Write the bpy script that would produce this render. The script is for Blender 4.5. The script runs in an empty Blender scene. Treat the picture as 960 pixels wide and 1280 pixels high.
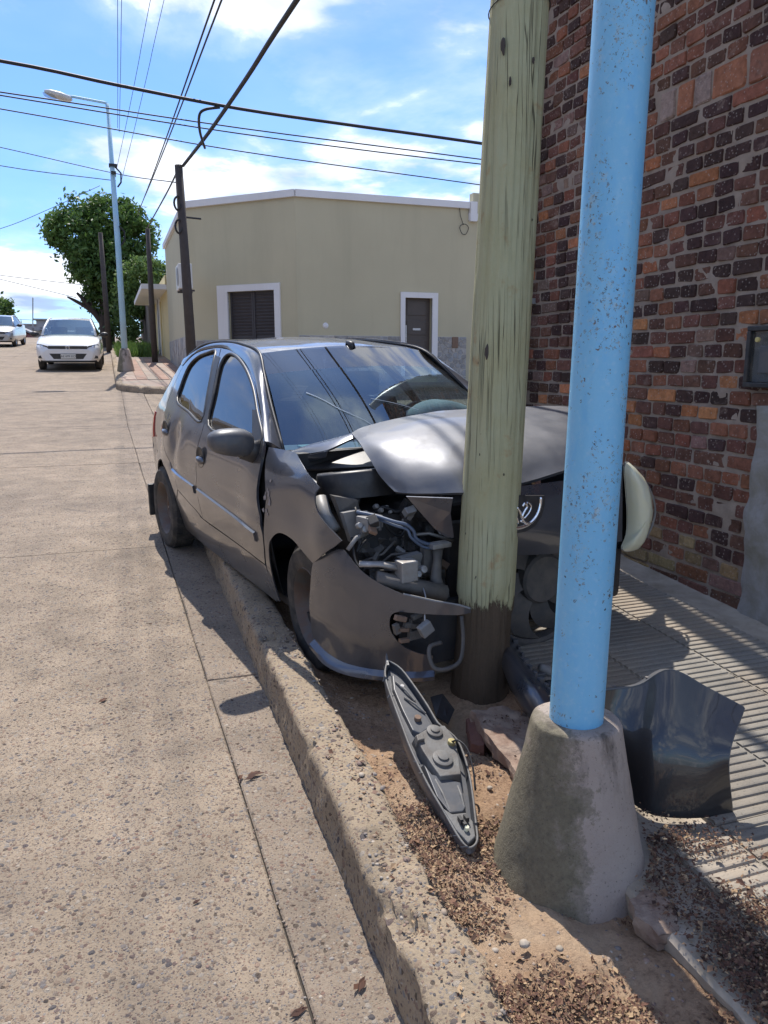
import bpy, bmesh, math, random
import numpy as np
from mathutils import Vector, Matrix, noise as mnoise
from mathutils.geometry import delaunay_2d_cdt

# ---------------------------------------------------------------- camera
F_PX, HZ, XV, SLOPE, CAM_H = 960.0, 452.0, 138.0, 0.055, 1.6
PITCH = math.atan((640 - HZ) / F_PX)
YAW = math.atan((480 - XV) / (F_PX * math.cos(PITCH) + (640 - HZ) * math.sin(PITCH)))
RIGHT = np.array([math.cos(YAW), -math.sin(YAW), 0.0])
FWD = np.array([math.sin(YAW) * math.cos(PITCH), math.cos(YAW) * math.cos(PITCH), -math.sin(PITCH)])
UP = np.cross(RIGHT, FWD)
CAM = np.array([0.0, 0.0, CAM_H])
scene = bpy.context.scene
COL = scene.collection
cd = bpy.data.cameras.new('camera')
cam = bpy.data.objects.new('camera', cd)
COL.objects.link(cam)
cd.sensor_fit = 'VERTICAL'
cd.sensor_height = 36.0
cd.lens = 36.0 * F_PX / 1280.0
cd.clip_start = 0.05
cd.clip_end = 3000
cam.matrix_world = Matrix(((RIGHT[0], UP[0], -FWD[0], CAM[0]), (RIGHT[1], UP[1], -FWD[1], CAM[1]),
                           (RIGHT[2], UP[2], -FWD[2], CAM[2]), (0, 0, 0, 1)))
scene.camera = cam

# ---------------------------------------------------------------- light
SUN_AZ, SUN_EL = math.radians(6.0), math.radians(59.0)      # azimuth from +Y towards +X
sd = bpy.data.lights.new('sun', 'SUN')
sd.energy = 4.1
sd.angle = math.radians(0.55)
sd.color = (1.0, 0.94, 0.86)
sun = bpy.data.objects.new('sun', sd)
COL.objects.link(sun)
SUN_DIR = Vector((math.sin(SUN_AZ) * math.cos(SUN_EL), math.cos(SUN_AZ) * math.cos(SUN_EL), math.sin(SUN_EL)))
sun.rotation_euler = SUN_DIR.to_track_quat('Z', 'Y').to_euler()
scene.view_settings.view_transform = 'Standard'
scene.view_settings.look = 'None'
scene.view_settings.exposure = 0.55
scene.view_settings.gamma = 1.0


def nd(nt, typ, inp=None, **props):
    n = nt.nodes.new(typ)
    for k, v in props.items():
        setattr(n, k, v)
    for k, v in (inp or {}).items():
        s = n.inputs[k]
        if isinstance(v, bpy.types.NodeSocket):
            nt.links.new(v, s)
        else:
            s.default_value = v
    return n


def math_(nt, op, a, b=0.0, clamp=False):
    return nd(nt, 'ShaderNodeMath', {0: a, 1: b}, operation=op, use_clamp=clamp).outputs[0]


def mix(nt, f, a, b, mode='MIX'):
    n = nd(nt, 'ShaderNodeMix', {'Factor': f}, data_type='RGBA', blend_type=mode)
    for i, v in ((6, a), (7, b)):
        if isinstance(v, bpy.types.NodeSocket):
            nt.links.new(v, n.inputs[i])
        else:
            n.inputs[i].default_value = tuple(v) + ((1,) if len(v) == 3 else ())
    return n.outputs[2]


def ramp(nt, f, stops, interp='LINEAR'):
    n = nd(nt, 'ShaderNodeValToRGB', {'Fac': f})
    n.color_ramp.interpolation = interp
    el = n.color_ramp.elements
    while len(el) < len(stops):
        el.new(0.5)
    for e, (p, c) in zip(el, stops):
        e.position = p
        e.color = (c, c, c, 1) if not hasattr(c, '__len__') else tuple(c) + ((1,) if len(c) == 3 else ())
    return n.outputs[0]


# ---------------------------------------------------------------- sky
world = bpy.data.worlds.new('World')
scene.world = world
world.use_nodes = True
wt = world.node_tree
wt.nodes.clear()
sky = nd(wt, 'ShaderNodeTexSky', sky_type='NISHITA', sun_disc=False)
sky.sun_elevation = SUN_EL
sky.sun_rotation = SUN_AZ
sky.air_density = 1.0
sky.dust_density = 0.4
sky.ozone_density = 2.5
tc = nd(wt, 'ShaderNodeTexCoord')
sep = nd(wt, 'ShaderNodeSeparateXYZ', {0: tc.outputs['Generated']})
zz = math_(wt, 'ADD', math_(wt, 'MAXIMUM', sep.outputs[2], 0.0), 0.16)
cx = math_(wt, 'DIVIDE', sep.outputs[0], zz)
cy = math_(wt, 'DIVIDE', sep.outputs[1], zz)
cv = nd(wt, 'ShaderNodeCombineXYZ', {0: cx, 1: cy, 2: 3.7}).outputs[0]
n1 = nd(wt, 'ShaderNodeTexNoise', {'Vector': cv, 'Scale': 1.15, 'Detail': 9.0, 'Roughness': 0.58, 'Distortion': 0.25}).outputs[0]
n2 = nd(wt, 'ShaderNodeTexNoise', {'Vector': cv, 'Scale': 3.1, 'Detail': 6.0, 'Roughness': 0.55}).outputs[0]
dens = math_(wt, 'ADD', n1, math_(wt, 'MULTIPLY', math_(wt, 'SUBTRACT', n2, 0.5), 0.22))
mask = ramp(wt, dens, [(0.43, 0.06), (0.505, 0.26), (0.555, 0.85), (0.63, 1.0)])
shade = ramp(wt, nd(wt, 'ShaderNodeTexNoise', {'Vector': cv, 'Scale': 2.0, 'Detail': 5.0, 'Roughness': 0.5}).outputs[0],
             [(0.38, (2.6, 3.4, 5.0)), (0.47, (4.6, 5.2, 6.4)), (0.57, (7.4, 7.6, 8.0))])
skyc = mix(wt, 1.0, sky.outputs[0], (0.52, 0.73, 1.06), 'MULTIPLY')
cloudy = mix(wt, mask, skyc, shade)
bg = nd(wt, 'ShaderNodeBackground', {'Color': cloudy, 'Strength': 0.135})
wo = nd(wt, 'ShaderNodeOutputWorld', {'Surface': bg.outputs[0]})

# ---------------------------------------------------------------- pixel -> place helpers (photo pixels, 960 x 1280)


def ray(px, py):
    return FWD + RIGHT * ((px - 480) / F_PX) - UP * ((py - 640) / F_PX)


def on_ground(px, py, off=0.0):
    r = ray(px, py)
    return CAM + r * ((off - CAM_H) / (r[2] - SLOPE * r[1]))


def on_x(px, py, X):
    r = ray(px, py)
    return CAM + r * (X / r[0])


def on_y(px, py, Y):
    r = ray(px, py)
    return CAM + r * (Y / r[1])


def project(p):
    d = np.asarray(p, float) - CAM
    w = d @ FWD
    return 480 + F_PX * (d @ RIGHT) / w, 640 - F_PX * (d @ UP) / w, w


def gz(Y):                                   # height of the street at distance Y
    return SLOPE * Y if Y < 58 else SLOPE * 58 + (Y - 58) * 0.012


# ---------------------------------------------------------------- object helpers
rnd = random.Random(7)


def thing(name, label, cat, loc=(0, 0, 0), rotz=0.0, group=None):
    o = bpy.data.objects.new(name, None)
    COL.objects.link(o)
    o.location = loc
    o.rotation_euler = (0, 0, rotz)
    o.empty_display_size = 0.2
    o['label'] = label
    o['category'] = cat
    if group:
        o['group'] = group
    return o


def tag(o, label=None, cat=None, group=None, kind=None):
    for k, v in (('label', label), ('category', cat), ('group', group), ('kind', kind)):
        if v:
            o[k] = v
    return o


def link_mesh(name, me, mat=None, parent=None, smooth=False):
    o = bpy.data.objects.new(name, me)
    COL.objects.link(o)
    if mat is not None:
        me.materials.append(mat)
    if parent is not None:
        o.parent = parent
    if smooth:
        me.polygons.foreach_set('use_smooth', [True] * len(me.polygons))
    return o


class MB:
    """collects shapes of one part"""
    def __init__(self):
        self.v, self.f, self.c = [], [], []
        self.col = None

    def add(self, vs, fs, M=None):
        b = len(self.v)
        for p in vs:
            p = Vector(p)
            if M is not None:
                p = M @ p
            self.v.append(tuple(p))
            self.c.append(self.col)
        self.f += [tuple(i + b for i in f) for f in fs]
        return self

    def box(self, c, s, M=None, bev=0.0):
        x, y, z = (k / 2 for k in s)
        if bev <= 0:
            vs = [(c[0] + i * x, c[1] + j * y, c[2] + k * z) for i in (-1, 1) for j in (-1, 1) for k in (-1, 1)]
            fs = [(0, 1, 3, 2), (4, 6, 7, 5), (0, 4, 5, 1), (2, 3, 7, 6), (0, 2, 6, 4), (1, 5, 7, 3)]
            return self.add(vs, fs, M)
        bm = bmesh.new()
        bmesh.ops.create_cube(bm, size=1.0)
        for v in bm.verts:
            v.co = Vector((v.co.x * s[0] + c[0], v.co.y * s[1] + c[1], v.co.z * s[2] + c[2]))
        bmesh.ops.bevel(bm, geom=list(bm.edges), offset=bev, segments=2, affect='EDGES', profile=0.6)
        bm.verts.index_update()
        self.add([v.co for v in bm.verts], [[v.index for v in f.verts] for f in bm.faces], M)
        bm.free()
        return self

    def tube(self, pts, r, n=8, caps=True, M=None, flat=1.0):
        pts = [Vector(p) for p in pts]
        rs = r if hasattr(r, '__len__') else [r] * len(pts)
        vs, fs = [], []
        up = None
        for i, p in enumerate(pts):
            d = (pts[min(i + 1, len(pts) - 1)] - pts[max(i - 1, 0)])
            if d.length < 1e-9:
                d = Vector((0, 0, 1))
            d.normalize()
            if up is None:
                up = Vector((0, 0, 1)) if abs(d.z) < 0.9 else Vector((1, 0, 0))
            a = d.cross(up)
            if a.length < 1e-6:
                a = d.cross(Vector((1, 0.3, 0)))
            a.normalize()
            b = a.cross(d).normalized()
            up = b
            for k in range(n):
                t = 2 * math.pi * k / n
                vs.append(p + (a * math.cos(t) + b * math.sin(t) * flat) * rs[i])
        m = len(pts)
        for i in range(m - 1):
            for k in range(n):
                k2 = (k + 1) % n
                fs.append((i * n + k, i * n + k2, (i + 1) * n + k2, (i + 1) * n + k))
        if caps:
            fs.append(tuple(range(n - 1, -1, -1)))
            fs.append(tuple((m - 1) * n + k for k in range(n)))
        return self.add(vs, fs, M)

    def lathe(self, prof, n=24, M=None, closed=False, jit=None):
        vs, fs = [], []
        for j, (r, z) in enumerate(prof):
            for k in range(n):
                t = 2 * math.pi * k / n
                rr = r if jit is None else r * (1 + jit(t, z))
                vs.append((rr * math.cos(t), rr * math.sin(t), z))
        for j in range(len(prof) - 1):
            for k in range(n):
                k2 = (k + 1) % n
                fs.append((j * n + k, j * n + k2, (j + 1) * n + k2, (j + 1) * n + k))
        return self.add(vs, fs, M)

    def grid(self, fn, nu, nv, M=None):
        vs = [fn(i / nu, j / nv) for i in range(nu + 1) for j in range(nv + 1)]
        fs = [(i * (nv + 1) + j, (i + 1) * (nv + 1) + j, (i + 1) * (nv + 1) + j + 1, i * (nv + 1) + j + 1)
              for i in range(nu) for j in range(nv)]
        return self.add(vs, fs, M)

    def prism(self, poly, h0, h1, M=None):          # poly in xy, extruded along z
        n = len(poly)
        vs = [(x, y, h0) for x, y in poly] + [(x, y, h1) for x, y in poly]
        fs = [tuple(range(n - 1, -1, -1)), tuple(range(n, 2 * n))]
        fs += [(i, (i + 1) % n, n + (i + 1) % n, n + i) for i in range(n)]
        return self.add(vs, fs, M)

    def build(self, name, mat=None, parent=None, smooth=False, solid=0.0, bevel=0.0, offset=-1.0, angle=None):
        me = bpy.data.meshes.new(name)
        me.from_pydata(self.v, [], self.f)
        if any(c is not None for c in self.c):
            a = me.color_attributes.new('col', 'FLOAT_COLOR', 'POINT')
            a.data.foreach_set('color', [q for c in self.c for q in (tuple(c) + (1.0,) if c is not None else (1, 1, 1, 1))])
        me.update()
        o = link_mesh(name, me, mat, parent, smooth)
        if smooth and angle is not None:
            bm = bmesh.new()
            bm.from_mesh(me)
            for e in bm.edges:
                if len(e.link_faces) == 2 and e.calc_face_angle(0) > angle:
                    e.smooth = False
            bm.to_mesh(me)
            bm.free()
        if solid:
            m = o.modifiers.new('solid', 'SOLIDIFY')
            m.thickness = solid
            m.offset = offset
            if smooth:
                m = o.modifiers.new('split', 'EDGE_SPLIT')
                m.split_angle = 0.75
        if bevel:
            m = o.modifiers.new('bevel', 'BEVEL')
            m.width = bevel
            m.segments = 2
            m.limit_method = 'ANGLE'
        return o


def catmull(pts, n=6, closed=False):
    P = [np.array(p, float) for p in pts]
    out = []
    m = len(P)
    rng = range(m) if closed else range(m - 1)
    for i in rng:
        p1, p2 = P[i], P[(i + 1) % m]
        p0 = P[(i - 1) % m] if closed or i > 0 else 2 * p1 - p2
        p3 = P[(i + 2) % m] if closed or i + 2 < m else 2 * p2 - p1
        for k in range(n):
            t = k / n
            out.append(0.5 * (2 * p1 + (p2 - p0) * t + (2 * p0 - 5 * p1 + 4 * p2 - p3) * t * t + (3 * p1 - p0 - 3 * p2 + p3) * t ** 3))
    if not closed:
        out.append(P[-1])
    return out


def hermite(xs, ys):
    xs = np.array(xs, float)
    ys = np.array(ys, float)
    h = np.diff(xs)
    d = np.diff(ys) / h
    m = np.zeros(len(xs))
    m[0], m[-1] = d[0], d[-1]
    for i in range(1, len(xs) - 1):
        m[i] = 0 if d[i - 1] * d[i] <= 0 else 2 * d[i - 1] * d[i] / (d[i - 1] + d[i])

    def f(x):
        x = min(max(x, xs[0]), xs[-1])
        i = min(int(np.searchsorted(xs, x, side='right')) - 1, len(h) - 1)
        t = (x - xs[i]) / h[i]
        return float((2 * t ** 3 - 3 * t * t + 1) * ys[i] + (t ** 3 - 2 * t * t + t) * h[i] * m[i]
                     + (-2 * t ** 3 + 3 * t * t) * ys[i + 1] + (t ** 3 - t * t) * h[i] * m[i + 1])
    return f


def inside(p, poly):
    x, y = p
    r = False
    n = len(poly)
    j = n - 1
    for i in range(n):
        xi, yi = poly[i][0], poly[i][1]
        xj, yj = poly[j][0], poly[j][1]
        if (yi > y) != (yj > y) and x < (xj - xi) * (y - yi) / (yj - yi) + xi:
            r = not r
        j = i
    return r


def resample(poly, step, closed=True):
    out = []
    n = len(poly)
    for i in range(n if closed else n - 1):
        a, b = np.array(poly[i], float), np.array(poly[(i + 1) % n], float)
        L = np.linalg.norm(b - a)
        k = max(1, int(round(L / step)))
        for j in range(k):
            out.append(a + (b - a) * j / k)
    if not closed:
        out.append(np.array(poly[-1], float))
    return out


def offset_poly(poly, d):                      # positive d shrinks
    P = [np.array(p, float) for p in poly]
    area = sum(P[i][0] * P[(i + 1) % len(P)][1] - P[(i + 1) % len(P)][0] * P[i][1] for i in range(len(P)))
    s = 1 if area > 0 else -1
    out = []
    n = len(P)
    for i in range(n):
        t = P[(i + 1) % n] - P[i - 1]
        L = np.linalg.norm(t)
        if L < 1e-9:
            out.append(P[i])
            continue
        nrm = np.array([-t[1], t[0]]) / L * s
        out.append(P[i] + nrm * d)
    return out


def fill2d(outline, holes=(), step=0.04):
    """triangulate a 2-D outline with holes; returns verts, faces"""
    polys = [resample(outline, step)] + [resample(h, step) for h in holes]
    vs, es = [], []
    for P in polys:
        b = len(vs)
        vs += [Vector((p[0], p[1])) for p in P]
        es += [(b + i, b + (i + 1) % len(P)) for i in range(len(P))]
    xs = [v.x for v in vs]
    ys = [v.y for v in vs]
    rim = np.array([(v.x, v.y) for v in vs])
    y = min(ys) + step * 0.6
    row = 0
    while y < max(ys):
        x = min(xs) + (0.5 * step if row % 2 else 0) + step * 0.3
        while x < max(xs):
            if inside((x, y), polys[0]) and not any(inside((x, y), h) for h in polys[1:]):
                if np.min(np.sum((rim - (x, y)) ** 2, 1)) > (0.5 * step) ** 2:
                    vs.append(Vector((x, y)))
            x += step
        y += step * 0.87
        row += 1
    r = delaunay_2d_cdt(vs, es, [], 0, 1e-6)
    ov, of = r[0], r[2]
    fs = []
    for f in of:
        c = (sum(ov[i].x for i in f) / len(f), sum(ov[i].y for i in f) / len(f))
        if inside(c, polys[0]) and not any(inside(c, h) for h in polys[1:]):
            fs.append(tuple(f))
    return [(v.x, v.y) for v in ov], fs


def fbm(p, sc=1.0, oct=4):
    return mnoise.fractal(Vector(p) * sc, 1.0, 2.0, oct)
# ---------------------------------------------------------------- materials


def new_mat(name):
    m = bpy.data.materials.new(name)
    m.use_nodes = True
    nt = m.node_tree
    nt.nodes.clear()
    out = nd(nt, 'ShaderNodeOutputMaterial')
    b = nd(nt, 'ShaderNodeBsdfPrincipled')
    nt.links.new(b.outputs[0], out.inputs[0])
    return m, nt, b


def pos(nt, scale=(1, 1, 1)):
    g = nd(nt, 'ShaderNodeNewGeometry').outputs['Position']
    if tuple(scale) == (1, 1, 1):
        return g
    return nd(nt, 'ShaderNodeVectorMath', {0: g, 1: scale}, operation='MULTIPLY').outputs[0]


def objco(nt, scale=(1, 1, 1)):
    g = nd(nt, 'ShaderNodeTexCoord').outputs['Object']
    return nd(nt, 'ShaderNodeVectorMath', {0: g, 1: scale}, operation='MULTIPLY').outputs[0]


def noise(nt, v, s, d=4.0, r=0.55, dist=0.0):
    return nd(nt, 'ShaderNodeTexNoise', {'Vector': v, 'Scale': s, 'Detail': d, 'Roughness': r, 'Distortion': dist}).outputs[0]


def bump(nt, b, h, strength=0.5, dist=0.01, prev=None):
    n = nd(nt, 'ShaderNodeBump', {'Height': h, 'Strength': strength, 'Distance': dist})
    if prev is not None:
        nt.links.new(prev, n.inputs['Normal'])
    if b is not None:
        nt.links.new(n.outputs[0], b.inputs['Normal'])
    return n.outputs[0]


def setc(nt, b, c):
    if isinstance(c, bpy.types.NodeSocket):
        nt.links.new(c, b.inputs['Base Color'])
    else:
        b.inputs['Base Color'].default_value = tuple(c) + (1,)


def simple(name, col, rough=0.6, metal=0.0, var=0.25, scale=12.0, bumps=0.15, coat=0.0, spec=0.5, dirt=None, dirt_amt=0.5):
    m, nt, b = new_mat(name)
    p = pos(nt)
    n = noise(nt, p, scale, 6.0, 0.6)
    lo = tuple(c * (1 - var) for c in col)
    hi = tuple(min(1, c * (1 + var)) for c in col)
    c = mix(nt, n, lo, hi)
    if dirt is not None:
        dn = ramp(nt, noise(nt, p, scale * 0.6, 7.0, 0.65, 0.4), [(0.5 - 0.15 * dirt_amt, 0.0), (0.72, dirt_amt)])
        c = mix(nt, dn, c, dirt)
    setc(nt, b, c)
    b.inputs['Roughness'].default_value = rough
    b.inputs['Metallic'].default_value = metal
    b.inputs['Specular IOR Level'].default_value = spec
    b.inputs['Coat Weight'].default_value = coat
    b.inputs['Coat Roughness'].default_value = 0.05
    if bumps:
        bump(nt, b, noise(nt, p, scale * 6, 5.0, 0.6), bumps, 0.004)
    return m


def aggregate(name, sand, stones, s1=70.0, amount=0.5, stain=(0.12, 0.10, 0.085), bumpk=1.0, tint=1.0):
    """worn concrete with the stones of the mix showing"""
    m, nt, b = new_mat(name)
    p = pos(nt)
    w = nd(nt, 'ShaderNodeVectorMath', {0: p, 1: nd(nt, 'ShaderNodeVectorMath', {0: nd(nt, 'ShaderNodeTexNoise', {'Vector': p, 'Scale': 60.0, 'Detail': 2.0}).outputs['Color'], 1: (0.012, 0.012, 0.012)}, operation='MULTIPLY').outputs[0]}, operation='ADD').outputs[0]
    v = nd(nt, 'ShaderNodeTexVoronoi', {'Vector': w, 'Scale': s1, 'Randomness': 1.0}, feature='F1')
    v2 = nd(nt, 'ShaderNodeTexVoronoi', {'Vector': w, 'Scale': s1 * 2.3, 'Randomness': 1.0}, feature='F1')
    cellr = nd(nt, 'ShaderNodeSeparateColor', {0: v.outputs['Color']})
    cell2 = nd(nt, 'ShaderNodeSeparateColor', {0: v2.outputs['Color']})
    st = ramp(nt, cellr.outputs[0], [(i / (len(stones) - 1), c) for i, c in enumerate(stones)])
    st2 = ramp(nt, cell2.outputs[0], [(i / (len(stones) - 1), c) for i, c in enumerate(stones)])
    sandv = mix(nt, noise(nt, p, 160.0, 4.0, 0.6), tuple(c * 0.72 for c in sand), tuple(min(1, c * 1.2) for c in sand))
    rad = math_(nt, 'MULTIPLY', cellr.outputs[1], 0.5)
    is1 = math_(nt, 'MULTIPLY', math_(nt, 'LESS_THAN', v.outputs['Distance'], math_(nt, 'ADD', rad, 0.12)),
                math_(nt, 'LESS_THAN', cellr.outputs[2], amount))
    is2 = math_(nt, 'MULTIPLY', math_(nt, 'LESS_THAN', v2.outputs['Distance'], 0.42), math_(nt, 'LESS_THAN', cell2.outputs[2], amount * 1.1))
    c = mix(nt, is2, sandv, st2)
    c = mix(nt, is1, c, st)
    big = noise(nt, p, 0.9, 8.0, 0.66, 0.5)
    c = mix(nt, ramp(nt, big, [(0.46, 0.0), (0.60, 0.25), (0.72, 0.5)]), c, stain)
    spots = ramp(nt, noise(nt, p, 3.1, 5.0, 0.6, 0.8), [(0.66, 0.0), (0.70, 0.35)])
    c = mix(nt, spots, c, (0.09, 0.085, 0.08))
    fine = noise(nt, p, 4.2, 6.0, 0.6)
    c = mix(nt, 1.0, c, ramp(nt, fine, [(0.25, 0.74), (0.7, 1.12)]), 'MULTIPLY')
    if tint != 1.0:
        c = mix(nt, 1.0, c, (tint, tint, tint), 'MULTIPLY')
    # open pits, their micro-shadow put in as dark colour
    pit = nd(nt, 'ShaderNodeTexVoronoi', {'Vector': w, 'Scale': s1 * 0.55, 'Randomness': 1.0}, feature='F1')
    pr = nd(nt, 'ShaderNodeSeparateColor', {0: pit.outputs['Color']})
    isp = math_(nt, 'MULTIPLY', math_(nt, 'LESS_THAN', pit.outputs['Distance'], math_(nt, 'MULTIPLY', pr.outputs[0], 0.28)), math_(nt, 'GREATER_THAN', pr.outputs[1], 0.55))
    c = mix(nt, math_(nt, 'MULTIPLY', isp, 0.75), c, (0.05, 0.038, 0.03))
    setc(nt, b, c)
    b.inputs['Roughness'].default_value = 0.88
    b.inputs['Specular IOR Level'].default_value = 0.3
    h = math_(nt, 'ADD', math_(nt, 'MULTIPLY', math_(nt, 'SUBTRACT', 0.7, v.outputs['Distance']), is1),
              math_(nt, 'ADD', math_(nt, 'MULTIPLY', math_(nt, 'MULTIPLY', math_(nt, 'SUBTRACT', 0.6, v2.outputs['Distance']), is2), 0.5), math_(nt, 'MULTIPLY', isp, -0.7)))
    nb = bump(nt, None, h, bumpk, 0.007)
    bump(nt, b, noise(nt, p, 90.0, 6.0, 0.75), 0.8, 0.008, nb)
    return m


STONES = [(0.20, 0.155, 0.12), (0.34, 0.27, 0.20), (0.25, 0.16, 0.12), (0.09, 0.085, 0.09), (0.40, 0.34, 0.27), (0.20, 0.185, 0.18), (0.30, 0.22, 0.155), (0.14, 0.10, 0.08)]
M = {}
M['road'] = aggregate('road_concrete', (0.345, 0.273, 0.198), STONES, 70.0, 0.68)
M['gutter'] = aggregate('gutter_concrete', (0.30, 0.24, 0.18), STONES, 66.0, 0.66)
M['kerb'] = aggregate('kerb_concrete', (0.37, 0.29, 0.20), STONES, 48.0, 0.55, stain=(0.10, 0.085, 0.065), bumpk=1.0)
M['far_road'] = aggregate('far_road_concrete', (0.34, 0.265, 0.21), STONES, 30.0, 0.4)
M['joint'] = simple('joint_dirt', (0.05, 0.042, 0.034), 0.95, scale=30)
M['soil'] = None


def soil_mat():
    m, nt, b = new_mat('reddish_soil')
    p = pos(nt)
    c = mix(nt, noise(nt, p, 5.0, 8.0, 0.65, 0.3), (0.27, 0.165, 0.10), (0.52, 0.36, 0.235))
    c = mix(nt, ramp(nt, noise(nt, p, 70.0, 5.0, 0.7), [(0.38, 0.5), (0.52, 0.0)]), c, (0.12, 0.07, 0.045))
    c = mix(nt, ramp(nt, noise(nt, p, 2.0, 5.0, 0.6), [(0.5, 0.0), (0.65, 0.6)]), c, (0.50, 0.38, 0.26))
    setc(nt, b, c)
    b.inputs['Roughness'].default_value = 0.95
    b.inputs['Specular IOR Level'].default_value = 0.15
    n0 = bump(nt, None, noise(nt, p, 26.0, 8.0, 0.72), 0.9, 0.02)
    bump(nt, b, noise(nt, p, 160.0, 4.0, 0.7), 0.8, 0.006, n0)
    return m


M['soil'] = soil_mat()


def tile_mat(name, base, dust):
    m, nt, b = new_mat(name)
    p = pos(nt)
    c = mix(nt, noise(nt, p, 14.0, 6.0, 0.6), tuple(k * 0.7 for k in base), tuple(k * 1.2 for k in base))
    c = mix(nt, ramp(nt, noise(nt, p, 2.2, 6.0, 0.62), [(0.42, 0.0), (0.66, 0.8)]), c, dust)
    c = mix(nt, ramp(nt, noise(nt, p, 120.0, 3.0, 0.6), [(0.3, 0.5), (0.42, 0.0)]), c, (0.06, 0.05, 0.045))
    oi = nd(nt, 'ShaderNodeObjectInfo').outputs['Random']
    c = mix(nt, 1.0, c, ramp(nt, oi, [(0.0, 0.82), (1.0, 1.12)]), 'MULTIPLY')
    setc(nt, b, c)
    b.inputs['Roughness'].default_value = 0.82
    bump(nt, b, noise(nt, p, 60.0, 7.0, 0.7), 0.45, 0.006)
    return m


M['tile'] = tile_mat('ribbed_tile', (0.27, 0.25, 0.215), (0.34, 0.275, 0.205))
M['tile_far'] = tile_mat('far_pavement', (0.30, 0.25, 0.20), (0.32, 0.20, 0.155))


def brick_mat():
    m, nt, b = new_mat('old_brick')
    p = pos(nt)
    at = nd(nt, 'ShaderNodeAttribute', attribute_name='col', attribute_type='GEOMETRY').outputs['Color']
    c = mix(nt, 1.0, at, ramp(nt, noise(nt, p, 30.0, 7.0, 0.65), [(0.25, 0.6), (0.75, 1.4)]), 'MULTIPLY')
    c = mix(nt, ramp(nt, noise(nt, p, 11.0, 4.0, 0.6), [(0.58, 0.0), (0.78, 0.4)]), c, (0.035, 0.024, 0.024))
    # efflorescence spots and mortar smears
    v = nd(nt, 'ShaderNodeTexVoronoi', {'Vector': p, 'Scale': 52.0}, feature='F1')
    vr = nd(nt, 'ShaderNodeSeparateColor', {0: v.outputs['Color']})
    sp = math_(nt, 'MULTIPLY', ramp(nt, v.outputs['Distance'], [(0.1, 1.0), (0.3, 0.0)]), math_(nt, 'GREATER_THAN', vr.outputs[0], 0.62))
    c = mix(nt, math_(nt, 'MULTIPLY', sp, 0.6), c, (0.44, 0.37, 0.33))
    c = mix(nt, ramp(nt, noise(nt, p, 9.0, 8.0, 0.75, 0.6), [(0.57, 0.0), (0.70, 0.5)]), c, (0.34, 0.26, 0.215))
    setc(nt, b, c)
    b.inputs['Roughness'].default_value = 0.9
    b.inputs['Specular IOR Level'].default_value = 0.25
    n0 = bump(nt, None, noise(nt, p, 45.0, 8.0, 0.75), 0.8, 0.012)
    bump(nt, b, noise(nt, p, 220.0, 3.0, 0.6), 0.5, 0.003, n0)
    return m


M['brick'] = brick_mat()
M['mortar'] = simple('mortar', (0.32, 0.255, 0.205), 0.95, var=0.35, scale=14, bumps=1.0, dirt=(0.20, 0.16, 0.135), dirt_amt=0.6)
M['plaster'] = simple('grey_plaster', (0.32, 0.31, 0.31), 0.9, var=0.25, scale=9, bumps=0.8, dirt=(0.16, 0.14, 0.075), dirt_amt=0.8)


def paint_mat(name, col, metal=0.65, rough=0.32, dust=0.25, dustc=(0.30, 0.25, 0.20), coat=0.9):
    m, nt, b = new_mat(name)
    p = objco(nt)
    fl = noise(nt, p, 900.0, 2.0, 0.5)
    c = mix(nt, fl, tuple(k * 0.8 for k in col), tuple(k * 1.25 for k in col))
    d = ramp(nt, noise(nt, p, 5.0, 8.0, 0.68, 0.2), [(0.38, 0.0), (0.78, dust)])
    c = mix(nt, d, c, dustc)
    # scuffs
    sc = ramp(nt, noise(nt, objco(nt, (6, 30, 46)), 2.6, 6.0, 0.7, 0.5), [(0.69, 0.0), (0.74, 0.35)])
    c = mix(nt, sc, c, (0.42, 0.41, 0.40))
    setc(nt, b, c)
    nt.links.new(math_(nt, 'MULTIPLY', math_(nt, 'SUBTRACT', 1.0, d), metal), b.inputs['Metallic'])
    nt.links.new(math_(nt, 'ADD', math_(nt, 'MULTIPLY', d, 0.9), rough), b.inputs['Roughness'])
    b.inputs['Coat Weight'].default_value = coat
    nt.links.new(math_(nt, 'ADD', math_(nt, 'MULTIPLY', d, 0.35), 0.04), b.inputs['Coat Roughness'])
    bump(nt, b, noise(nt, p, 3.0, 3.0, 0.5), 0.16, 0.006)
    return m


M['paint'] = paint_mat('dark_grey_metallic_paint', (0.082, 0.087, 0.104), 0.6, 0.27, 0.13, (0.26, 0.225, 0.19))
M['paint_dull'] = paint_mat('dusty_bonnet_paint', (0.10, 0.106, 0.122), 0.35, 0.46, 0.22, (0.26, 0.235, 0.21), 0.35)
M['paint_white'] = paint_mat('white_car_paint', (0.72, 0.72, 0.72), 0.0, 0.35, 0.12)
M['paint_silver'] = paint_mat('silver_car_paint', (0.42, 0.42, 0.42), 0.5, 0.35, 0.15)
M['black_plastic'] = simple('black_plastic', (0.022, 0.022, 0.024), 0.45, scale=25, bumps=0.08, dirt=(0.10, 0.085, 0.07), dirt_amt=0.35)
M['dusty_plastic'] = simple('dusty_dark_plastic', (0.085, 0.080, 0.076), 0.7, scale=20, bumps=0.2, dirt=(0.17, 0.145, 0.12), dirt_amt=0.7)
M['grey_plastic'] = simple('grey_plastic', (0.20, 0.20, 0.20), 0.5, scale=18, bumps=0.1, dirt=(0.27, 0.23, 0.19), dirt_amt=0.5)
M['slate_plastic'] = simple('slate_plastic', (0.075, 0.08, 0.09), 0.42, scale=18, bumps=0.08, dirt=(0.2, 0.17, 0.14), dirt_amt=0.35)
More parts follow.
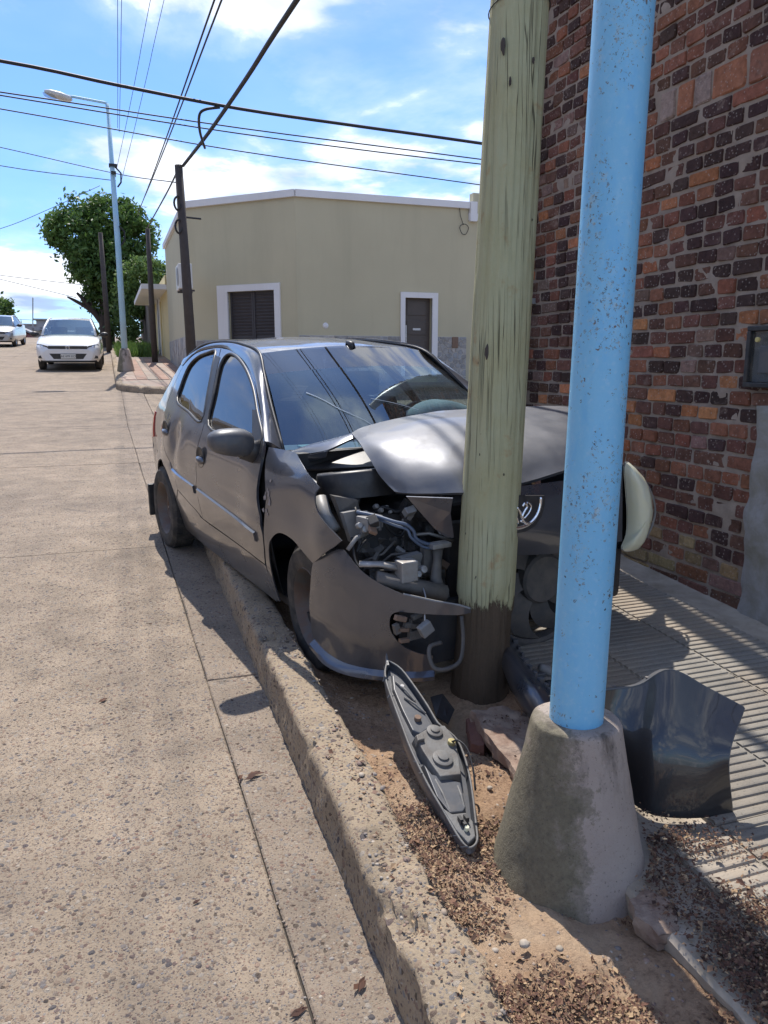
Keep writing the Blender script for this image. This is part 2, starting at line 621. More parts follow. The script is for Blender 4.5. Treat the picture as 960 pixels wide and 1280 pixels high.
M['rubber'] = simple('tyre_rubber', (0.03, 0.029, 0.028), 0.85, scale=20, bumps=0.4, dirt=(0.15, 0.125, 0.10), dirt_amt=0.6)
M['rim'] = simple('rusty_steel_rim', (0.11, 0.105, 0.10), 0.55, 0.5, scale=16, bumps=0.2, dirt=(0.14, 0.065, 0.035), dirt_amt=0.75)
M['metal'] = simple('bare_metal', (0.42, 0.42, 0.43), 0.4, 0.9, scale=20, dirt=(0.18, 0.13, 0.09), dirt_amt=0.5)
M['chrome'] = simple('chrome', (0.78, 0.78, 0.80), 0.08, 1.0, var=0.04, bumps=0.0)
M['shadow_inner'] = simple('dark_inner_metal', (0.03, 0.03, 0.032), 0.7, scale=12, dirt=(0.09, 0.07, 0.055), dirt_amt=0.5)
M['red_lens'] = simple('red_lens', (0.45, 0.02, 0.02), 0.15, var=0.1, bumps=0, coat=0.6)
M['fabric'] = simple('dark_seat_fabric', (0.035, 0.037, 0.042), 0.95, scale=60, bumps=0.4)
M['airbag'] = simple('airbag_cloth', (0.50, 0.52, 0.50), 0.9, var=0.12, scale=22, bumps=0.5)
M['brown'] = simple('rust_brown', (0.20, 0.13, 0.09), 0.85, scale=18, bumps=0.4)
M['beam'] = simple('zinc_beam', (0.34, 0.34, 0.34), 0.5, 0.5, scale=20, bumps=0.3, dirt=(0.22, 0.18, 0.14), dirt_amt=0.7)
M['hose'] = simple('blue_grey_hose', (0.09, 0.12, 0.18), 0.4, scale=30, bumps=0.05)


def glass_mat(name, tint, ior=1.5, rough=0.0, dust=0.03, refl=(1.0, 1.0, 1.0)):
    m = bpy.data.materials.new(name)
    m.use_nodes = True
    nt = m.node_tree
    nt.nodes.clear()
    out = nd(nt, 'ShaderNodeOutputMaterial')
    tr = nd(nt, 'ShaderNodeBsdfTransparent', {'Color': tuple(tint) + (1,)})
    gl = nd(nt, 'ShaderNodeBsdfGlossy', {'Color': refl + (1,), 'Roughness': rough})
    bk = nd(nt, 'ShaderNodeNewGeometry').outputs['Backfacing']         # thin pane: same reflection from either side
    fr = nd(nt, 'ShaderNodeFresnel', {'IOR': math_(nt, 'ADD', ior, math_(nt, 'MULTIPLY', bk, 1.0 / ior - ior))})
    a = nd(nt, 'ShaderNodeMixShader', {0: fr.outputs[0], 1: tr.outputs[0], 2: gl.outputs[0]})
    df = nd(nt, 'ShaderNodeBsdfDiffuse', {'Color': (0.4, 0.37, 0.33, 1)})
    dn = ramp(nt, noise(nt, objco(nt), 7.0, 8.0, 0.7), [(0.3, dust * 0.4), (0.75, dust * 2.0)])
    b = nd(nt, 'ShaderNodeMixShader', {0: dn, 1: a.outputs[0], 2: df.outputs[0]})
    nt.links.new(b.outputs[0], out.inputs[0])
    return m


M['glass'] = glass_mat('windscreen_glass', (0.55, 0.70, 0.76), 2.55, 0.0, 0.03, (0.78, 0.93, 1.0))
M['glass_band'] = glass_mat('windscreen_shade_band', (0.10, 0.12, 0.17), 2.5, 0.0, 0.03)
M['dark_glass'] = glass_mat('tinted_side_glass', (0.05, 0.055, 0.06), 1.8, 0.0, 0.02)
M['clear_side_glass'] = glass_mat('clear_side_glass', (0.62, 0.68, 0.68), 1.6, 0.0, 0.02)
M['clear_glass'] = glass_mat('meter_glass', (0.75, 0.78, 0.8), 1.45, 0.05, 0.08)


def lens_mat():
    m, nt, b = new_mat('yellowed_headlamp_lens')
    p = objco(nt)
    c = mix(nt, noise(nt, p, 6.0, 5.0, 0.6), (0.90, 0.86, 0.56), (0.95, 0.93, 0.78))
    setc(nt, b, c)
    b.inputs['Roughness'].default_value = 0.22
    b.inputs['Subsurface Weight'].default_value = 0.25
    b.inputs['Subsurface Radius'].default_value = (0.05, 0.05, 0.03)
    b.inputs['Coat Weight'].default_value = 0.4
    out = [n for n in nt.nodes if n.type == 'OUTPUT_MATERIAL'][0]
    tl = nd(nt, 'ShaderNodeBsdfTranslucent', {'Color': c})
    ms = nd(nt, 'ShaderNodeMixShader', {0: 0.12, 1: b.outputs[0], 2: tl.outputs[0]})
    nt.links.new(ms.outputs[0], out.inputs[0])
    return m


M['lens'] = lens_mat()


def pole_wood_mat():
    m, nt, b = new_mat('weathered_treated_wood')
    p = objco(nt)
    sp = nd(nt, 'ShaderNodeSeparateXYZ', {0: p})
    ang = math_(nt, 'ARCTAN2', sp.outputs[1], sp.outputs[0])
    cyl = nd(nt, 'ShaderNodeCombineXYZ', {0: math_(nt, 'MULTIPLY', ang, 0.12), 1: 0.0, 2: math_(nt, 'MULTIPLY', sp.outputs[2], 0.05)}).outputs[0]
    cyl2 = nd(nt, 'ShaderNodeCombineXYZ', {0: math_(nt, 'MULTIPLY', ang, 0.12), 1: 0.0, 2: sp.outputs[2]}).outputs[0]
    g = math_(nt, 'ADD', math_(nt, 'MULTIPLY', noise(nt, cyl, 330.0, 8.0, 0.75, 0.1), 0.7), math_(nt, 'MULTIPLY', noise(nt, cyl2, 60.0, 6.0, 0.7), 0.3))
    c = mix(nt, g, (0.26, 0.25, 0.135), (0.53, 0.505, 0.31))
    c = mix(nt, ramp(nt, noise(nt, cyl2, 3.0, 5.0, 0.6), [(0.4, 0.0), (0.7, 0.65)]), c, (0.46, 0.475, 0.33))
    c = mix(nt, ramp(nt, noise(nt, cyl2, 7.0, 6.0, 0.65), [(0.58, 0.0), (0.70, 0.7)]), c, (0.36, 0.20, 0.085))
    # nail and worm holes
    v = nd(nt, 'ShaderNodeTexVoronoi', {'Vector': nd(nt, 'ShaderNodeVectorMath', {0: cyl2, 1: (1.0, 1.0, 0.6)}, operation='MULTIPLY').outputs[0], 'Scale': 26.0}, feature='F1')
    vr = nd(nt, 'ShaderNodeSeparateColor', {0: v.outputs['Color']})
    hole = math_(nt, 'MULTIPLY', math_(nt, 'LESS_THAN', v.outputs['Distance'], 0.085), math_(nt, 'GREATER_THAN', vr.outputs[0], 0.7))
    c = mix(nt, math_(nt, 'MULTIPLY', hole, 0.85), c, (0.03, 0.025, 0.02))
    # long drying cracks
    cr = ramp(nt, noise(nt, nd(nt, 'ShaderNodeCombineXYZ', {0: math_(nt, 'MULTIPLY', ang, 1.5), 1: 2.0, 2: math_(nt, 'MULTIPLY', sp.outputs[2], 0.16)}).outputs[0], 3.6, 3.0, 0.5),
              [(0.487, 0.0), (0.497, 1.0), (0.503, 1.0), (0.513, 0.0)])
    crm = math_(nt, 'MULTIPLY', cr, ramp(nt, noise(nt, cyl2, 1.6, 2.0), [(0.42, 0.0), (0.55, 1.0)]))
    c = mix(nt, math_(nt, 'MULTIPLY', crm, 0.8), c, (0.05, 0.045, 0.03))
    # bark-brown foot where the grey outer wood has broken away
    foot = math_(nt, 'ADD', sp.outputs[2], math_(nt, 'MULTIPLY', math_(nt, 'SUBTRACT', noise(nt, nd(nt, 'ShaderNodeCombineXYZ', {0: ang, 1: math_(nt, 'MULTIPLY', sp.outputs[2], 1.5), 2: 0.0}).outputs[0], 2.6, 9.0, 0.85), 0.5), 0.34))
    fm = ramp(nt, foot, [(0.425, 1.0), (0.433, 0.0)])
    dark = mix(nt, g, (0.028, 0.020, 0.014), (0.17, 0.125, 0.085))
    c = mix(nt, fm, c, dark)
    setc(nt, b, c)
    b.inputs['Roughness'].default_value = 0.85
    b.inputs['Specular IOR Level'].default_value = 0.25
    hh = math_(nt, 'SUBTRACT', math_(nt, 'SUBTRACT', math_(nt, 'MULTIPLY', g, 0.5), math_(nt, 'MULTIPLY', crm, 0.8)), math_(nt, 'MULTIPLY', math_(nt, 'ADD', hole, math_(nt, 'MULTIPLY', fm, 0.5)), 0.8))
    bump(nt, b, hh, 0.7, 0.012)
    return m


M['pole_wood'] = pole_wood_mat()
M['dark_wood'] = simple('creosoted_pole_wood', (0.06, 0.048, 0.042), 0.85, var=0.4, scale=8, bumps=0.5)


def blue_mat():
    m, nt, b = new_mat('chipped_light_blue_paint')
    p = objco(nt)
    c = mix(nt, noise(nt, objco(nt, (1, 1, .5)), 3.0, 7.0, 0.65), (0.12, 0.40, 0.66), (0.26, 0.56, 0.78))
    c = mix(nt, ramp(nt, noise(nt, objco(nt, (1, 1, 0.35)), 9.0, 7.0, 0.7), [(0.52, 0.0), (0.70, 0.6)]), c, (0.09, 0.39, 0.74))
    c = mix(nt, ramp(nt, noise(nt, p, 55.0, 7.0, 0.8), [(0.52, 0.0), (0.66, 0.35)]), c, (0.38, 0.58, 0.74))
    area = ramp(nt, noise(nt, objco(nt, (1, 1, 0.42)), 5.2, 6.0, 0.65), [(0.49, 0.0), (0.57, 1.0)])

    def chips(scale, size, lo, hi):
        w = nd(nt, 'ShaderNodeVectorMath', {0: p, 1: nd(nt, 'ShaderNodeVectorMath', {0: nd(nt, 'ShaderNodeTexNoise', {'Vector': p, 'Scale': scale * 1.3, 'Detail': 3.0}).outputs['Color'], 1: (.02, .02, .02)}, operation='MULTIPLY').outputs[0]}, operation='ADD').outputs[0]
        v = nd(nt, 'ShaderNodeTexVoronoi', {'Vector': w, 'Scale': scale}, feature='F1')
        vr = nd(nt, 'ShaderNodeSeparateColor', {0: v.outputs['Color']})
        th = math_(nt, 'ADD', lo, math_(nt, 'MULTIPLY', area, hi - lo))
        on = math_(nt, 'MULTIPLY', math_(nt, 'LESS_THAN', v.outputs['Distance'], math_(nt, 'MULTIPLY', vr.outputs[1], size)), math_(nt, 'GREATER_THAN', vr.outputs[0], th))
        return on, vr.outputs[2]
    a1, t1 = chips(150.0, 0.6, 0.98, 0.45)
    a2, t2 = chips(60.0, 0.40, 0.988, 0.82)
    pale = math_(nt, 'MULTIPLY', ramp(nt, noise(nt, p, 34.0, 8.0, 0.8), [(0.55, 0.0), (0.62, 1.0)]), math_(nt, 'MULTIPLY', area, 0.55))
    c = mix(nt, pale, c, (0.40, 0.46, 0.44))
    c = mix(nt, math_(nt, 'MULTIPLY', a1, 0.75), c, mix(nt, t1, (0.06, 0.05, 0.05), (0.30, 0.28, 0.24)))
    c = mix(nt, math_(nt, 'MULTIPLY', a2, 0.9), c, mix(nt, t2, (0.03, 0.022, 0.02), (0.16, 0.11, 0.08)))
    ch = math_(nt, 'MAXIMUM', a1, a2)
    setc(nt, b, c)
    nt.links.new(math_(nt, 'ADD', 0.36, math_(nt, 'MULTIPLY', ch, 0.4)), b.inputs['Roughness'])
    n0 = bump(nt, None, math_(nt, 'SUBTRACT', 1.0, ch), 0.5, 0.002)
    bump(nt, b, noise(nt, p, 40.0, 7.0, 0.7), 0.22, 0.008, n0)
    return m


M['blue'] = blue_mat()
M['blue_far'] = simple('light_blue_post_paint', (0.33, 0.55, 0.70), 0.5, var=0.2, scale=3, dirt=(0.5, 0.55, 0.55), dirt_amt=0.5)


def cone_mat():
    m, nt, b = new_mat('pole_base_concrete')
    p = objco(nt)
    sp = nd(nt, 'ShaderNodeSeparateXYZ', {0: p})
    c = mix(nt, noise(nt, p, 7.0, 8.0, 0.62), (0.32, 0.26, 0.22), (0.47, 0.395, 0.34))
    # mossy weathered flank on the side away from the wall
    side = math_(nt, 'ADD', math_(nt, 'MULTIPLY', sp.outputs[0], -6.0), math_(nt, 'ADD', -0.28, math_(nt, 'MULTIPLY', math_(nt, 'SUBTRACT', noise(nt, p, 7.0, 9.0, 0.78), 0.5), 2.6)))
    moss = math_(nt, 'MULTIPLY', ramp(nt, side, [(-0.12, 0.0), (0.08, 0.5), (0.4, 0.92)]), 1.0)
    c = mix(nt, moss, c, mix(nt, noise(nt, p, 60.0, 5.0, 0.75), (0.02, 0.018, 0.012), (0.27, 0.24, 0.155)))
    # run-off stain below the pole
    st = math_(nt, 'MULTIPLY', ramp(nt, noise(nt, objco(nt, (1, 1, 0.3)), 11.0, 6.0, 0.65), [(0.5, 0.0), (0.62, 0.8)]), ramp(nt, sp.outputs[2], [(0.22, 0.0), (0.42, 1.0)]))
    c = mix(nt, st, c, (0.075, 0.062, 0.05))
    c = mix(nt, ramp(nt, noise(nt, p, 130.0, 3.0, 0.6), [(0.30, 0.6), (0.38, 0.0)]), c, (0.06, 0.05, 0.04))
    setc(nt, b, c)
    b.inputs['Roughness'].default_value = 0.9
    n0 = bump(nt, None, noise(nt, p, 22.0, 8.0, 0.75), 0.7, 0.014)
    bump(nt, b, noise(nt, p, 150.0, 4.0, 0.7), 0.7, 0.004, n0)
    return m


M['cone'] = cone_mat()


def stucco_mat(name, col, var=0.08):
    m, nt, b = new_mat(name)
    p = pos(nt)
    c = mix(nt, noise(nt, p, 0.7, 8.0, 0.6), tuple(k * (1 - var) for k in col), tuple(k * (1 + var) for k in col))
    st = ramp(nt, noise(nt, pos(nt, (1, 1, 0.12)), 2.2, 6.0, 0.62), [(0.5, 0.0), (0.75, 0.22)])
    c = mix(nt, st, c, tuple(k * 0.62 for k in col))
    setc(nt, b, c)
    b.inputs['Roughness'].default_value = 0.92
    bump(nt, b, noise(nt, p, 50.0, 5.0, 0.6), 0.3, 0.006)
    return m


M['cream'] = stucco_mat('olive_cream_stucco', (0.49, 0.445, 0.305), 0.12)
M['yellow'] = stucco_mat('pale_yellow_stucco', (0.56, 0.47, 0.25))
M['white_trim'] = stucco_mat('white_trim', (0.72, 0.71, 0.70))
M['house_white'] = stucco_mat('off_white_stucco', (0.55, 0.50, 0.44))
M['stone'] = None


def stone_mat():
    m, nt, b = new_mat('slate_cladding')
    p = pos(nt)
    oi = nd(nt, 'ShaderNodeObjectInfo').outputs['Random']
    c = ramp(nt, oi, [(0.0, (0.24, 0.235, 0.23)), (0.35, (0.36, 0.34, 0.31)), (0.6, (0.30, 0.31, 0.32)), (1.0, (0.44, 0.41, 0.37))])
    c = mix(nt, 1.0, c, ramp(nt, noise(nt, p, 9.0, 6.0, 0.6), [(0.3, 0.7), (0.7, 1.2)]), 'MULTIPLY')
    setc(nt, b, c)
    b.inputs['Roughness'].default_value = 0.8
    bump(nt, b, noise(nt, p, 30.0, 6.0, 0.6), 0.4, 0.01)
    return m


M['stone'] = stone_mat()
M['stone_joint'] = simple('stone_joint', (0.55, 0.52, 0.47), 0.9, scale=8)
M['shutter'] = simple('dark_grey_shutter', (0.055, 0.05, 0.055), 0.6, scale=6, bumps=0.1)
M['door_dark'] = simple('dark_brown_door', (0.075, 0.06, 0.052), 0.5, scale=6, bumps=0.1)
M['ac_white'] = simple('white_appliance', (0.62, 0.61, 0.57), 0.5, scale=6)
M['cable'] = simple('black_cable', (0.016, 0.016, 0.018), 0.6, scale=20, bumps=0)
M['brick_red_far'] = simple('red_painted_wall', (0.27, 0.075, 0.06), 0.9, scale=3)
M['grey_far'] = simple('grey_far_wall', (0.33, 0.33, 0.34), 0.9, scale=1.5)
M['tan_far'] = simple('tan_far_wall', (0.38, 0.32, 0.25), 0.9, scale=1.5)
M['fence'] = simple('weathered_fence_board', (0.17, 0.15, 0.13), 0.9, var=0.4, scale=4, bumps=0.4)
M['lamp_head'] = simple('lamp_head', (0.52, 0.50, 0.46), 0.5, scale=5)
M['bark'] = simple('bark', (0.055, 0.042, 0.035), 0.95, var=0.4, scale=9, bumps=0.9)
M['galv'] = simple('galvanised_pole', (0.30, 0.31, 0.31), 0.55, 0.4, scale=7)


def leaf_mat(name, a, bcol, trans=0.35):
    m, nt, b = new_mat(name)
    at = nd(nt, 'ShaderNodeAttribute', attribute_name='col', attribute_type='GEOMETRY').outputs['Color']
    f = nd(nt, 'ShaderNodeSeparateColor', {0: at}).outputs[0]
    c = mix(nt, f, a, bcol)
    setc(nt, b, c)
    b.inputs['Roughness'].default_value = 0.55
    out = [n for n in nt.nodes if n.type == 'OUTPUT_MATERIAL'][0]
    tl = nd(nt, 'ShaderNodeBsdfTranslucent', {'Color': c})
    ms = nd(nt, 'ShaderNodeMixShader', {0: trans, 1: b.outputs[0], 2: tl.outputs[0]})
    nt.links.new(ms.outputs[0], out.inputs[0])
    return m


M['leaf_dark'] = leaf_mat('dark_foliage', (0.022, 0.055, 0.014), (0.12, 0.21, 0.045))
M['leaf_light'] = leaf_mat('light_foliage', (0.06, 0.11, 0.03), (0.17, 0.26, 0.07))
M['grass'] = leaf_mat('grass_blades', (0.05, 0.10, 0.02), (0.16, 0.26, 0.06))


def litter_mat(name, cols, rough=0.85):
    m, nt, b = new_mat(name)
    at = nd(nt, 'ShaderNodeAttribute', attribute_name='col', attribute_type='GEOMETRY').outputs['Color']
    f = nd(nt, 'ShaderNodeSeparateColor', {0: at}).outputs[0]
    c = ramp(nt, f, [(i / (len(cols) - 1), k) for i, k in enumerate(cols)])
    setc(nt, b, c)
    b.inputs['Roughness'].default_value = rough
    return m


M['litter'] = litter_mat('dry_leaf_litter', [(0.05, 0.026, 0.018), (0.12, 0.055, 0.035), (0.17, 0.09, 0.05), (0.40, 0.28, 0.16), (0.09, 0.04, 0.03)])
M['pebble'] = litter_mat('pebbles', STONES, 0.75)
# ---------------------------------------------------------------- ground, road, kerbs, pavement
KX, KI, TX, WX = 0.55, 0.73, 1.19, 3.02          # kerb face, kerb back, pavement edge, wall face
CORNER_Y = 6.0                                   # where the near kerb turns into the side street


def sheet(name, x0, x1, ys, off, mat, kind='structure', parent=None):
    mb = MB()
    n = len(ys)
    for y in ys:
        mb.v += [(x0, y, gz(y) + off), (x1, y, gz(y) + off)]
        mb.c += [None, None]
    mb.f = [(2 * i, 2 * i + 1, 2 * i + 3, 2 * i + 2) for i in range(n - 1)]
    o = mb.build(name, mat, parent)
    if kind and parent is None:
        o['kind'] = kind
    return o


M['earth'] = simple('dry_earth', (0.24, 0.18, 0.12), 0.95, scale=2.0, bumps=0.4)
sheet('ground', -400, 400, [-60, 0, 30, 58, 80, 150, 400, 1200], -0.09, M['earth'])
road = sheet('road', -7.6, 0.60, [-8, 0, 20, 40, 58, 75, 110], -0.016, M['joint'])
side_road = sheet('side_road', 0.60, 45, [6.2, 16.9], -0.018, M['joint'])


def slab(x0, x1, y0, y1, mat, parent, lift=0.0, step=0.25):
    g = 0.003
    xa, xb = (x0 if callable(x0) else (lambda y, k=x0: k)), (x1 if callable(x1) else (lambda y, k=x1: k))
    poly = [(xa(y0) + g, y0 + g), (xb(y0) - g, y0 + g), (xb(y1) - g, y1 - g), (xa(y1) + g, y1 - g)]
    x0, x1 = xa(y0), xb(y0)
    R_ = random.Random(int((x0 + 50) * 131 + y0 * 977))
    jit = [(p[0] + R_.uniform(-1, 1) * 0.004, p[1] + R_.uniform(-1, 1) * 0.004) for p in resample(poly, max(step, (x1 - x0 + y1 - y0) / 10))]
    n = len(jit)
    inner = offset_poly(jit, 0.006)
    mb = MB()
    vs = [(x, y, gz(y) - 0.06) for x, y in jit] + [(x, y, gz(y) - 0.005 + lift) for x, y in jit] + [(x, y, gz(y) + lift) for x, y in inner]
    fs = [(i, (i + 1) % n, n + (i + 1) % n, n + i) for i in range(n)]
    fs += [(n + i, n + (i + 1) % n, 2 * n + (i + 1) % n, 2 * n + i) for i in range(n)]
    fs.append(tuple(2 * n + i for i in range(n)))
    mb.add(vs, fs)
    return mb.build('concrete_slab', mat, parent)


SEAM = lambda y: 0.375 - 0.016 * min(y, 12.0)
YJ = [-8, 5.57, 8.95, 12.2, 15.6, 19.0, 22.4, 25.8, 29.2, 32.6, 36.0, 40.0, 46.0, 52.0, 58.0]
for a, b in zip(YJ[:-1], YJ[1:]):
    s = SEAM
    slab(-7.6, -3.35, a, b, M['road'], road)
    slab(-3.35, s, a, b, M['road'], road, lift=rnd.uniform(-0.002, 0.003))
for a, b in ((-8, 0.2), (0.2, 3.35), (3.35, 5.57), (5.57, 8.95), (8.95, 12.2), (12.2, 15.6), (15.6, 19.0)):
    s = SEAM
    slab(s, 0.565 if b < 6 else 0.62, a, b, M['gutter'], road, lift=-0.004)
for xa, xb in ((0.62, 3.9), (3.9, 7.2), (7.2, 10.5), (10.5, 13.8), (13.8, 22.0), (22.0, 45.0)):
    for a, b in ((6.2, 8.95), (8.95, 12.2), (12.2, 15.6), (15.6, 16.95)):
        slab(xa, xb, a, b, M['road'], side_road)


def kerb_path(path, prof, steps, name, mat, amp=0.006, hz=gz):
    """sweep a rough kerb profile (across, up) along a plan path; 'across' points to the pavement side"""
    P = [np.array(p, float) for p in path]
    seg = [0]
    for a, b in zip(P[:-1], P[1:]):
        seg.append(seg[-1] + np.linalg.norm(b - a))
    mb = MB()
    ts = steps(seg[-1])
    m = len(prof)
    for t in ts:
        i = min(max(int(np.searchsorted(seg, t, side='right')) - 1, 0), len(P) - 2)
        k = (t - seg[i]) / (seg[i + 1] - seg[i])
        p = P[i] * (1 - k) + P[i + 1] * k
        d = P[min(i + 1, len(P) - 1)] - P[i]
        if i + 2 < len(P) and k > 0.5:
            d = d * (1.5 - k) / np.linalg.norm(d) + (P[i + 2] - P[i + 1]) / np.linalg.norm(P[i + 2] - P[i + 1]) * (k - 0.5)
        d = d / np.linalg.norm(d)
        nrm = np.array([d[1], -d[0]])
        for (u, h) in prof:
            q = p + nrm * u
            z = hz(q[1]) + h
            v = Vector((q[0], q[1], z))
            e = max(0.0, 1 - abs(u - 0.03) / 0.05) * (1 if h > 0.06 else 0.3)
            n1_ = mnoise.fractal(v * 9.0, 0.9, 2.1, 5)
            chip = max(0.0, mnoise.fractal(v * 5.0 + Vector((3, 1, 7)), 1.0, 2.0, 3) - 0.28)
            off = amp * n1_ + amp * .35 * mnoise.fractal(v * 38.0, 0.9, 2.1, 3)
            if h > -0.05:
                q = q + nrm * (off * 0.8 + chip * 0.15 * e)
                z += off * 0.7 - chip * 0.19 * e
            mb.v.append((q[0], q[1], z))
            mb.c.append(None)
    n = len(ts)
    mb.f = [(i * m + j, i * m + j + 1, (i + 1) * m + j + 1, (i + 1) * m + j) for i in range(n - 1) for j in range(m - 1)]
    o = mb.build(name, mat, None, smooth=True, angle=0.9)
    return tag(o, kind='structure')


PROF = [(0.012, -0.12), (0.0, -0.01), (0.0, 0.03), (0.002, 0.06), (0.003, 0.09), (0.006, 0.12), (0.006, 0.150), (0.009, 0.168), (0.018, 0.178), (0.035, 0.182),
        (0.065, 0.183), (0.085, 0.182), (0.105, 0.182), (0.125, 0.180), (0.145, 0.178), (0.16, 0.174), (0.172, 0.165), (0.18, 0.14), (0.182, 0.05)]
arc = [(KX + 0.75 * (1 - math.cos(a)), CORNER_Y + 0.75 * math.sin(a)) for a in np.linspace(0, math.pi / 2, 9)]
near_path = [(KX, -6.0)] + arc + [(45.0, CORNER_Y + 0.75)]


def near_steps(L):
    out, t = [], 0.0
    while t < L:
        out.append(t)
        y = -6 + t
        t += 0.3 if y < 0.6 else (0.016 if y < 3.3 else (0.035 if y < 7.5 else 0.8))
    return out + [L]


kerb = kerb_path(near_path, PROF, near_steps, 'kerb', M['kerb'], 0.011)
FKX = 0.08
arc2 = [(FKX + 1.6 * (1 - math.sin(a)), 18.3 - 1.5 * math.cos(a)) for a in np.linspace(0, math.pi / 2, 9)]
far_path = [(45.0, 16.8)] + arc2 + [(FKX - 0.1, 58.0)]
far_path = [(45.0, 16.8)] + [(x, y) for x, y in arc2] + [(FKX - 0.1, 58.0)]
PROF2 = [(0.0, -0.1), (0.0, 0.06), (0.004, 0.11), (0.02, 0.135), (0.05, 0.142), (0.12, 0.142), (0.15, 0.135), (0.155, 0.05)]


def far_steps(L):
    out, t = [], 0.0
    while t < L:
        out.append(t)
        t += 1.5 if t < 40 else (0.12 if t < 50 else 0.5)
    return out + [L]


kerb_far = kerb_path(far_path[::1], PROF2, far_steps, 'kerb', M['kerb'], 0.006)


# soil strip between kerb and pavement ------------------------------------------------
def soil_off(x, y):
    o = 0.135
    o -= 0.07 * math.exp(-((x - 0.93) / 0.30) ** 2) * math.exp(-max(0, abs(y - 3.1) - 0.55) ** 2 / 0.06)
    o -= 0.04 * math.exp(-((x - 1.12) ** 2 + (y - 1.50) ** 2) / 0.07)
    o -= 0.045 * math.exp(-((x - 1.28) ** 2 + (y - 2.35) ** 2) / 0.05)
    o += 0.02 * fbm((x, y, 0.3), 3.2, 4) + 0.010 * fbm((x, y, 2.3), 14.0, 4) + 0.005 * fbm((x, y, 5.3), 45.0, 3)
    return o


mb = MB()
sx = list(np.linspace(0.69, 1.66, 74))
sy = list(np.arange(-3, 0.8, 0.2)) + list(np.arange(0.8, 3.4, 0.013)) + list(np.arange(3.4, 6.4, 0.07))
for y in sy:
    for x in sx:
        o_ = soil_off(x, y)
        if x > 1.20:
            hole = math.exp(-max(0, abs(y - 2.42) - 0.42) ** 2 / 0.004)
            o_ = o_ * hole + 0.10 * (1 - hole)
        if x < 0.74:
            o_ = min(o_, 0.12)
        mb.v.append((x, y, gz(y) + o_))
        mb.c.append(None)
k = len(sx)
mb.f = [(i * k + j, i * k + j + 1, (i + 1) * k + j + 1, (i + 1) * k + j) for i in range(len(sy) - 1) for j in range(k - 1)]
soil = tag(mb.build('soil_strip', M['soil'], None, smooth=True), kind='structure')


# ribbed pavement tiles ---------------------------------------------------------------
M['bed'] = simple('mortar_bed', (0.42, 0.36, 0.29), 0.95, var=0.3, scale=9, bumps=0.8, dirt=(0.15, 0.12, 0.07), dirt_amt=0.6)
mb = MB()
ys = [y for y in np.arange(-3.0, 6.55, 0.05)]
edge = []
for y in ys:
    e = TX + 0.012 * fbm((0, y, 1), 6.0, 4)
    if 1.95 < y < 2.86:
        e = 1.57 + 0.03 * fbm((0, y, 4), 9.0, 3)
    edge.append(e)
for e, y in zip(edge, ys):
    z = gz(y)
    mb.v += [(e + 0.02, y, z - 0.05), (e + 0.004, y, z + 0.10), (e, y, z + 0.150), (e + 0.012, y, z + 0.161), (WX + 0.02, y, z + 0.161)]
    mb.c += [None] * 5
mb.f = [(i * 5 + j, i * 5 + j + 1, (i + 1) * 5 + j + 1, (i + 1) * 5 + j) for i in range(len(ys) - 1) for j in range(4)]
sidewalk = tag(mb.build('sidewalk', M['bed'], None), kind='structure')

RIBS = 10


def tile_mesh(seed):
    R_ = random.Random(seed)
    m = MB()
    P_ = 0.397
    w = P_ / RIBS
    m.box((0, 0, 0.006), (P_, P_, 0.012))
    for i in range(RIBS):
        y = -P_ / 2 + w * (i + 0.5) + R_.uniform(-.001, .001)
        hw, ht = w * 0.40, 0.0068 + R_.uniform(-0.0012, 0.0008)
        x0, x1 = -P_ / 2 + 0.004 + R_.uniform(0, .004), P_ / 2 - 0.004 - R_.uniform(0, .004)
        prof = [(-hw, 0.0), (-hw * 0.8, ht * 0.8), (-hw * 0.45, ht), (hw * 0.45, ht), (hw * 0.8, ht * 0.8), (hw, 0.0)]
        vs = [(x, y + a, 0.0125 + b) for x in (x0, x1) for a, b in prof]
        n = len(prof)
        fs = [(j, j + 1, n + j + 1, n + j) for j in range(n - 1)] + [tuple(range(n - 1, -1, -1)), tuple(range(n, 2 * n))]
        m.add(vs, fs)
    me = bpy.data.meshes.new('ribbed_tile')
    me.from_pydata(m.v, [], m.f)
    me.materials.append(M['tile'])
    return me


tms = [tile_mesh(s) for s in range(5)]
TILT = math.atan(SLOPE)
for cidx in range(4):
    for r in range(24):
        y = -2.8 + 0.4 * r + 0.2
        x = TX + 0.2 + 0.4 * cidx
        if cidx == 0 and 1.75 < y < 3.05:
            continue
        half = cidx == 0 and y < 1.75
        if y > 6.4 or (cidx == 0 and y < 1.45 and False):
            continue
        o = bpy.data.objects.new('ribbed_tile', tms[rnd.randrange(5)])
        COL.objects.link(o)
        o.parent = sidewalk
        dz = rnd.uniform(-0.003, 0.003)
        o.location = (x, y, gz(y) + 0.1595 + dz)
        if half:                                   # broken kerb-side halves
            o.scale = (0.52 + .12 * fbm((0, y, 2), 2.0, 2), 1, 1)
            o.location.x = TX + 0.4 - 0.2 * o.scale[0]
        o.rotation_euler = (TILT + rnd.uniform(-.004, .004), rnd.uniform(-.006, .006), rnd.uniform(-.006, .006))

# pavement round the far corner and beyond the side street
FWX = 1.9
mb = MB()
poly = [(FKX + 0.14, 18.4), (FKX + 0.10, 40.0), (FKX + 0.1, 57.0), (2.2, 57.0), (2.2, 20.2), (4.3, 18.1), (45.0, 18.1), (45.0, 16.93), (1.65, 16.93)] + [(x + 0.1, y + 0.12) for x, y in arc2[1:-1]]
vs, fs = fill2d(poly, step=0.8)
mb.add([(x, y, gz(y) + 0.137) for x, y in vs], fs)
far_walk = tag(mb.build('sidewalk', M['tile_far'], None), kind='structure')
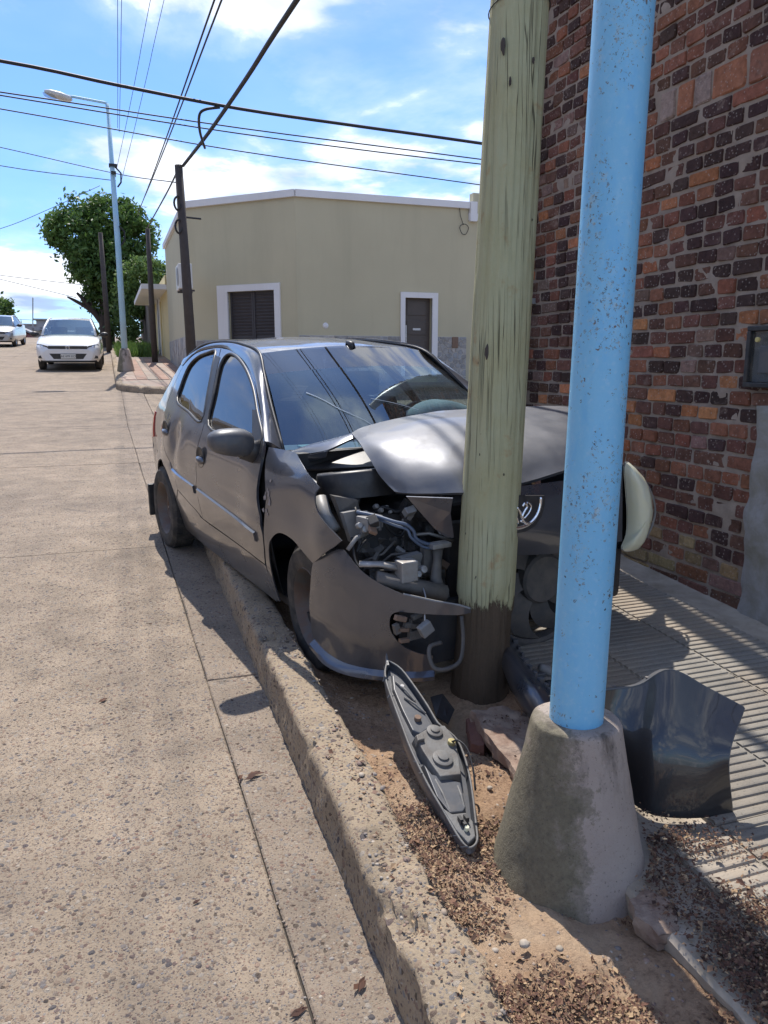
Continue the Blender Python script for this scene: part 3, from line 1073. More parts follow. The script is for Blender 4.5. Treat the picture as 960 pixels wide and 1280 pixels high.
# its paving strips, alternately reddish and grey
M['strip_red'] = tile_mat('reddish_paver', (0.30, 0.17, 0.12), (0.31, 0.22, 0.17))
for i, xx in enumerate(np.arange(0.30, 1.80, 0.25)):
    for a in np.arange(19.0, 28.0, 1.5):
        mm = MB()
        x0, x1, y0, y1 = xx + 0.01, xx + 0.24, a + 0.01, a + 1.49
        mm.add([(x0, y0, gz(y0) + 0.137), (x1, y0, gz(y0) + 0.137), (x1, y1, gz(y1) + 0.137), (x0, y1, gz(y1) + 0.137),
                (x0, y0, gz(y0) + 0.149), (x1, y0, gz(y0) + 0.149), (x1, y1, gz(y1) + 0.149), (x0, y1, gz(y1) + 0.149)],
               [(4, 5, 6, 7), (0, 1, 5, 4), (1, 2, 6, 5), (2, 3, 7, 6), (3, 0, 4, 7)])
        mm.build('paver', M['strip_red'] if i % 2 else M['tile_far'], far_walk)
# left pavement across the street
lw = sheet('sidewalk', -10.2, -7.75, [-8, 58], 0.14, M['tile_far'])
lk = kerb_path([(-7.6, 58.0), (-7.6, -8.0)], PROF2, lambda L: list(np.arange(0, L, 0.7)) + [L], 'kerb', M['kerb'], 0.004)

# ---------------------------------------------------------------- old brick wall
wall = thing('brick_wall', 'tall old wall of dark red and orange bricks with crumbling mortar along the pavement', 'wall', (WX, 4.0, gz(4) + 0.16))
WALL_END = 5.62
inv = Matrix.Translation(-wall.location)


def wchild(mb_, name, mat, **kw):
    mb_.v = [tuple(Vector(v) - wall.location) for v in mb_.v]
    return mb_.build(name, mat, wall, **kw)


mb = MB()


def mort(u, v):
    y = 0.2 + (WALL_END - 0.012 - 0.2) * u
    z = 0.05 + 5.6 * v
    return (WX + 0.003 - 0.008 * fbm((y, z, 0), 9.0, 4) - 0.006 * fbm((y, z, 7), 2.0, 3), y, z)


mb.grid(mort, 220, 230)
b_ = len(mb.v)
mb.add([(WX + 0.012, 0.2, 0.0), (WX + 0.012, WALL_END - .014, 0.0), (WX + 0.012, WALL_END - .014, 5.64), (WX + 0.012, 0.2, 5.64),
        (9.0, 0.2, 0.0), (9.0, WALL_END - .014, 0.0), (9.0, WALL_END - .014, 5.64), (9.0, 0.2, 5.64)],
       [(1, 5, 6, 2), (3, 2, 6, 7), (0, 3, 7, 4), (4, 7, 6, 5)])
wchild(mb, 'mortar', M['mortar'], smooth=True, angle=0.8)

PITCH_B = 0.0815
Z0 = 0.155
R_ = random.Random(21)
DARK, BROWN, RED, ORANGE, GREYB, OCHRE = (0.066, 0.036, 0.032), (0.145, 0.068, 0.050), (0.235, 0.095, 0.058), (0.42, 0.17, 0.08), (0.21, 0.13, 0.105), (0.30, 0.21, 0.11)


def brick_colour(y, z):
    n = fbm((y, z, 9), 1.1, 3)
    if z - gz(y) < 0.42:
        base = [(OCHRE, 5), (GREYB, 2), (BROWN, 2), (RED, 1)]
    elif z < 1.15:
        base = [(RED, 5), (BROWN, 4), (DARK, 2), (ORANGE, 1.3)]
    else:
        base = [(DARK, 4.5 - 3 * n), (BROWN, 4), (RED, 2.4 + 2 * n), (ORANGE, 0.7 + 1.0 * max(0, n)), (GREYB, 0.9)]
    base = [(c, max(0.02, w)) for c, w in base]
    t = R_.uniform(0, sum(w for c, w in base))
    for c, w in base:
        t -= w
        if t <= 0:
            break
    k = R_.uniform(0.75, 1.3)
    return tuple(min(0.6, q * k * R_.uniform(0.93, 1.07)) for q in c)


def brick_geo(mb, y0, y1, z0, z1, colr, tri_rich=True):
    """one worn brick: chamfered, slightly twisted front, back buried in the mortar"""
    j = lambda a: R_.uniform(-a, a)
    xf = WX - 0.005 + j(0.004)
    ch = min(0.008, (y1 - y0) * 0.10)
    tw = j(0.0035)
    rim = [(y0 + ch + j(.006), z0 + j(.005)), (y1 - ch + j(.006), z0 + j(.005)), (y1 + j(.003), z0 + ch * .8), (y1 + j(.003), z1 - ch * .8),
           (y1 - ch + j(.004), z1 + j(.003)), (y0 + ch + j(.004), z1 + j(.003)), (y0 + j(.003), z1 - ch * .8), (y0 + j(.003), z0 + ch * .8)]
    cy_, cz_ = (y0 + y1) / 2, (z0 + z1) / 2
    back = [(WX + 0.03, y, z) for y, z in rim]
    mid = [(xf + 0.007 + j(.003), y, z) for y, z in rim]
    frt = [(xf + tw * (1 if y > cy_ else -1) + j(.002), cy_ + (y - cy_) * 0.94, cz_ + (z - cz_) * 0.90) for y, z in rim]
    n = 8
    fs = [(i, (i + 1) % n, n + (i + 1) % n, n + i) for i in range(n)]
    fs += [(n + i, n + (i + 1) % n, 2 * n + (i + 1) % n, 2 * n + i) for i in range(n)]
    fs += [tuple(2 * n + i for i in range(n))]
    mb.col = colr
    mb.add(back + mid + frt, fs)


BR = []
row = 0
z = Z0
big = on_x(898, 112, WX)           # row of pale stone blocks let into the brickwork
ROWB = int((big[2] - Z0) / PITCH_B)
while z < 5.55:
    ztop = z + PITCH_B - 0.0155
    y = 0.22 - R_.uniform(0, 0.12)
    base = (z - gz(3.0)) < 0.27
    while y < WALL_END - 0.03:
        L = R_.uniform(0.236, 0.256) if base else (R_.uniform(0.112, 0.134) if R_.random() < 0.9 else R_.uniform(0.17, 0.24))
        y1 = min(y + L, WALL_END)
        ym, zm = (y + y1) / 2, (z + ztop) / 2
        skip = (ym < 2.98 + 0.03 * fbm((0, zm, 3), 4.0, 2) and zm < 1.38) or (zm < gz(ym) + 0.13)
        inband = row in (ROWB, ROWB + 1) and 2.4 < ym < 3.98
        if not skip and y1 - y > 0.03:
            if inband:
                if row == ROWB:
                    BR.append((y, y1 + (0.10 if R_.random() < 0.5 else 0), z, ztop + PITCH_B, R_.choice([(0.30, 0.22, 0.19), (0.36, 0.15, 0.085), (0.33, 0.245, 0.21), (0.27, 0.12, 0.08)])))
                    y1 = BR[-1][1]
            else:
                dz = 0.005 * fbm((ym, z, 2), 2.5, 3)
                BR.append((y, y1, z + dz + R_.uniform(-.002, .002), ztop + dz + R_.uniform(-.003, .003), brick_colour(ym, zm)))
        y = y1 + R_.uniform(0.011, 0.019)
    z += PITCH_B
    row += 1


def vis_area(bk):
    y0, y1, z0, z1, c = bk
    a = project((WX, y0, (z0 + z1) / 2))
    b = project((WX, y1, (z0 + z1) / 2))
    cxp, cyp = (a[0] + b[0]) / 2, (a[1] + b[1]) / 2
    if not (-5 < cyp < 1280 and 690 < cxp < 968):
        return 0
    pl = 727 + (900 - cyp) * 0.07
    if pl - 38 < cxp < pl + 38:
        return 0
    return abs(a[0] - b[0]) * (z1 - z0) / a[2]


BR.sort(key=vis_area, reverse=True)
for bk in BR[:300]:
    mb = MB()
    brick_geo(mb, *bk)
    wchild(mb, 'brick', M['brick'])
mb = MB()
for bk in BR[300:]:
    brick_geo(mb, *bk)
tag(wchild(mb, 'bricks', M['brick']), kind='stuff')

# rendered pier at the right end of the visible brickwork
mb = MB()


def pier(u, v):
    edge_y = 3.03 + 0.05 * fbm((0, v * 1.3, 6), 3.0, 4)
    y = 1.6 + (edge_y - 1.6) * u
    top = 1.40 + 0.07 * fbm((y, 0, 2), 3.0, 4)
    z = 0.0 + top * v
    rim = min(1.0, (1 - u) * 22, (1 - v) * 22)
    return (WX + 0.006 - (0.034 + 0.010 * fbm((y, z, 1), 6.0, 5)) * max(0.0, rim) ** 0.5, y, z)


mb.grid(pier, 60, 60)
wchild(mb, 'plaster_render', M['plaster'], smooth=True)

# small glazed meter box set in the wall
a, b = on_x(937, 411, WX - 0.03), on_x(939, 481, WX - 0.03)
ml, mt, mbm = a[1], a[2], b[2]
mw = 0.30
box = thing('meter_box', 'small black framed glazed meter box fixed to the brick wall', 'meter box', (WX - 0.02, ml - mw / 2, mbm))
fr = MB()
h = mt - mbm
for (cy_, cz_, sy_, sz_) in ((0, 0.0, mw, 0.024), (0, h, mw, 0.024), (-mw / 2 + .012, h / 2, 0.024, h - .024), (mw / 2 - .012, h / 2, 0.024, h - .024)):
    fr.box((0, cy_, cz_), (0.05, sy_, sz_), bev=0.004)
fr.build('frame', M['black_plastic'], box)
MB().box((0.012, 0, h / 2), (0.01, mw - .05, h - .03)).build('back_plate', M['grey_plastic'], box)
MB().box((-0.006, 0, h / 2), (0.004, mw - .05, h - .03)).build('pane', M['clear_glass'], box)
MB().box((0.0, 0.02, h * 0.45), (0.02, 0.11, 0.13), bev=0.004).build('meter', M['slate_plastic'], box)
MB().lathe([(0, 0), (0.012, 0), (0.012, 0.012), (0, 0.012)], 10, Matrix.Translation((-.03, mw * 0.22, h * 0.8)) @ Matrix.Rotation(-math.pi / 2, 4, 'Y')).build('seal', simple('brass_seal', (0.6, 0.5, 0.2), 0.4), box)
# ---------------------------------------------------------------- corner house across the side street


def on_vert(px, py, P0, P1):
    """pixel -> (distance along wall, z) on the vertical plane through plan points P0, P1"""
    r = ray(px, py)
    d = np.array(P1, float) - np.array(P0, float)
    L = np.linalg.norm(d)
    d /= L
    A_ = np.array([[d[0], -r[0]], [d[1], -r[1]]])
    s, t = np.linalg.solve(A_, np.array([-P0[0], -P0[1]]))
    return s, CAM_H + t * r[2]


def wall_matrix(P0, P1):
    """local x along the wall, local y up, local z out of the wall (towards the right-hand side of P0->P1)"""
    d = Vector((P1[0] - P0[0], P1[1] - P0[1], 0)).normalized()
    n = Vector((d.y, -d.x, 0))
    return Matrix(((d.x, 0, n.x, P0[0]), (d.y, 0, n.y, P0[1]), (0, 1, n.z, 0), (0, 0, 0, 1)))


def voronoi_stones(w, h, n, seed, gap=0.014):
    R2 = random.Random(seed)
    pts = []
    tries = 0
    dmin = 0.72 * math.sqrt(w * h / n)
    while len(pts) < n and tries < 9000:
        p = (R2.uniform(0, w), R2.uniform(0, h))
        tries += 1
        if all((p[0] - q[0]) ** 2 + (p[1] - q[1]) ** 2 > dmin * dmin for q in pts):
            pts.append(p)
    cells = []
    for i, p in enumerate(pts):
        poly = [(0, 0), (w, 0), (w, h), (0, h)]
        near = sorted((q for j, q in enumerate(pts) if j != i), key=lambda q: (q[0] - p[0]) ** 2 + (q[1] - p[1]) ** 2)[:16]
        for q in near:
            mx, my = (p[0] + q[0]) / 2, (p[1] + q[1]) / 2
            nx, ny = q[0] - p[0], q[1] - p[1]
            out = []
            for k in range(len(poly)):
                a, b = poly[k], poly[(k + 1) % len(poly)]
                da = (a[0] - mx) * nx + (a[1] - my) * ny
                db = (b[0] - mx) * nx + (b[1] - my) * ny
                if da <= 0:
                    out.append(a)
                if da * db < 0:
                    t = da / (da - db)
                    out.append((a[0] + (b[0] - a[0]) * t, a[1] + (b[1] - a[1]) * t))
            poly = out
            if len(poly) < 3:
                break
        if len(poly) >= 3:
            c = (sum(a[0] for a in poly) / len(poly), sum(a[1] for a in poly) / len(poly))
            sh = []
            for a in poly:
                d = math.hypot(a[0] - c[0], a[1] - c[1])
                k = max(0.3, 1 - gap / max(d, 1e-3) * 0.9)
                sh.append((c[0] + (a[0] - c[0]) * k, c[1] + (a[1] - c[1]) * k))
            cells.append(sh)
    return cells


A_, B_, C_, D_, E_ = (1.9, 19.85), (4.09, 17.66), (8.32, 17.66), (14.0, 17.66), (1.9, 27.0)
TOPZ = on_vert(373, 243, A_, B_)[1]
house = thing('corner_house', 'single storey olive cream house with chamfered corner, white coping and slate stone base', 'house', (4.0, 20.0, gz(20) + 0.14))
hl = house.location.copy()


def hbuild(mb, name, mat, parent=None, **kw):
    if parent is None or parent is house:
        mb.v = [tuple(Vector(v) - hl) for v in mb.v]
        return mb.build(name, mat, house, **kw)
    mb.v = [tuple(Vector(v) - hl) for v in mb.v]
    return mb.build(name, mat, parent, **kw)


def facade(P0, P1, zb, zt, holes=(), depth=0.16):
    L = math.dist(P0, P1)
    W_ = wall_matrix(P0, P1)
    mb = MB()
    vs, fs = fill2d([(0, zb), (L, zb), (L, zt), (0, zt)], [[(a, c), (b, c), (b, d), (a, d)] for a, b, c, d in holes], step=1.1)
    mb.add([(x, y, 0) for x, y in vs], fs, W_)
    for a, b, c, d in holes:                    # reveals
        q = [(a, c), (b, c), (b, d), (a, d)]
        for i in range(4):
            p0, p1 = q[i], q[(i + 1) % 4]
            mb.add([(p0[0], p0[1], 0), (p1[0], p1[1], 0), (p1[0], p1[1], -depth), (p0[0], p0[1], -depth)], [(0, 1, 2, 3)], W_)
    return hbuild(mb, 'wall', M['cream']), W_, L


s0, zw1 = on_vert(285, 365, A_, B_)
s1, zw0 = on_vert(345, 419, A_, B_)
zw0 -= 0.08
f1, WA, LA = facade(A_, B_, 0.4, TOPZ, [(s0, s1, zw0, zw1)])
d0, dz1 = on_vert(506, 372, B_, C_)
d1, _ = on_vert(540, 372, B_, C_)
dz0 = gz(17.6) + 0.28
f2, WB, LB = facade(B_, C_, 0.4, TOPZ, [(d0, d1, dz0, dz1)], 0.2)
f3, WE, LE = facade(E_, A_, 0.4, TOPZ)
TOP2 = on_vert(585, 273, B_, D_)[1]
f4, WD, LD = facade(C_, D_, 0.4, TOP2)
# roof deck and back
mb = MB()
pl = [E_, A_, B_, C_, (C_[0], 27.0)]
mb.add([(x, y, TOPZ - 0.35) for x, y in pl], [tuple(range(5))])
mb.add([(C_[0], 17.66, TOP2 - 0.3), (C_[0], 17.66, TOPZ), (C_[0], 27, TOPZ), (C_[0], 27, TOP2 - 0.3)], [(0, 1, 2, 3)])
mb.add([(E_[0], 27, 0.4), (E_[0], 27, TOPZ), (C_[0], 27, TOPZ), (C_[0], 27, 0.4)], [(0, 1, 2, 3)])
hbuild(mb, 'roof', M['grey_far'])
# white coping
for P0, P1, zt, W_ in ((A_, B_, TOPZ, WA), (B_, C_, TOPZ, WB), (E_, A_, TOPZ, WE), (C_, D_, TOP2, WD)):
    L = math.dist(P0, P1)
    mb = MB().box((L / 2, zt + 0.035, -0.06), (L + 0.012, 0.15, 0.26), W_)
    hbuild(mb, 'coping', M['white_trim'])
hbuild(MB().box((LB + 0.096, (TOPZ + TOP2) / 2 + .021, -0.05), (0.17, TOPZ - TOP2 + 0.19, 0.31), WB), 'coping', M['white_trim'])
# a taller pale pier where the lower wall begins
q = on_vert(597, 241, B_, D_)
hbuild(MB().box((q[0] + 0.35, (TOP2 + q[1]) / 2, -0.13), (0.9, q[1] - TOP2, 0.2), WB), 'chimney', M['cream'])

# window: white surround, two louvred shutter leaves
so0, zo1 = on_vert(272, 357.5, A_, B_)
so1, _ = on_vert(350.5, 357.5, A_, B_)
mb = MB()
mb.box(((so0 + so1) / 2, (zw1 + zo1) / 2, 0.01), (so1 - so0, zo1 - zw1, 0.07), WA)
mb.box(((so0 + s0) / 2, (zw0 + zw1) / 2, 0.01), (s0 - so0, zw1 - zw0, 0.07), WA)
mb.box(((so1 + s1) / 2, (zw0 + zw1) / 2, 0.01), (so1 - s1, zw1 - zw0, 0.07), WA)
win = hbuild(mb, 'window_surround', M['white_trim'])
sm = (s0 + s1) / 2
for a, b in ((s0 + .01, sm - .006), (sm + .006, s1 - .01)):
    mb = MB()
    mb.box(((a + b) / 2, (zw0 + zw1) / 2, -0.105), (b - a, zw1 - zw0 - .02, 0.02), WA)
    for x in (a + .02, b - .02):
        mb.box((x, (zw0 + zw1) / 2, -0.08), (0.04, zw1 - zw0 - .02, 0.03), WA)
    leaf = hbuild(mb, 'shutter', M['shutter'])
    nsl = 13
    for k in range(nsl):
        zc = zw0 + 0.07 + (zw1 - zw0 - 0.14) * (k + 0.5) / nsl
        m2 = MB().box((0, 0, 0), (b - a - .085, 0.05, 0.012), WA @ Matrix.Translation(((a + b) / 2, zc, -0.088)) @ Matrix.Rotation(0.6, 4, 'X'))
        hbuild(m2, 'slat', M['shutter'], leaf)

# door: white surround, dark leaf with raised panels, letter flap and pull bar
do0, dzo = on_vert(500.5, 365, B_, C_)
do1, _ = on_vert(547, 365, B_, C_)
mb = MB()
mb.box(((do0 + do1) / 2, (dz1 + dzo) / 2, 0.01), (do1 - do0, dzo - dz1, 0.07), WB)
for a, b in ((do0, d0), (d1, do1)):
    mb.box(((a + b) / 2, (dz0 + dz1) / 2, 0.01), (b - a, dz1 - dz0, 0.07), WB)
hbuild(mb, 'door_surround', M['white_trim'])
door = hbuild(MB().box(((d0 + d1) / 2, (dz0 + dz1) / 2, -0.15), (d1 - d0, dz1 - dz0, 0.04), WB), 'door', M['door_dark'])
for k in range(4):
    zc = dz0 + (dz1 - dz0) * (k + 0.5) / 4
    hbuild(MB().box(((d0 + d1) / 2, zc, -0.125), ((d1 - d0) * 0.7, (dz1 - dz0) * 0.18, 0.02), WB, bev=0.006), 'panel', M['door_dark'], door)
hbuild(MB().box((d0 + 0.07, dz0 + 1.0, -0.10), (0.03, 0.42, 0.03), WB), 'handle', M['metal'], door)
hbuild(MB().box(((d0 + d1) / 2, dz0 + 1.12, -0.11), (0.2, 0.05, 0.02), WB), 'letter_flap', M['metal'], door)

# slate crazy paving base on the walls
zdB = on_vert(560, 421, B_, C_)[1]
zdA = on_vert(250, 418.5, A_, B_)[1]


def dado(W_, x0, x1, z0, z1, n, seed):
    w, h = x1 - x0, z1 - z0
    hbuild(MB().box((x0 + w / 2, z0 + h / 2, 0.006), (w, h, 0.02), W_), 'stone_bed', M['stone_joint'])
    for c in voronoi_stones(w, h, n, seed):
        hbuild(MB().prism(c, 0.014, 0.03 + rnd.uniform(-.004, .006), W_ @ Matrix.Translation((x0, z0, 0))), 'stone', M['stone'])


dado(WB, do1 + .01, LB, gz(17.6) + 0.1, zdB, 60, 3)
dado(WB, 0.02, do0 - .01, gz(17.6) + 0.1, zdB, 40, 4)
dado(WA, 0.0, LA - 0.01, gz(18.6) + 0.1, zw0 - 0.01, 36, 5)
dado(WE, 0.3, LE, gz(23) + 0.02, zdA, 70, 6)
# electric box in the stone base, coil of wire and a small round vent
e0, ez = on_vert(568, 428, B_, C_)
hbuild(MB().box((e0, ez, 0.035), (0.16, 0.26, 0.05), WB, bev=0.01), 'meter_cover', M['brown'])
v0, vz = on_vert(407, 407, B_, C_)
hbuild(MB().lathe([(0, 0.03), (0.05, 0.02), (0.07, 0.0)], 12, WB @ Matrix.Translation((v0, vz, 0))), 'vent', M['white_trim'])
c0, cz0 = on_vert(579, 287, B_, D_)
mb = MB()
mb.tube([(c0 + 0.11 * math.cos(t) * (1 + 0.1 * math.sin(3 * t)), cz0 + 0.12 * math.sin(t), 0.05 + 0.01 * math.sin(2 * t)) for t in np.linspace(0, 12.6, 40)], 0.008, 5, M=WB)
mb.tube([(c0 - 0.02, cz0 + 0.1, 0.05), (c0 - 0.1, cz0 + 0.3, 0.04), (c0 - 0.12, cz0 + 0.5, 0.03)], 0.008, 5, M=WB)
hbuild(mb, 'wire_coil', M['cable'])
# air conditioner on the street front
p = on_x(225, 347, 1.62)
ac = thing('air_conditioner', 'white air conditioner unit hung high on the street wall of the cream house', 'air conditioner', (1.9, p[1], p[2] - 0.28))
MB().box((-0.19, 0, 0.28), (0.30, 0.80, 0.54), bev=0.02).build('casing', M['ac_white'], ac)
MB().lathe([(0.03, 0.015), (0.2, 0.012), (0.21, 0.0)], 18, Matrix.Translation((-0.342, -0.12, 0.29)) @ Matrix.Rotation(-math.pi / 2, 4, 'Y')).build('fan_grille', M['grey_plastic'], ac)
MB().box((-0.16, 0.25, -0.02), (0.34, 0.04, 0.04)).box((-0.16, -0.25, -0.02), (0.34, 0.04, 0.04)).build('bracket', M['shutter'], ac)

# pale yellow annex beyond the cream house
annex = thing('yellow_annex', 'low pale yellow house front with projecting canopy beyond the cream house', 'house', (2.4, 31, gz(31) + 0.14))
al = annex.location.copy()


def abuild(mb, name, mat, **kw):
    mb.v = [tuple(Vector(v) - al) for v in mb.v]
    return mb.build(name, mat, annex, **kw)


za = on_x(210, 352, 1.9)[2]
abuild(MB().box((4.9, 31.02, (za + 0.8) / 2), (6.0, 8.0, za - 0.8)), 'wall', M['yellow'])
abuild(MB().box((1.55, 31.02, za - 0.10), (0.9, 7.9, 0.16)), 'canopy', M['white_trim'])
abuild(MB().box((2.3, 31.02, za + 0.13), (0.9, 8.0, 0.28)), 'parapet', M['yellow'])
abuild(MB().box((1.88, 31.4, gz(31) + 1.22), (0.06, 0.85, 2.15)), 'door', M['door_dark'])
abuild(MB().box((1.87, 30.85, gz(31) + 1.25), (0.08, 0.14, 2.3)).box((1.87, 31.95, gz(31) + 1.25), (0.08, 0.14, 2.3)), 'door_surround', M['white_trim'])
abuild(MB().tube([(1.82, 29.6, gz(29) + 0.2), (1.82, 29.6, za - 0.4)], 0.03, 6), 'downpipe', M['yellow'])

# board fence and vacant plot beyond
fence = thing('board_fence', 'grey weathered upright board fence in front of the light green tree', 'fence', (1.7, 38, gz(38) + 0.13))
for k in range(22):
    y = 35.2 + k * 0.5
    h = 2.3 + rnd.uniform(-0.35, 0.35)
    MB().box((rnd.uniform(-.02, .02), y - 38, gz(y) - gz(38) + h / 2), (0.03, 0.44, h), Matrix.Rotation(rnd.uniform(-.03, .03), 4, 'X')).build('board', M['fence'], fence)
MB().box((0.04, 2.5, 1.7), (0.05, 11, 0.08)).build('rail', M['fence'], fence)


# ---------------------------------------------------------------- trees
def leaves(mb, blobs, n, size, R2, shade_top=True):
    tot = sum(b[3] * b[4] * b[5] for b in blobs) ** 1.0
    zs = [b[2] + b[5] for b in blobs] + [b[2] - b[5] for b in blobs]
    zlo, zhi = min(zs), max(zs)
    for (x, y, z, rx, ry, rz) in blobs:
        k = int(n * rx * ry * rz / tot)
        # leaf clumps scattered in the shell and body of the blob
        nc = max(6, k // 26)
        for c in range(nc):
            d = Vector((R2.gauss(0, 1), R2.gauss(0, 1), R2.gauss(0, 1))).normalized()
            rr = R2.uniform(0.45, 1.08) ** 0.6
            cc = Vector((x + d.x * rx * rr, y + d.y * ry * rr, z + d.z * rz * rr))
            cs = size * R2.uniform(1.5, 3.2)
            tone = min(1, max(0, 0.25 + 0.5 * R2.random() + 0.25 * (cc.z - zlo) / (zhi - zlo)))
            for j in range(max(3, k // nc)):
                q = cc + Vector((R2.gauss(0, 1), R2.gauss(0, 1), R2.gauss(0, .7))) * cs * 0.55
                a = Vector((R2.gauss(0, 1), R2.gauss(0, 1), R2.gauss(0, 1))).normalized()
                b = a.cross(Vector((R2.gauss(0, 1), R2.gauss(0, 1), R2.gauss(0, 1)))).normalized()
                L = size * R2.uniform(0.6, 1.3)
                mb.col = (min(1, max(0, tone + R2.uniform(-.2, .2))),) * 3
                mb.add([q - a * L, q + b * L * 0.45, q + a * L, q - b * L * 0.45], [(0, 1, 2, 3)])


def px_blob(cxp, cyp, rx, ry, Y, dY):
    c = on_y(cxp, cyp, Y + dY)
    m = c[1] / math.cos(math.radians(16)) / 978
    return (c[0], c[1], c[2], rx * m, rx * m * 0.9, ry * m)


def tree(name, label, foot, trunk_paths, blobs, n, size, mat, seed, group='trees along the street'):
    t = thing(name, label, 'tree', foot, group=group)
    off = Vector(foot)
    mb = MB()
    for pts, rs in trunk_paths:
        pp = catmull(pts, 4)
        rr = list(np.interp(np.linspace(0, 1, len(pp)), np.linspace(0, 1, len(rs)), rs))
        mb.tube([Vector(p) - off for p in pp], rr, 7)
    mb.build('trunk', M['bark'], t, smooth=True)
    mb = MB()
    leaves(mb, [(b[0] - off.x, b[1] - off.y, b[2] - off.z, b[3], b[4], b[5]) for b in blobs], n, size, random.Random(seed))
    mb.build('crown', mat, t)
    return t


TY = 42.0
foot = on_y(133, 432, TY)
foot[2] = gz(TY) + 0.1
tp = lambda x, y, dy=0: tuple(on_y(x, y, TY + dy))
bl = [px_blob(*a) for a in ((98, 292, 33, 27, TY, 0), (138, 276, 36, 26, TY, .6), (172, 300, 22, 24, TY, 0), (126, 328, 34, 30, TY, -.4), (142, 366, 30, 34, TY, .3), (152, 398, 22, 26, TY, 0),
                            (92, 256, 9, 12, TY, 0), (163, 268, 15, 12, TY, .5), (78, 280, 15, 14, TY, 0), (110, 340, 20, 20, TY, .4), (184, 310, 11, 12, TY, 0), (120, 358, 14, 16, TY, 0), (158, 330, 26, 26, TY, 0))]
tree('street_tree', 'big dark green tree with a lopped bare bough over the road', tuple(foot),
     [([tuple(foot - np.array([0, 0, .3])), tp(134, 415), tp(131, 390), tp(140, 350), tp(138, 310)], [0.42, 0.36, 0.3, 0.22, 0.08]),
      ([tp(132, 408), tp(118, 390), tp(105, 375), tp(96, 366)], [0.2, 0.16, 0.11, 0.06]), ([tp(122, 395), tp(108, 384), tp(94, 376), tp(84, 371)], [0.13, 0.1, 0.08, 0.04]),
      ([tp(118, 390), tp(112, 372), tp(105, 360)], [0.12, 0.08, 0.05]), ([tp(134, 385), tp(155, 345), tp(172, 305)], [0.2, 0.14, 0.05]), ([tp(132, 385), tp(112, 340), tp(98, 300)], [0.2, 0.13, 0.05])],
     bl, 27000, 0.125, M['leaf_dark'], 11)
TY2 = 39.0
foot2 = on_y(186, 440, TY2)
foot2[2] = gz(TY2) + 0.1
tp2 = lambda x, y, dy=0: tuple(on_y(x, y, TY2 + dy))
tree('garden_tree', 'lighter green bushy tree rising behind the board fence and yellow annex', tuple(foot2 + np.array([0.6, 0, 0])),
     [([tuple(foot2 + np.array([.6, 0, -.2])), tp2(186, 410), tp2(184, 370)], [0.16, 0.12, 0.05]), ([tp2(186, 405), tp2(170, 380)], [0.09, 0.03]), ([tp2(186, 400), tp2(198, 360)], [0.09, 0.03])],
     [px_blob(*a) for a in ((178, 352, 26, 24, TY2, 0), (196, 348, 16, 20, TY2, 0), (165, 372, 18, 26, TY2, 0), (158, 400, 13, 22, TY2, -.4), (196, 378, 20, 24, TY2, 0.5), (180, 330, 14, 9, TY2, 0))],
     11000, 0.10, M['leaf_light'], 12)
TY3 = 56.0
foot3 = on_y(6, 428, TY3)
foot3[2] = gz(TY3)
tree('street_tree', 'small dark tree behind the silver parked car', tuple(foot3), [([tuple(foot3), tuple(on_y(6, 400, TY3)), tuple(on_y(5, 385, TY3))], [0.14, 0.1, 0.04])],
     [px_blob(*a) for a in ((4, 392, 9, 14, TY3, 0), (-6, 398, 10, 14, TY3, 0), (8, 404, 6, 8, TY3, 0), (5, 378, 4, 5, TY3, 0), (14, 410, 6, 6, TY3, 0))], 2200, 0.16, M['leaf_dark'], 13)

# grass by the fence
mb = MB()
R2 = random.Random(5)
for k in range(5200):
    x, y = R2.uniform(0.25, 1.62), R2.uniform(29.5, 37.5)
    h = R2.uniform(0.12, 0.4) * (1.3 if R2.random() < 0.15 else 1)
    z = gz(y) + 0.13
    a = R2.uniform(0, 6.28)
    w = 0.025
    mb.col = (R2.random(),) * 3
    dx, dy = math.cos(a) * w, math.sin(a) * w
    lx, ly = R2.gauss(0, .09), R2.gauss(0, .09)
    mb.add([(x - dx, y - dy, z), (x + dx, y + dy, z), (x + lx, y + ly, z + h)], [(0, 1, 2)])
tag(mb.build('grass', M['grass'], None), 'rough green grass growing on the verge behind the street lamp', 'grass', kind='stuff')

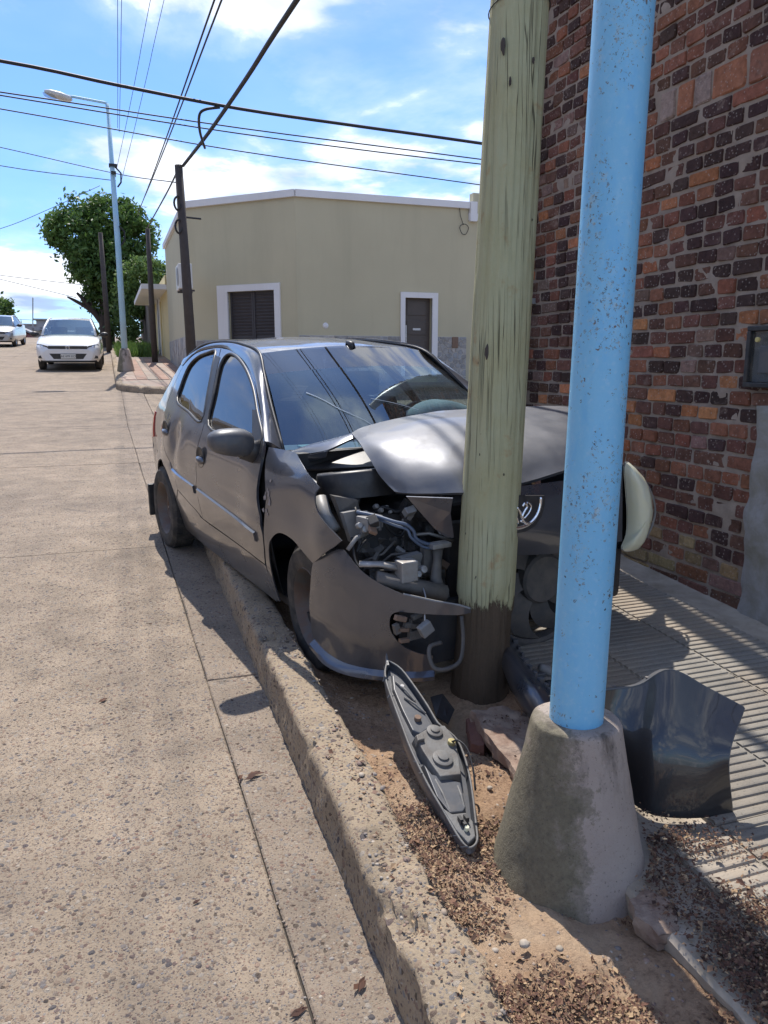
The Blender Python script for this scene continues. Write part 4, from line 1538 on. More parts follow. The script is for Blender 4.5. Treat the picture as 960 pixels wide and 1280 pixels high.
# ---------------------------------------------------------------- far houses at the crest
far_specs = [('low_house', 'low house with red painted gable wall at the end of the street', 'brick_red_far', 24, 33, 412, 62, 3.0, 5.0, 0.25),
             ('flat_house', 'grey flat roofed house block at the end of the street', 'grey_far', 45, 66, 400, 78, 5.0, 6.0, 0.0),
             ('low_house', 'low tan house with a tin roof beside the grey block', 'tan_far', 33, 60, 413, 70, 3.0, 5.0, 0.12),
             ('flat_house', 'long pale grey house behind the red gable', 'grey_far', 22, 62, 406, 88, 6.0, 5.0, 0.0)]
for nm, lab, mt_, xa, xb, yt, Y, wd, dp, gable in far_specs:
    a, b = on_y(xa - 8 if mt_ == 'brick_red_far' else xa, yt, Y), on_y(xb, yt, Y)
    w, zt = b[0] - a[0], a[2]
    zb = gz(Y) - 0.1
    t = thing(nm, lab, 'house', ((a[0] + b[0]) / 2, Y, zb), group='far houses')
    MB().box((0, dp / 2, (zt - zb) / 2), (w, dp, zt - zb)).build('wall', M[mt_], t)
    mb = MB()
    mb.add([(-w / 2 - .2, -.25, zt - zb + .35 * (gable > 0)), (w / 2 + .2, -.25, zt - zb - gable), (w / 2 + .2, dp, zt - zb - gable + .1), (-w / 2 - .2, dp, zt - zb + .35 * (gable > 0) + .1)], [(0, 1, 2, 3)])
    mb.build('roof', M['grey_far'], t, solid=0.12, offset=1.0)
    for k in range(2):
        xx = -w / 4 + k * w / 2
        f = MB().box((xx, -0.02, (zt - zb) * 0.5), (w * 0.16, 0.06, (zt - zb) * 0.32)).build('window', M['shutter'], t)
mast = tag(MB().tube([tuple(on_y(41, 432, 74)), tuple(on_y(41, 372, 74))], 0.05, 5).build('radio_mast', M['galv'], None), 'thin radio mast rising above the far grey houses', 'mast')

# houses across the street, seen only in the car windows
for i, (y0, y1, h, mt_) in enumerate(((-4.0, 5.5, 8.6, 'house_white'), (6.0, 16.5, 6.4, 'house_white'), (22.0, 33.0, 4.4, 'house_white'), (34, 48, 3.7, 'yellow'))):
    lab = ['tall off white house across the street facing the wrecked car', 'lower off white house across the street at the corner', 'off white house across the side street', 'yellow house farther along the opposite side'][i]
    t = thing('street_house', lab, 'house', (-10.2, (y0 + y1) / 2, gz((y0 + y1) / 2) + 0.1), group='houses across the street')
    L = y1 - y0
    MB().box((-3, 0, h / 2 - .3), (6, L, h + .6)).build('wall', M[mt_], t)
    MB().box((-2.9, 0, h + .06), (6.3, L + .1, 0.14)).build('coping', M['white_trim'], t)
    for k in range(3):
        yy = -L / 2 + L * (k + .5) / 3
        if k == 1:
            MB().box((0.01, yy, 1.05), (0.06, 0.9, 2.1)).build('door', M['door_dark'], t)
        else:
            w_ = MB().box((0.01, yy, 1.6), (0.06, 1.2, 1.2)).build('window', M['shutter'], t)
            MB().box((0.03, yy, 0.95), (0.14, 1.4, 0.08)).build('sill', M['white_trim'], w_)

# ---------------------------------------------------------------- poles
def lamp_pole(name, label, base, rb, rt, h, cone=None, group=None, mat='blue_far'):
    t = thing(name, label, 'street lamp', base, group=group)
    return t


lb = on_ground(157.5, 464, 0.14)
tz = on_y(136, 130, lb[1])[2] - lb[2]
lamp = thing('street_lamp', 'tall pale blue street lamp with side arm on the far pavement corner', 'street lamp', tuple(lb), group='street lamps')
MB().tube([(0, 0, 0), (0, 0, tz * .5), (-0.04, 0, tz)], [0.085, 0.075, 0.05], 10).build('pole', M['blue_far'], lamp, smooth=True)
MB().lathe([(0.0, -.1), (0.24, -.1), (0.22, 0.05), (0.13, 0.55), (0.09, 0.60), (0.0, 0.6)], 14).build('base', M['cone'], lamp, smooth=True)
hd = on_y(72, 119, lb[1]) - lb
ar = on_y(92, 121, lb[1]) - lb
MB().tube([(-0.04, 0, tz), (-0.1, 0, tz + 0.02), tuple(ar), tuple(hd)], 0.032, 8).build('arm', M['blue_far'], lamp, smooth=True)
hdv = Vector(hd)
Mh = Matrix.Translation(hdv) @ Matrix.Rotation(math.radians(12), 4, 'Y')
MB().lathe([(0.03, -0.34), (0.10, -0.28), (0.13, -0.05), (0.11, 0.16), (0.05, 0.3), (0.0, 0.3)], 12, Mh @ Matrix.Rotation(-math.pi / 2, 4, 'Y') @ Matrix.Scale(0.7, 4, (1, 0, 0))).build('lamp_head', M['lamp_head'], lamp, smooth=True)
MB().lathe([(0.0, -0.09), (0.08, -0.07), (0.11, 0.0), (0.0, 0.02)], 12, Mh @ Matrix.Translation((-0.16, 0, -0.05)) @ Matrix.Scale(1.7, 4, (1, 0, 0))).build('lens', M['clear_glass'], lamp, smooth=True)
mb = MB()
for zf in (0.52, 0.735):
    mb.tube([(0.08, -0.05, tz * zf - 0.22), (0.17, -0.06, tz * zf - 0.1), (0.18, -0.06, tz * zf + 0.12), (0.06, -0.05, tz * zf + 0.25)], 0.022, 6)
mb.box((0, 0, tz * 0.78), (0.2, 0.2, 0.06)).box((0, 0, tz * 0.75), (0.12, 0.5, 0.04))
mb.build('cable_bracket', M['cable'], lamp)


def util_pole(name, label, x, y, ztop, r0=0.12, lean=(0, 0), extras=True, zb=None):
    zb = gz(y) + 0.1 if zb is None else zb
    t = thing(name, label, 'utility pole', (x, y, zb), group='dark wooden utility poles')
    h = ztop - zb
    MB().tube([(0, 0, -0.3), (lean[0] * .5, lean[1] * .5, h * .5), (lean[0], lean[1], h)], [r0, r0 * .85, r0 * .7], 10).build('pole', M['dark_wood'], t, smooth=True)
    return t, h


up1, h1 = util_pole('utility_pole', 'dark wooden utility pole with cable coils at the corner of the cream house', 1.66, 17.12, 5.52, 0.115, (-0.1, 0))
mb = MB()
for zc in (h1 - 0.75, h1 - 1.2):
    mb.tube([(-0.16 + 0.07 * math.cos(t), -0.06 + 0.02 * math.sin(3 * t), zc + 0.13 * math.sin(t)) for t in np.linspace(0, 12.5, 26)], 0.022, 5)
mb.build('cable_coil', M['cable'], up1)
MB().tube([(0, 0, h1 - 1.0), (0.32, 0.2, h1 - 0.98)], 0.02, 6).build('bracket', M['cable'], up1)
p = on_x(184.5, 286, 1.35)
util_pole('utility_pole', 'dark wooden utility pole in front of the light green tree', 1.35, p[1], p[2], 0.10)
p = on_y(127, 291, 36)
util_pole('utility_pole', 'dark wooden utility pole in front of the big street tree trunk', p[0], 36, p[2], 0.13, (-0.05, 0))
p = on_y(12, 381, 57)
util_pole('utility_pole', 'short dark pole beside the small tree far up the street', p[0], 57, p[2], 0.12)

# unseen pole against the wall end, added for the shadow crossing the tiles
sp_ = thing('hidden_pole', 'slim grey steel pole hidden behind the wooden pole, added for the shadow on the tiles', 'pole', (2.88, 5.32, gz(5.32) + 0.15))
MB().tube([(0, 0, -.1), (0, 0, 5.9)], [0.10, 0.085], 12).build('shaft', M['galv'], sp_, smooth=True)
MB().lathe([(0.0, 5.98), (0.06, 5.95), (0.095, 5.9), (0.085, 5.86)], 12).build('cap', M['galv'], sp_)
for zc in (3.2, 1.6):
    MB().box((0.07, 0, zc), (0.14, 0.22, 0.04)).build('clamp', M['galv'], sp_)


# ---------------------------------------------------------------- overhead wires
def wire(pts, r, label, group='overhead cables', name='cable'):
    P = [tuple(on_y(*q)) if len(q) == 3 else tuple(q[:3]) for q in pts]          # a fourth value marks a plain 3-D point
    o = MB().tube(catmull(P, 5), r, 6).build(name, M['cable'], None, smooth=True)
    return tag(o, label, 'cable', group)


def line3(a, b, k):
    A0, B0 = on_y(*a), on_y(*b)
    out = []
    for t in (0, .35, .7, 1.0, 1.0 + (k - 1) * .5, k):
        p = A0 + (B0 - A0) * t
        out.append((p[0], p[1], p[2] - (.07 * math.sin(math.pi * t) if t < 1 else -.05 * (t - 1)), 1))
    return out


wire([(-330, 25, 13), (0, 76, 13), (150, 107, 13), (300, 136, 13), (450, 158, 13), (600, 179, 13), (980, 235, 13)], 0.026, 'thick black cable crossing the street above the others')
wire([(-330, 70, 15), (0, 115, 15), (300, 160, 15), (600, 199, 15), (980, 250, 15)], 0.012, 'upper of two close thin wires crossing beneath the thick cable', 'pair of thin crossing wires')
wire([(-330, 66, 15.2), (0, 119, 15.2), (300, 167, 15.2), (600, 205, 15.2), (980, 245, 15.2)], 0.012, 'lower of two close thin wires crossing beneath the thick cable', 'pair of thin crossing wires')
wire([(-330, 84, 15.8), (0, 136, 15.8), (300, 189, 15.8), (600, 231, 15.8), (980, 285, 15.8)], 0.011, 'lowest thin wire crossing the street in front of the cream house')
wire(line3((229, 207, 17.1), (371, 0, 9.0), 2.9), 0.033, 'thick twisted cable bundle rising from the corner utility pole')
wire([(256, 185, 14.8), (250, 165, 14.0), (249, 145, 13.2), (256, 137, 13.05), (275, 134, 13.0)], 0.022, 'short cable loop joining the bundle to the crossing cable')
wire([(184, 285, 30), (208, 242, 22), (224, 209, 17.2)], 0.022, 'sagging cable between the two dark utility poles')
wire(line3((172, 268, 30), (268, 0, 11), 1.9), 0.014, 'black cable running up the street, road side one of the pair', 'pair of street cables')
wire(line3((174, 262, 30), (277, 0, 11), 1.9), 0.014, 'black cable running up the street, house side one of the pair', 'pair of street cables')
wire(line3((147, 160, 24.4), (147, 0, 19), 4.8), 0.0065, 'road side thin wire rising from the lamp post top', 'thin lamp wires')
wire(line3((149, 165, 24.4), (152, 0, 19), 4.8), 0.0065, 'house side thin wire rising from the lamp post top', 'thin lamp wires')
wire(line3((146, 210, 24.4), (188, 0, 19), 4.8), 0.0065, 'road side thin wire slanting up from the lamp post', 'thin lamp wires')
wire(line3((152, 225, 24.4), (205, 0, 19), 4.8), 0.0065, 'house side thin wire slanting up from the lamp post', 'thin lamp wires')
wire([(-160, 150, 26), (0, 184, 25), (145, 217, 24.4), (227, 229, 18)], 0.012, 'upper thin wire passing the lamp post to the corner pole', 'thin wires on the left')
wire([(-160, 172, 26), (0, 207, 25), (145, 226, 24.4)], 0.012, 'lower thin wire ending at the lamp post coil', 'thin wires on the left')
wire([(-100, 330, 34), (0, 344, 34), (110, 357, 35)], 0.013, 'upper of two low wires running into the big tree', 'low wires to the tree')
wire([(-100, 325, 34), (0, 349, 34), (95, 372, 35)], 0.013, 'lower of two low wires running into the big tree', 'low wires to the tree')
wire([(-100, 312, 34), (0, 286, 34), (60, 262, 34), (125, 232, 34)], 0.011, 'faint thin wire rising towards the tree top')
wire([(-60, 392, 60), (40, 400, 60), (130, 403, 60)], 0.016, 'thin wire strung above the far houses')
# ---------------------------------------------------------------- the wrecked hatchback
CAR_O = np.array([1.52780183, 3.34963086, 0.23875071])
c_az, c_pi, c_ro = -1.3898467, -0.02707075, 0.02218937
cf = np.array([math.cos(c_az) * math.cos(c_pi), math.sin(c_az) * math.cos(c_pi), math.sin(c_pi)])
cl = np.array([-math.sin(c_az), math.cos(c_az), 0.0])
cu = np.cross(cf, cl)
cl2, cu2 = cl * math.cos(c_ro) + cu * math.sin(c_ro), cu * math.cos(c_ro) - cl * math.sin(c_ro)
CAR_R = np.stack([cf, cl2, cu2])
LC = CAR_R @ (CAM - CAR_O)
car = thing('wrecked_hatchback', 'dark grey hatchback with smashed front and buckled bonnet, run up against the wooden pole', 'car')
car.matrix_world = Matrix(((cf[0], cl2[0], cu2[0], CAR_O[0]), (cf[1], cl2[1], cu2[1], CAR_O[1]), (cf[2], cl2[2], cu2[2], CAR_O[2]), (0, 0, 0, 1)))


def at(px, py, **k):
    """photo pixel -> point in the car's own axes, given one of its coordinates"""
    lr = CAR_R @ ray(px, py)
    i = 'xyz'.index(list(k)[0])
    return LC + lr * ((list(k.values())[0] - LC[i]) / lr[i])


HW = hermite([.08, .2, .3, .45, .6, .75, .88, .95, 1.05, 1.2, 1.36, 1.46], [.70, .758, .785, .815, .832, .826, .803, .778, .728, .652, .56, .46])
HT = hermite([-3.1, -2.9, -2.4, -1.5, -.4, .2, .5, .7, .8], [.84, .895, .965, 1, 1, .97, .90, .76, .62])


def half_w(x, z):
    return HW(z) * HT(x)


def dent(x, z, s):
    if s > 0:
        return 0.0
    d = 0.0
    for (dx, dz, rx, rz, a) in ((-2.05, .80, .10, .13, .030), (-1.88, .74, .14, .08, -.012), (-2.62, .78, .18, .14, .028), (-2.86, .66, .12, .16, .022), (-0.52, .66, .16, .2, -.010), (0.0, .76, .16, .07, .014), (0.22, .66, .10, .06, -.012)):
        d += a * math.exp(-((x - dx) / rx) ** 2 - ((z - dz) / rz) ** 2)
    return d


def crease(z, x):
    # shallow pressed line and the sill tuck
    return 0.006 * math.exp(-((z - .62) / .02) ** 2) - 0.006 * math.exp(-((z - .655) / .02) ** 2)


def side_pt(x, z, s, inset=0.0):
    y = half_w(x, z) - dent(x, z, s) - inset + crease(z, x) * (1 if z < .8 else 0)
    return (x, s * y, z)


def side_px(px, py):
    w = .8
    for _ in range(60):
        p = at(px, py, y=-w)
        w = .5 * w + .5 * half_w(p[0], p[2])
    return (p[0], p[2])


def strip_px(pts):
    return [side_px(*p) for p in pts]


def cpart(mb, name, mat, parent=None, **kw):
    return mb.build(name, mat, parent or car, **kw)


def side_panel(name, outline, s, mat, holes=(), inset=0.0, step=0.035, solid=0.012, parent=None, gap=0.0035, fn=side_pt):
    o2 = offset_poly(resample(outline, step), gap) if gap else outline
    vs, fs = fill2d(o2, holes, step)
    mb = MB()
    mb.add([fn(x, z, s, inset) for x, z in vs], fs if s < 0 else [f[::-1] for f in fs])
    return cpart(mb, name, mat, parent, smooth=True, solid=solid, offset=-1.0)


def poly_tube(pts2, s, r, inset=0.0, closed=True):
    P = [side_pt(x, z, s, inset) for x, z in pts2]
    if closed:
        P = P + P[:2]
    return MB().tube(P, r, 6, caps=not closed)


# --- outlines traced on the near flank
g_front = [tuple(p) for p in catmull(strip_px([(260, 533), (267, 492), (275, 456), (285, 443), (296, 447), (307, 462), (316, 486), (321, 515), (326, 556), (290, 546)]), 4, True)]
g_rear = [tuple(p) for p in catmull(strip_px([(221, 502), (226, 481), (235, 459), (246, 447), (258, 441.5), (269, 441), (261, 483), (252, 527), (235, 515)]), 4, True)]
frame_top = strip_px([(331, 551), (322, 497), (316, 470), (302, 448), (290, 438), (277, 434.5)])
frame_top2 = strip_px([(277, 434.5), (267, 435), (246, 441), (229, 457)])
b_line = strip_px([(277, 434.5), (272.5, 450), (263, 490), (255, 531), (247, 560), (246.5, 617), (254, 649)])
front_door = ([tuple(p) for p in catmull(strip_px([(332, 706), (329, 667), (322.5, 623), (328, 573), (331, 551)]), 4)[:-1]] + [tuple(p) for p in catmull(frame_top, 4)[:-1]] +
              [tuple(p) for p in catmull(b_line, 4)[:-1]] + [tuple(p) for p in catmull(strip_px([(254, 649), (289, 674), (332, 706)]), 4)[:-1]])
r_edge = strip_px([(229, 457), (219, 478), (209.5, 503), (204, 522), (203, 547), (205, 560), (217, 593), (222, 612)])
rear_door = ([tuple(p) for p in catmull(b_line[::-1], 4)[:-1]] + [tuple(p) for p in catmull(frame_top2, 4)[:-1]] + [tuple(p) for p in catmull(r_edge, 4)[:-1]] +
             [tuple(p) for p in strip_px([(222, 612), (246, 639)])])
RWX, WR = -2.442, 0.29
arch_r = [(RWX + .345 * math.cos(t), WR + .345 * math.sin(t)) for t in np.linspace(math.pi * 1.0, 0.0, 20)]
tail_line = [(-2.60, 1.285), (-2.68, 1.20), (-2.80, 1.07), (-2.91, .955), (-2.99, .86), (-3.03, .74), (-3.045, .6), (-3.04, .42), (-3.0, .30)]
quarter = ([tuple(p) for p in catmull(r_edge, 4)][::-1] + [(-2.60, 1.285)] + [tuple(p) for p in catmull(tail_line, 3)[1:]] + [(-2.80, .27)] + arch_r + [(-2.09, .33), (-2.07, .44)])
sill = [(-2.09, .20), (-.42, .195), (-.40, .30)] + [tuple(p) for p in catmull(strip_px([(332, 706), (289, 674), (254, 649), (246, 639), (222, 612)]), 3)] + [(-2.10, .40)]
fend_gap = strip_px([(332.5, 560), (334, 612), (334, 640), (334, 680), (335, 706)])
fend_top = strip_px([(334, 559), (357, 566), (365, 574), (392, 606), (396, 609)])
hl_cut = strip_px([(392, 616), (392, 628), (397, 642), (408, 656), (420, 668), (427, 676)])
tear = strip_px([(419, 683), (409, 690), (399, 698), (391, 704)])
f_arch = strip_px([(391, 704), (378, 689), (365, 674), (350, 666), (341, 672), (338, 687), (342, 724), (350, 752)])
fender_r = ([tuple(p) for p in catmull(fend_top, 4)] + [tuple(p) for p in catmull(hl_cut, 4)] + tear + [tuple(p) for p in catmull(f_arch, 4)[1:]] + [(-.44, .21)] +
            [tuple(p) for p in catmull(fend_gap[::-1], 4)[:-1]])

# --- side panels
for s in (-1, 1):
    # inner shell so that gaps and holes are dark
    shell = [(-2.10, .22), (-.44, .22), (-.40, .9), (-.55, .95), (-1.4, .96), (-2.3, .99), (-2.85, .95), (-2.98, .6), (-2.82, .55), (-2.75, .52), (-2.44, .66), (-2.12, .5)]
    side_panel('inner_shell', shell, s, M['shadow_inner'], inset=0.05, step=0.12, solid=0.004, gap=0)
    q = side_panel('rear_quarter', quarter, s, M['paint'])
    if s < 0:
        q['label'] = 'scraped and dented rear quarter'
    fd = side_panel('front_door', front_door, s, M['paint'], [g_front])
    rd = side_panel('rear_door', rear_door, s, M['paint'], [g_rear])
    if s < 0:
        rd['label'] = 'rear door with a crease below its handle'
    side_panel('window', g_front, s, M['dark_glass'] if s < 0 else M['clear_side_glass'], inset=0.012, step=0.06, solid=0.0, parent=fd, gap=-0.006)
    side_panel('window', g_rear, s, M['dark_glass'] if s < 0 else M['clear_side_glass'], inset=0.012, step=0.06, solid=0.0, parent=rd, gap=-0.006)
    cpart(poly_tube(g_front, s, 0.010, 0.004), 'window_seal', M['black_plastic'], fd, smooth=True)
    cpart(poly_tube(g_rear, s, 0.010, 0.004), 'window_seal', M['black_plastic'], rd, smooth=True)
    # black B pillar trim
    bp = strip_px([(276, 446), (259.5, 532), (252, 527.5), (269.5, 443)])
    side_panel('pillar_trim', bp, s, M['black_plastic'], inset=-0.003, step=0.05, solid=0.004, parent=rd, gap=0.003)
    # mirror triangle
    tri = strip_px([(316, 512), (322, 512), (329, 552), (327, 568), (316, 556)])
    side_panel('mirror_plate', tri, s, M['black_plastic'], inset=-0.004, step=0.05, solid=0.008, parent=fd, gap=0)
    side_panel('sill', sill, s, M['paint'])
    # rub strip of front and rear door
    for dr, (xa, za), (xb, zb) in ((fd, (-1.43, .583), (-.47, .53)), (rd, (-2.06, .607), (-1.50, .588))):
        mb = MB()
        n = 14
        for i in range(n + 1):
            t = i / n
            x, z = xa + (xb - xa) * t, za + (zb - za) * t
            for dz, iy in ((-.026, .0), (-.020, -.012), (.020, -.012), (.026, .0)):
                mb.v.append(side_pt(x, z + dz, s, iy))
                mb.c.append(None)
        mb.f = [(i * 4 + j, i * 4 + j + 1, i * 4 + j + 5, i * 4 + j + 4) for i in range(n) for j in range(3)] + [(0, 1, 2, 3), (n * 4, n * 4 + 3, n * 4 + 2, n * 4 + 1)]
        cpart(mb, 'rub_strip', M['paint'], dr, smooth=True, angle=0.6)
    # pull handles in round recesses
    for dr, (hx, hz) in ((fd, (-1.375, .80)), (rd, (-2.30, .862))):
        p = Vector(side_pt(hx, hz, s, -0.004))
        Mx = Matrix.Translation(p) @ Matrix.Rotation(s * -math.pi / 2, 4, 'X')
        cpart(MB().lathe([(0.0, -0.006), (0.05, -0.004), (0.062, 0.004), (0.064, 0.0)], 20, Mx @ Matrix.Scale(1.15, 4, (1, 0, 0))), 'handle_recess', M['black_plastic'], dr, smooth=True)
        cpart(MB().lathe([(0.0, 0.026), (0.02, 0.024), (0.036, 0.014), (0.04, 0.0)], 16, Mx @ Matrix.Translation((0, s * 0.018, 0.0)) @ Matrix.Scale(1.5, 4, (1, 0, 0)) @ Matrix.Scale(0.62, 4, (0, 1, 0))), 'door_handle', M['paint'], dr, smooth=True)
    # door mirror
    mc = Vector((-0.585, s * 0.90, 0.985))
    mb = MB()
    prof = []
    for i in range(13):
        for j in range(20):
            th, ph = math.pi * i / 12, 2 * math.pi * j / 20
            e = 0.75
            sg = lambda v: math.copysign(abs(v) ** e, v)
            x = 0.085 * sg(math.cos(th)) * (1 if math.cos(th) > 0 else 0.45)
            yy = 0.115 * sg(math.sin(th) * math.cos(ph))
            zz_ = 0.068 * sg(math.sin(th) * math.sin(ph)) * (1 - 0.15 * (yy * s / 0.115))
            mb.v.append(tuple(mc + Vector((x, yy, zz_ + 0.012 * yy * s / .115))))
            mb.c.append(None)
    mb.f = [(i * 20 + j, i * 20 + (j + 1) % 20, (i + 1) * 20 + (j + 1) % 20, (i + 1) * 20 + j) for i in range(12) for j in range(20)]
    mir = cpart(mb, 'door_mirror', M['slate_plastic'], fd, smooth=True)
    mb = MB().tube([(-0.575, s * 0.83, 0.955), (-0.57, s * 0.80, 0.935), (-0.555, s * 0.765, 0.93)], [0.052, 0.046, 0.055], 10, flat=1.2)
    cpart(mb, 'mirror_arm', M['black_plastic'], fd, smooth=True)
    cpart(MB().tube([Vector(mc) + Vector((0.03, -s * .112, -0.004)), Vector(mc) + Vector((.068, -s * .05, .018)), Vector(mc) + Vector((.078, 0, .022)), Vector(mc) + Vector((.068, s * .06, .026)), Vector(mc) + Vector((.03, s * .108, .02))], 0.0022, 5), 'mirror_seam', M['grey_plastic'], fd)

# --- roof rails with the A pillars, roof, tailgate
Dl = [(-.494, .759, .991), (-.81, .668, 1.175), (-1.024, .613, 1.27), (-1.322, .563, 1.355), (-1.729, .512, 1.406), (-2.02, .508, 1.406), (-2.336, .533, 1.371), (-2.517, .576, 1.285), (-2.60, .58, 1.285)]
Dl = [(x, half_w(x, z) - 0.001, z) for x, y, z in Dl]
Ul = [(-.46, .675, .938), (-.72, .626, 1.125), (-.93, .577, 1.27), (-1.13, .527, 1.388), (-1.45, .492, 1.425), (-1.75, .475, 1.440), (-2.05, .472, 1.438), (-2.34, .485, 1.412), (-2.56, .515, 1.345)]
for s in (-1, 1):
    d_ = catmull(Dl, 5)
    u_ = catmull(Ul, 5)
    n = min(len(d_), len(u_))
    mb = MB()
    for i in range(n):
        a, b = np.array(d_[i]), np.array(u_[i])
        for j in range(6):
            t = j / 5
            p = a * (1 - t) + b * t
            bul = 0.014 * math.sin(math.pi * t)
            mb.v.append((p[0] + bul * 0.3, s * (p[1] + bul * 0.7), p[2] + bul))
            mb.c.append(None)
    mb.f = [((i * 6 + j), (i * 6 + j + 1), ((i + 1) * 6 + j + 1), ((i + 1) * 6 + j)) for i in range(n - 1) for j in range(5)]
    cpart(mb, 'roof_rail', M['paint'], None, smooth=True, solid=0.02)
    # dark drip channel beside the windscreen and the roof
    cpart(MB().tube([(p[0] + .004, s * (p[1] + 0.004), p[2] + 0.006) for p in u_], 0.0085, 6), 'roof_seal', M['black_plastic'], None, smooth=True)
ru = [p for p in catmull(Ul, 5) if p[0] <= -1.12]
mb = MB()
nr = len(ru)
for i, p in enumerate(ru):
    for j in range(17):
        t = -1 + 2 * j / 16
        fr_ = max(0.0, 1 - i / 6)
        mb.v.append((p[0] + 0.10 * (1 - t * t) * fr_ - 0.05 * (1 - t * t) * max(0, (i - nr + 5) / 4), t * p[1], p[2] + 0.032 * (1 - t * t) - 0.003 + 0.003 * math.sin(6 * t + i * .6) * (1 - t * t)))
        mb.c.append(None)
mb.f = [(i * 17 + j, i * 17 + j + 1, (i + 1) * 17 + j + 1, (i + 1) * 17 + j) for i in range(nr - 1) for j in range(16)]
cpart(mb, 'roof', M['paint'], None, smooth=True, solid=0.02)
# tailgate and rear bumper
tl = [tuple(ru[-1])] + [(x, half_w(x, z), z) for x, z in tail_line[1:]]


def tail_loft(i0, i1, name, mat, bul):
    m = MB()
    seg = catmull(tl[i0:i1 + 1], 4)
    for p in seg:
        for j in range(13):
            t = -1 + 2 * j / 12
            m.v.append((p[0] - bul * (1 - t ** 4), t * p[1], p[2]))
            m.c.append(None)
    m.f = [(i * 13 + j, i * 13 + j + 1, (i + 1) * 13 + j + 1, (i + 1) * 13 + j) for i in range(len(seg) - 1) for j in range(12)]
    return cpart(m, name, mat, None, smooth=True, solid=0.015)


tail_loft(0, 3, 'rear_window', M['dark_glass'], 0.06)
tail_loft(3, 6, 'tailgate', M['paint'], 0.07)
tail_loft(6, 8, 'rear_bumper', M['paint'], 0.09)
for s in (-1, 1):
    vs, fs = fill2d([(-2.97, .93), (-2.90, .93), (-2.93, .74), (-3.035, .72)], step=0.05)
    cpart(MB().add([side_pt(x, z, s, -0.008) for x, z in vs], fs), 'tail_light', M['red_lens'], None, smooth=True, solid=0.03)
# underbody
mb = MB()
mb.box((-1.35, 0, .20), (2.9, 1.42, 0.04))
mb.box((-0.30, 0, .58), (0.05, 1.36, 0.74))
cpart(mb, 'floor_pan', M['shadow_inner'])
# sill lower trim dirt flap behind rear wheel
cpart(MB().box((-2.83, -.74, .28), (0.03, 0.16, 0.24), bev=0.008), 'mud_flap', M['black_plastic'])

# --- wheels
def wheel(x, y, s, z=0.29, steer=0.0, camber=0.0, flat=0.0):
    t = bpy.data.objects.new('wheel', None)
    COL.objects.link(t)
    t.parent = car
    t.location = (x, y, z)
    t.rotation_euler = (camber, 0, steer)
    R90 = Matrix.Rotation(s * -math.pi / 2, 4, 'X')          # lathe axis z -> outwards (s*y)
    prof = [(0.182, -0.072), (0.20, -0.084), (0.245, -0.088), (0.272, -0.08), (0.286, -0.06), (0.290, -0.03), (0.290, 0.03), (0.286, 0.06), (0.272, 0.08), (0.262, 0.0845), (0.258, 0.083), (0.235, 0.0885), (0.20, 0.084), (0.182, 0.072)]
    mb = MB().lathe(prof, 48, R90)
    if flat:
        mb.v = [(vx, vy * (1 + 0.12 * max(0, -vz - .2) / .09), vz if vz > -0.29 + flat else -0.29 + flat + (vz + .29 - flat) * .2) for vx, vy, vz in mb.v]
    mb.build('tyre', M['rubber'], t, smooth=True)
    # tread blocks
    mb = MB()
    for k in range(56):
        a = 2 * math.pi * k / 56
        for w_ in (-0.045, 0.0, 0.045):
            Mk = R90 @ Matrix.Rotation(a + w_ * 0.7, 4, 'Z') @ Matrix.Translation((0.2895, 0, w_))
            mb.box((0, 0, 0), (0.009, 0.024, 0.036), Mk)
    if flat:
        mb.v = [(vx, vy, vz) if vz > -0.27 + flat else (vx, vy, -0.27 + flat) for vx, vy, vz in mb.v]
    tag(mb.build('tread', M['rubber'], t), kind='stuff')
    rim = MB().lathe([(0.186, -0.07), (0.178, -0.066), (0.165, 0.0), (0.170, 0.055), (0.184, 0.070), (0.190, 0.076), (0.186, 0.079), (0.176, 0.066), (0.160, 0.040), (0.148, 0.012), (0.128, 0.004), (0.112, 0.018), (0.098, 0.030), (0.070, 0.034), (0.058, 0.022), (0.034, 0.020), (0.030, 0.030), (0.0, 0.031)], 40, R90)
    rim = rim.build('rim', M['rim'], t, smooth=True, angle=0.7)
    for k in range(8):
        a = 2 * math.pi * (k + .3) / 8
        Mk = R90 @ Matrix.Rotation(a, 4, 'Z') @ Matrix.Translation((0.137, 0, 0.010))
        mbk = MB().lathe([(0.0, 0.0), (0.017, 0.0), (0.019, -0.003)], 10, Mk @ Matrix.Scale(0.65, 4, (1, 0, 0)))
        mbk.build('vent_slot', M['shadow_inner'], t)
    for k in range(4):
        a = 2 * math.pi * (k + .1) / 4
        Mk = R90 @ Matrix.Rotation(a, 4, 'Z') @ Matrix.Translation((0.048, 0, 0.022))
        MB().lathe([(0.009, 0.0), (0.009, 0.012), (0.0, 0.014)], 6, Mk).build('wheel_bolt', M['metal'], t)
    return t


wheel(RWX, -.725, -1)
wheel(RWX, .725, 1)
wheel(-.02, -.685, -1, steer=-0.06, camber=0.03, flat=0.03)
wheel(0.0, .725, 1, steer=-0.10)
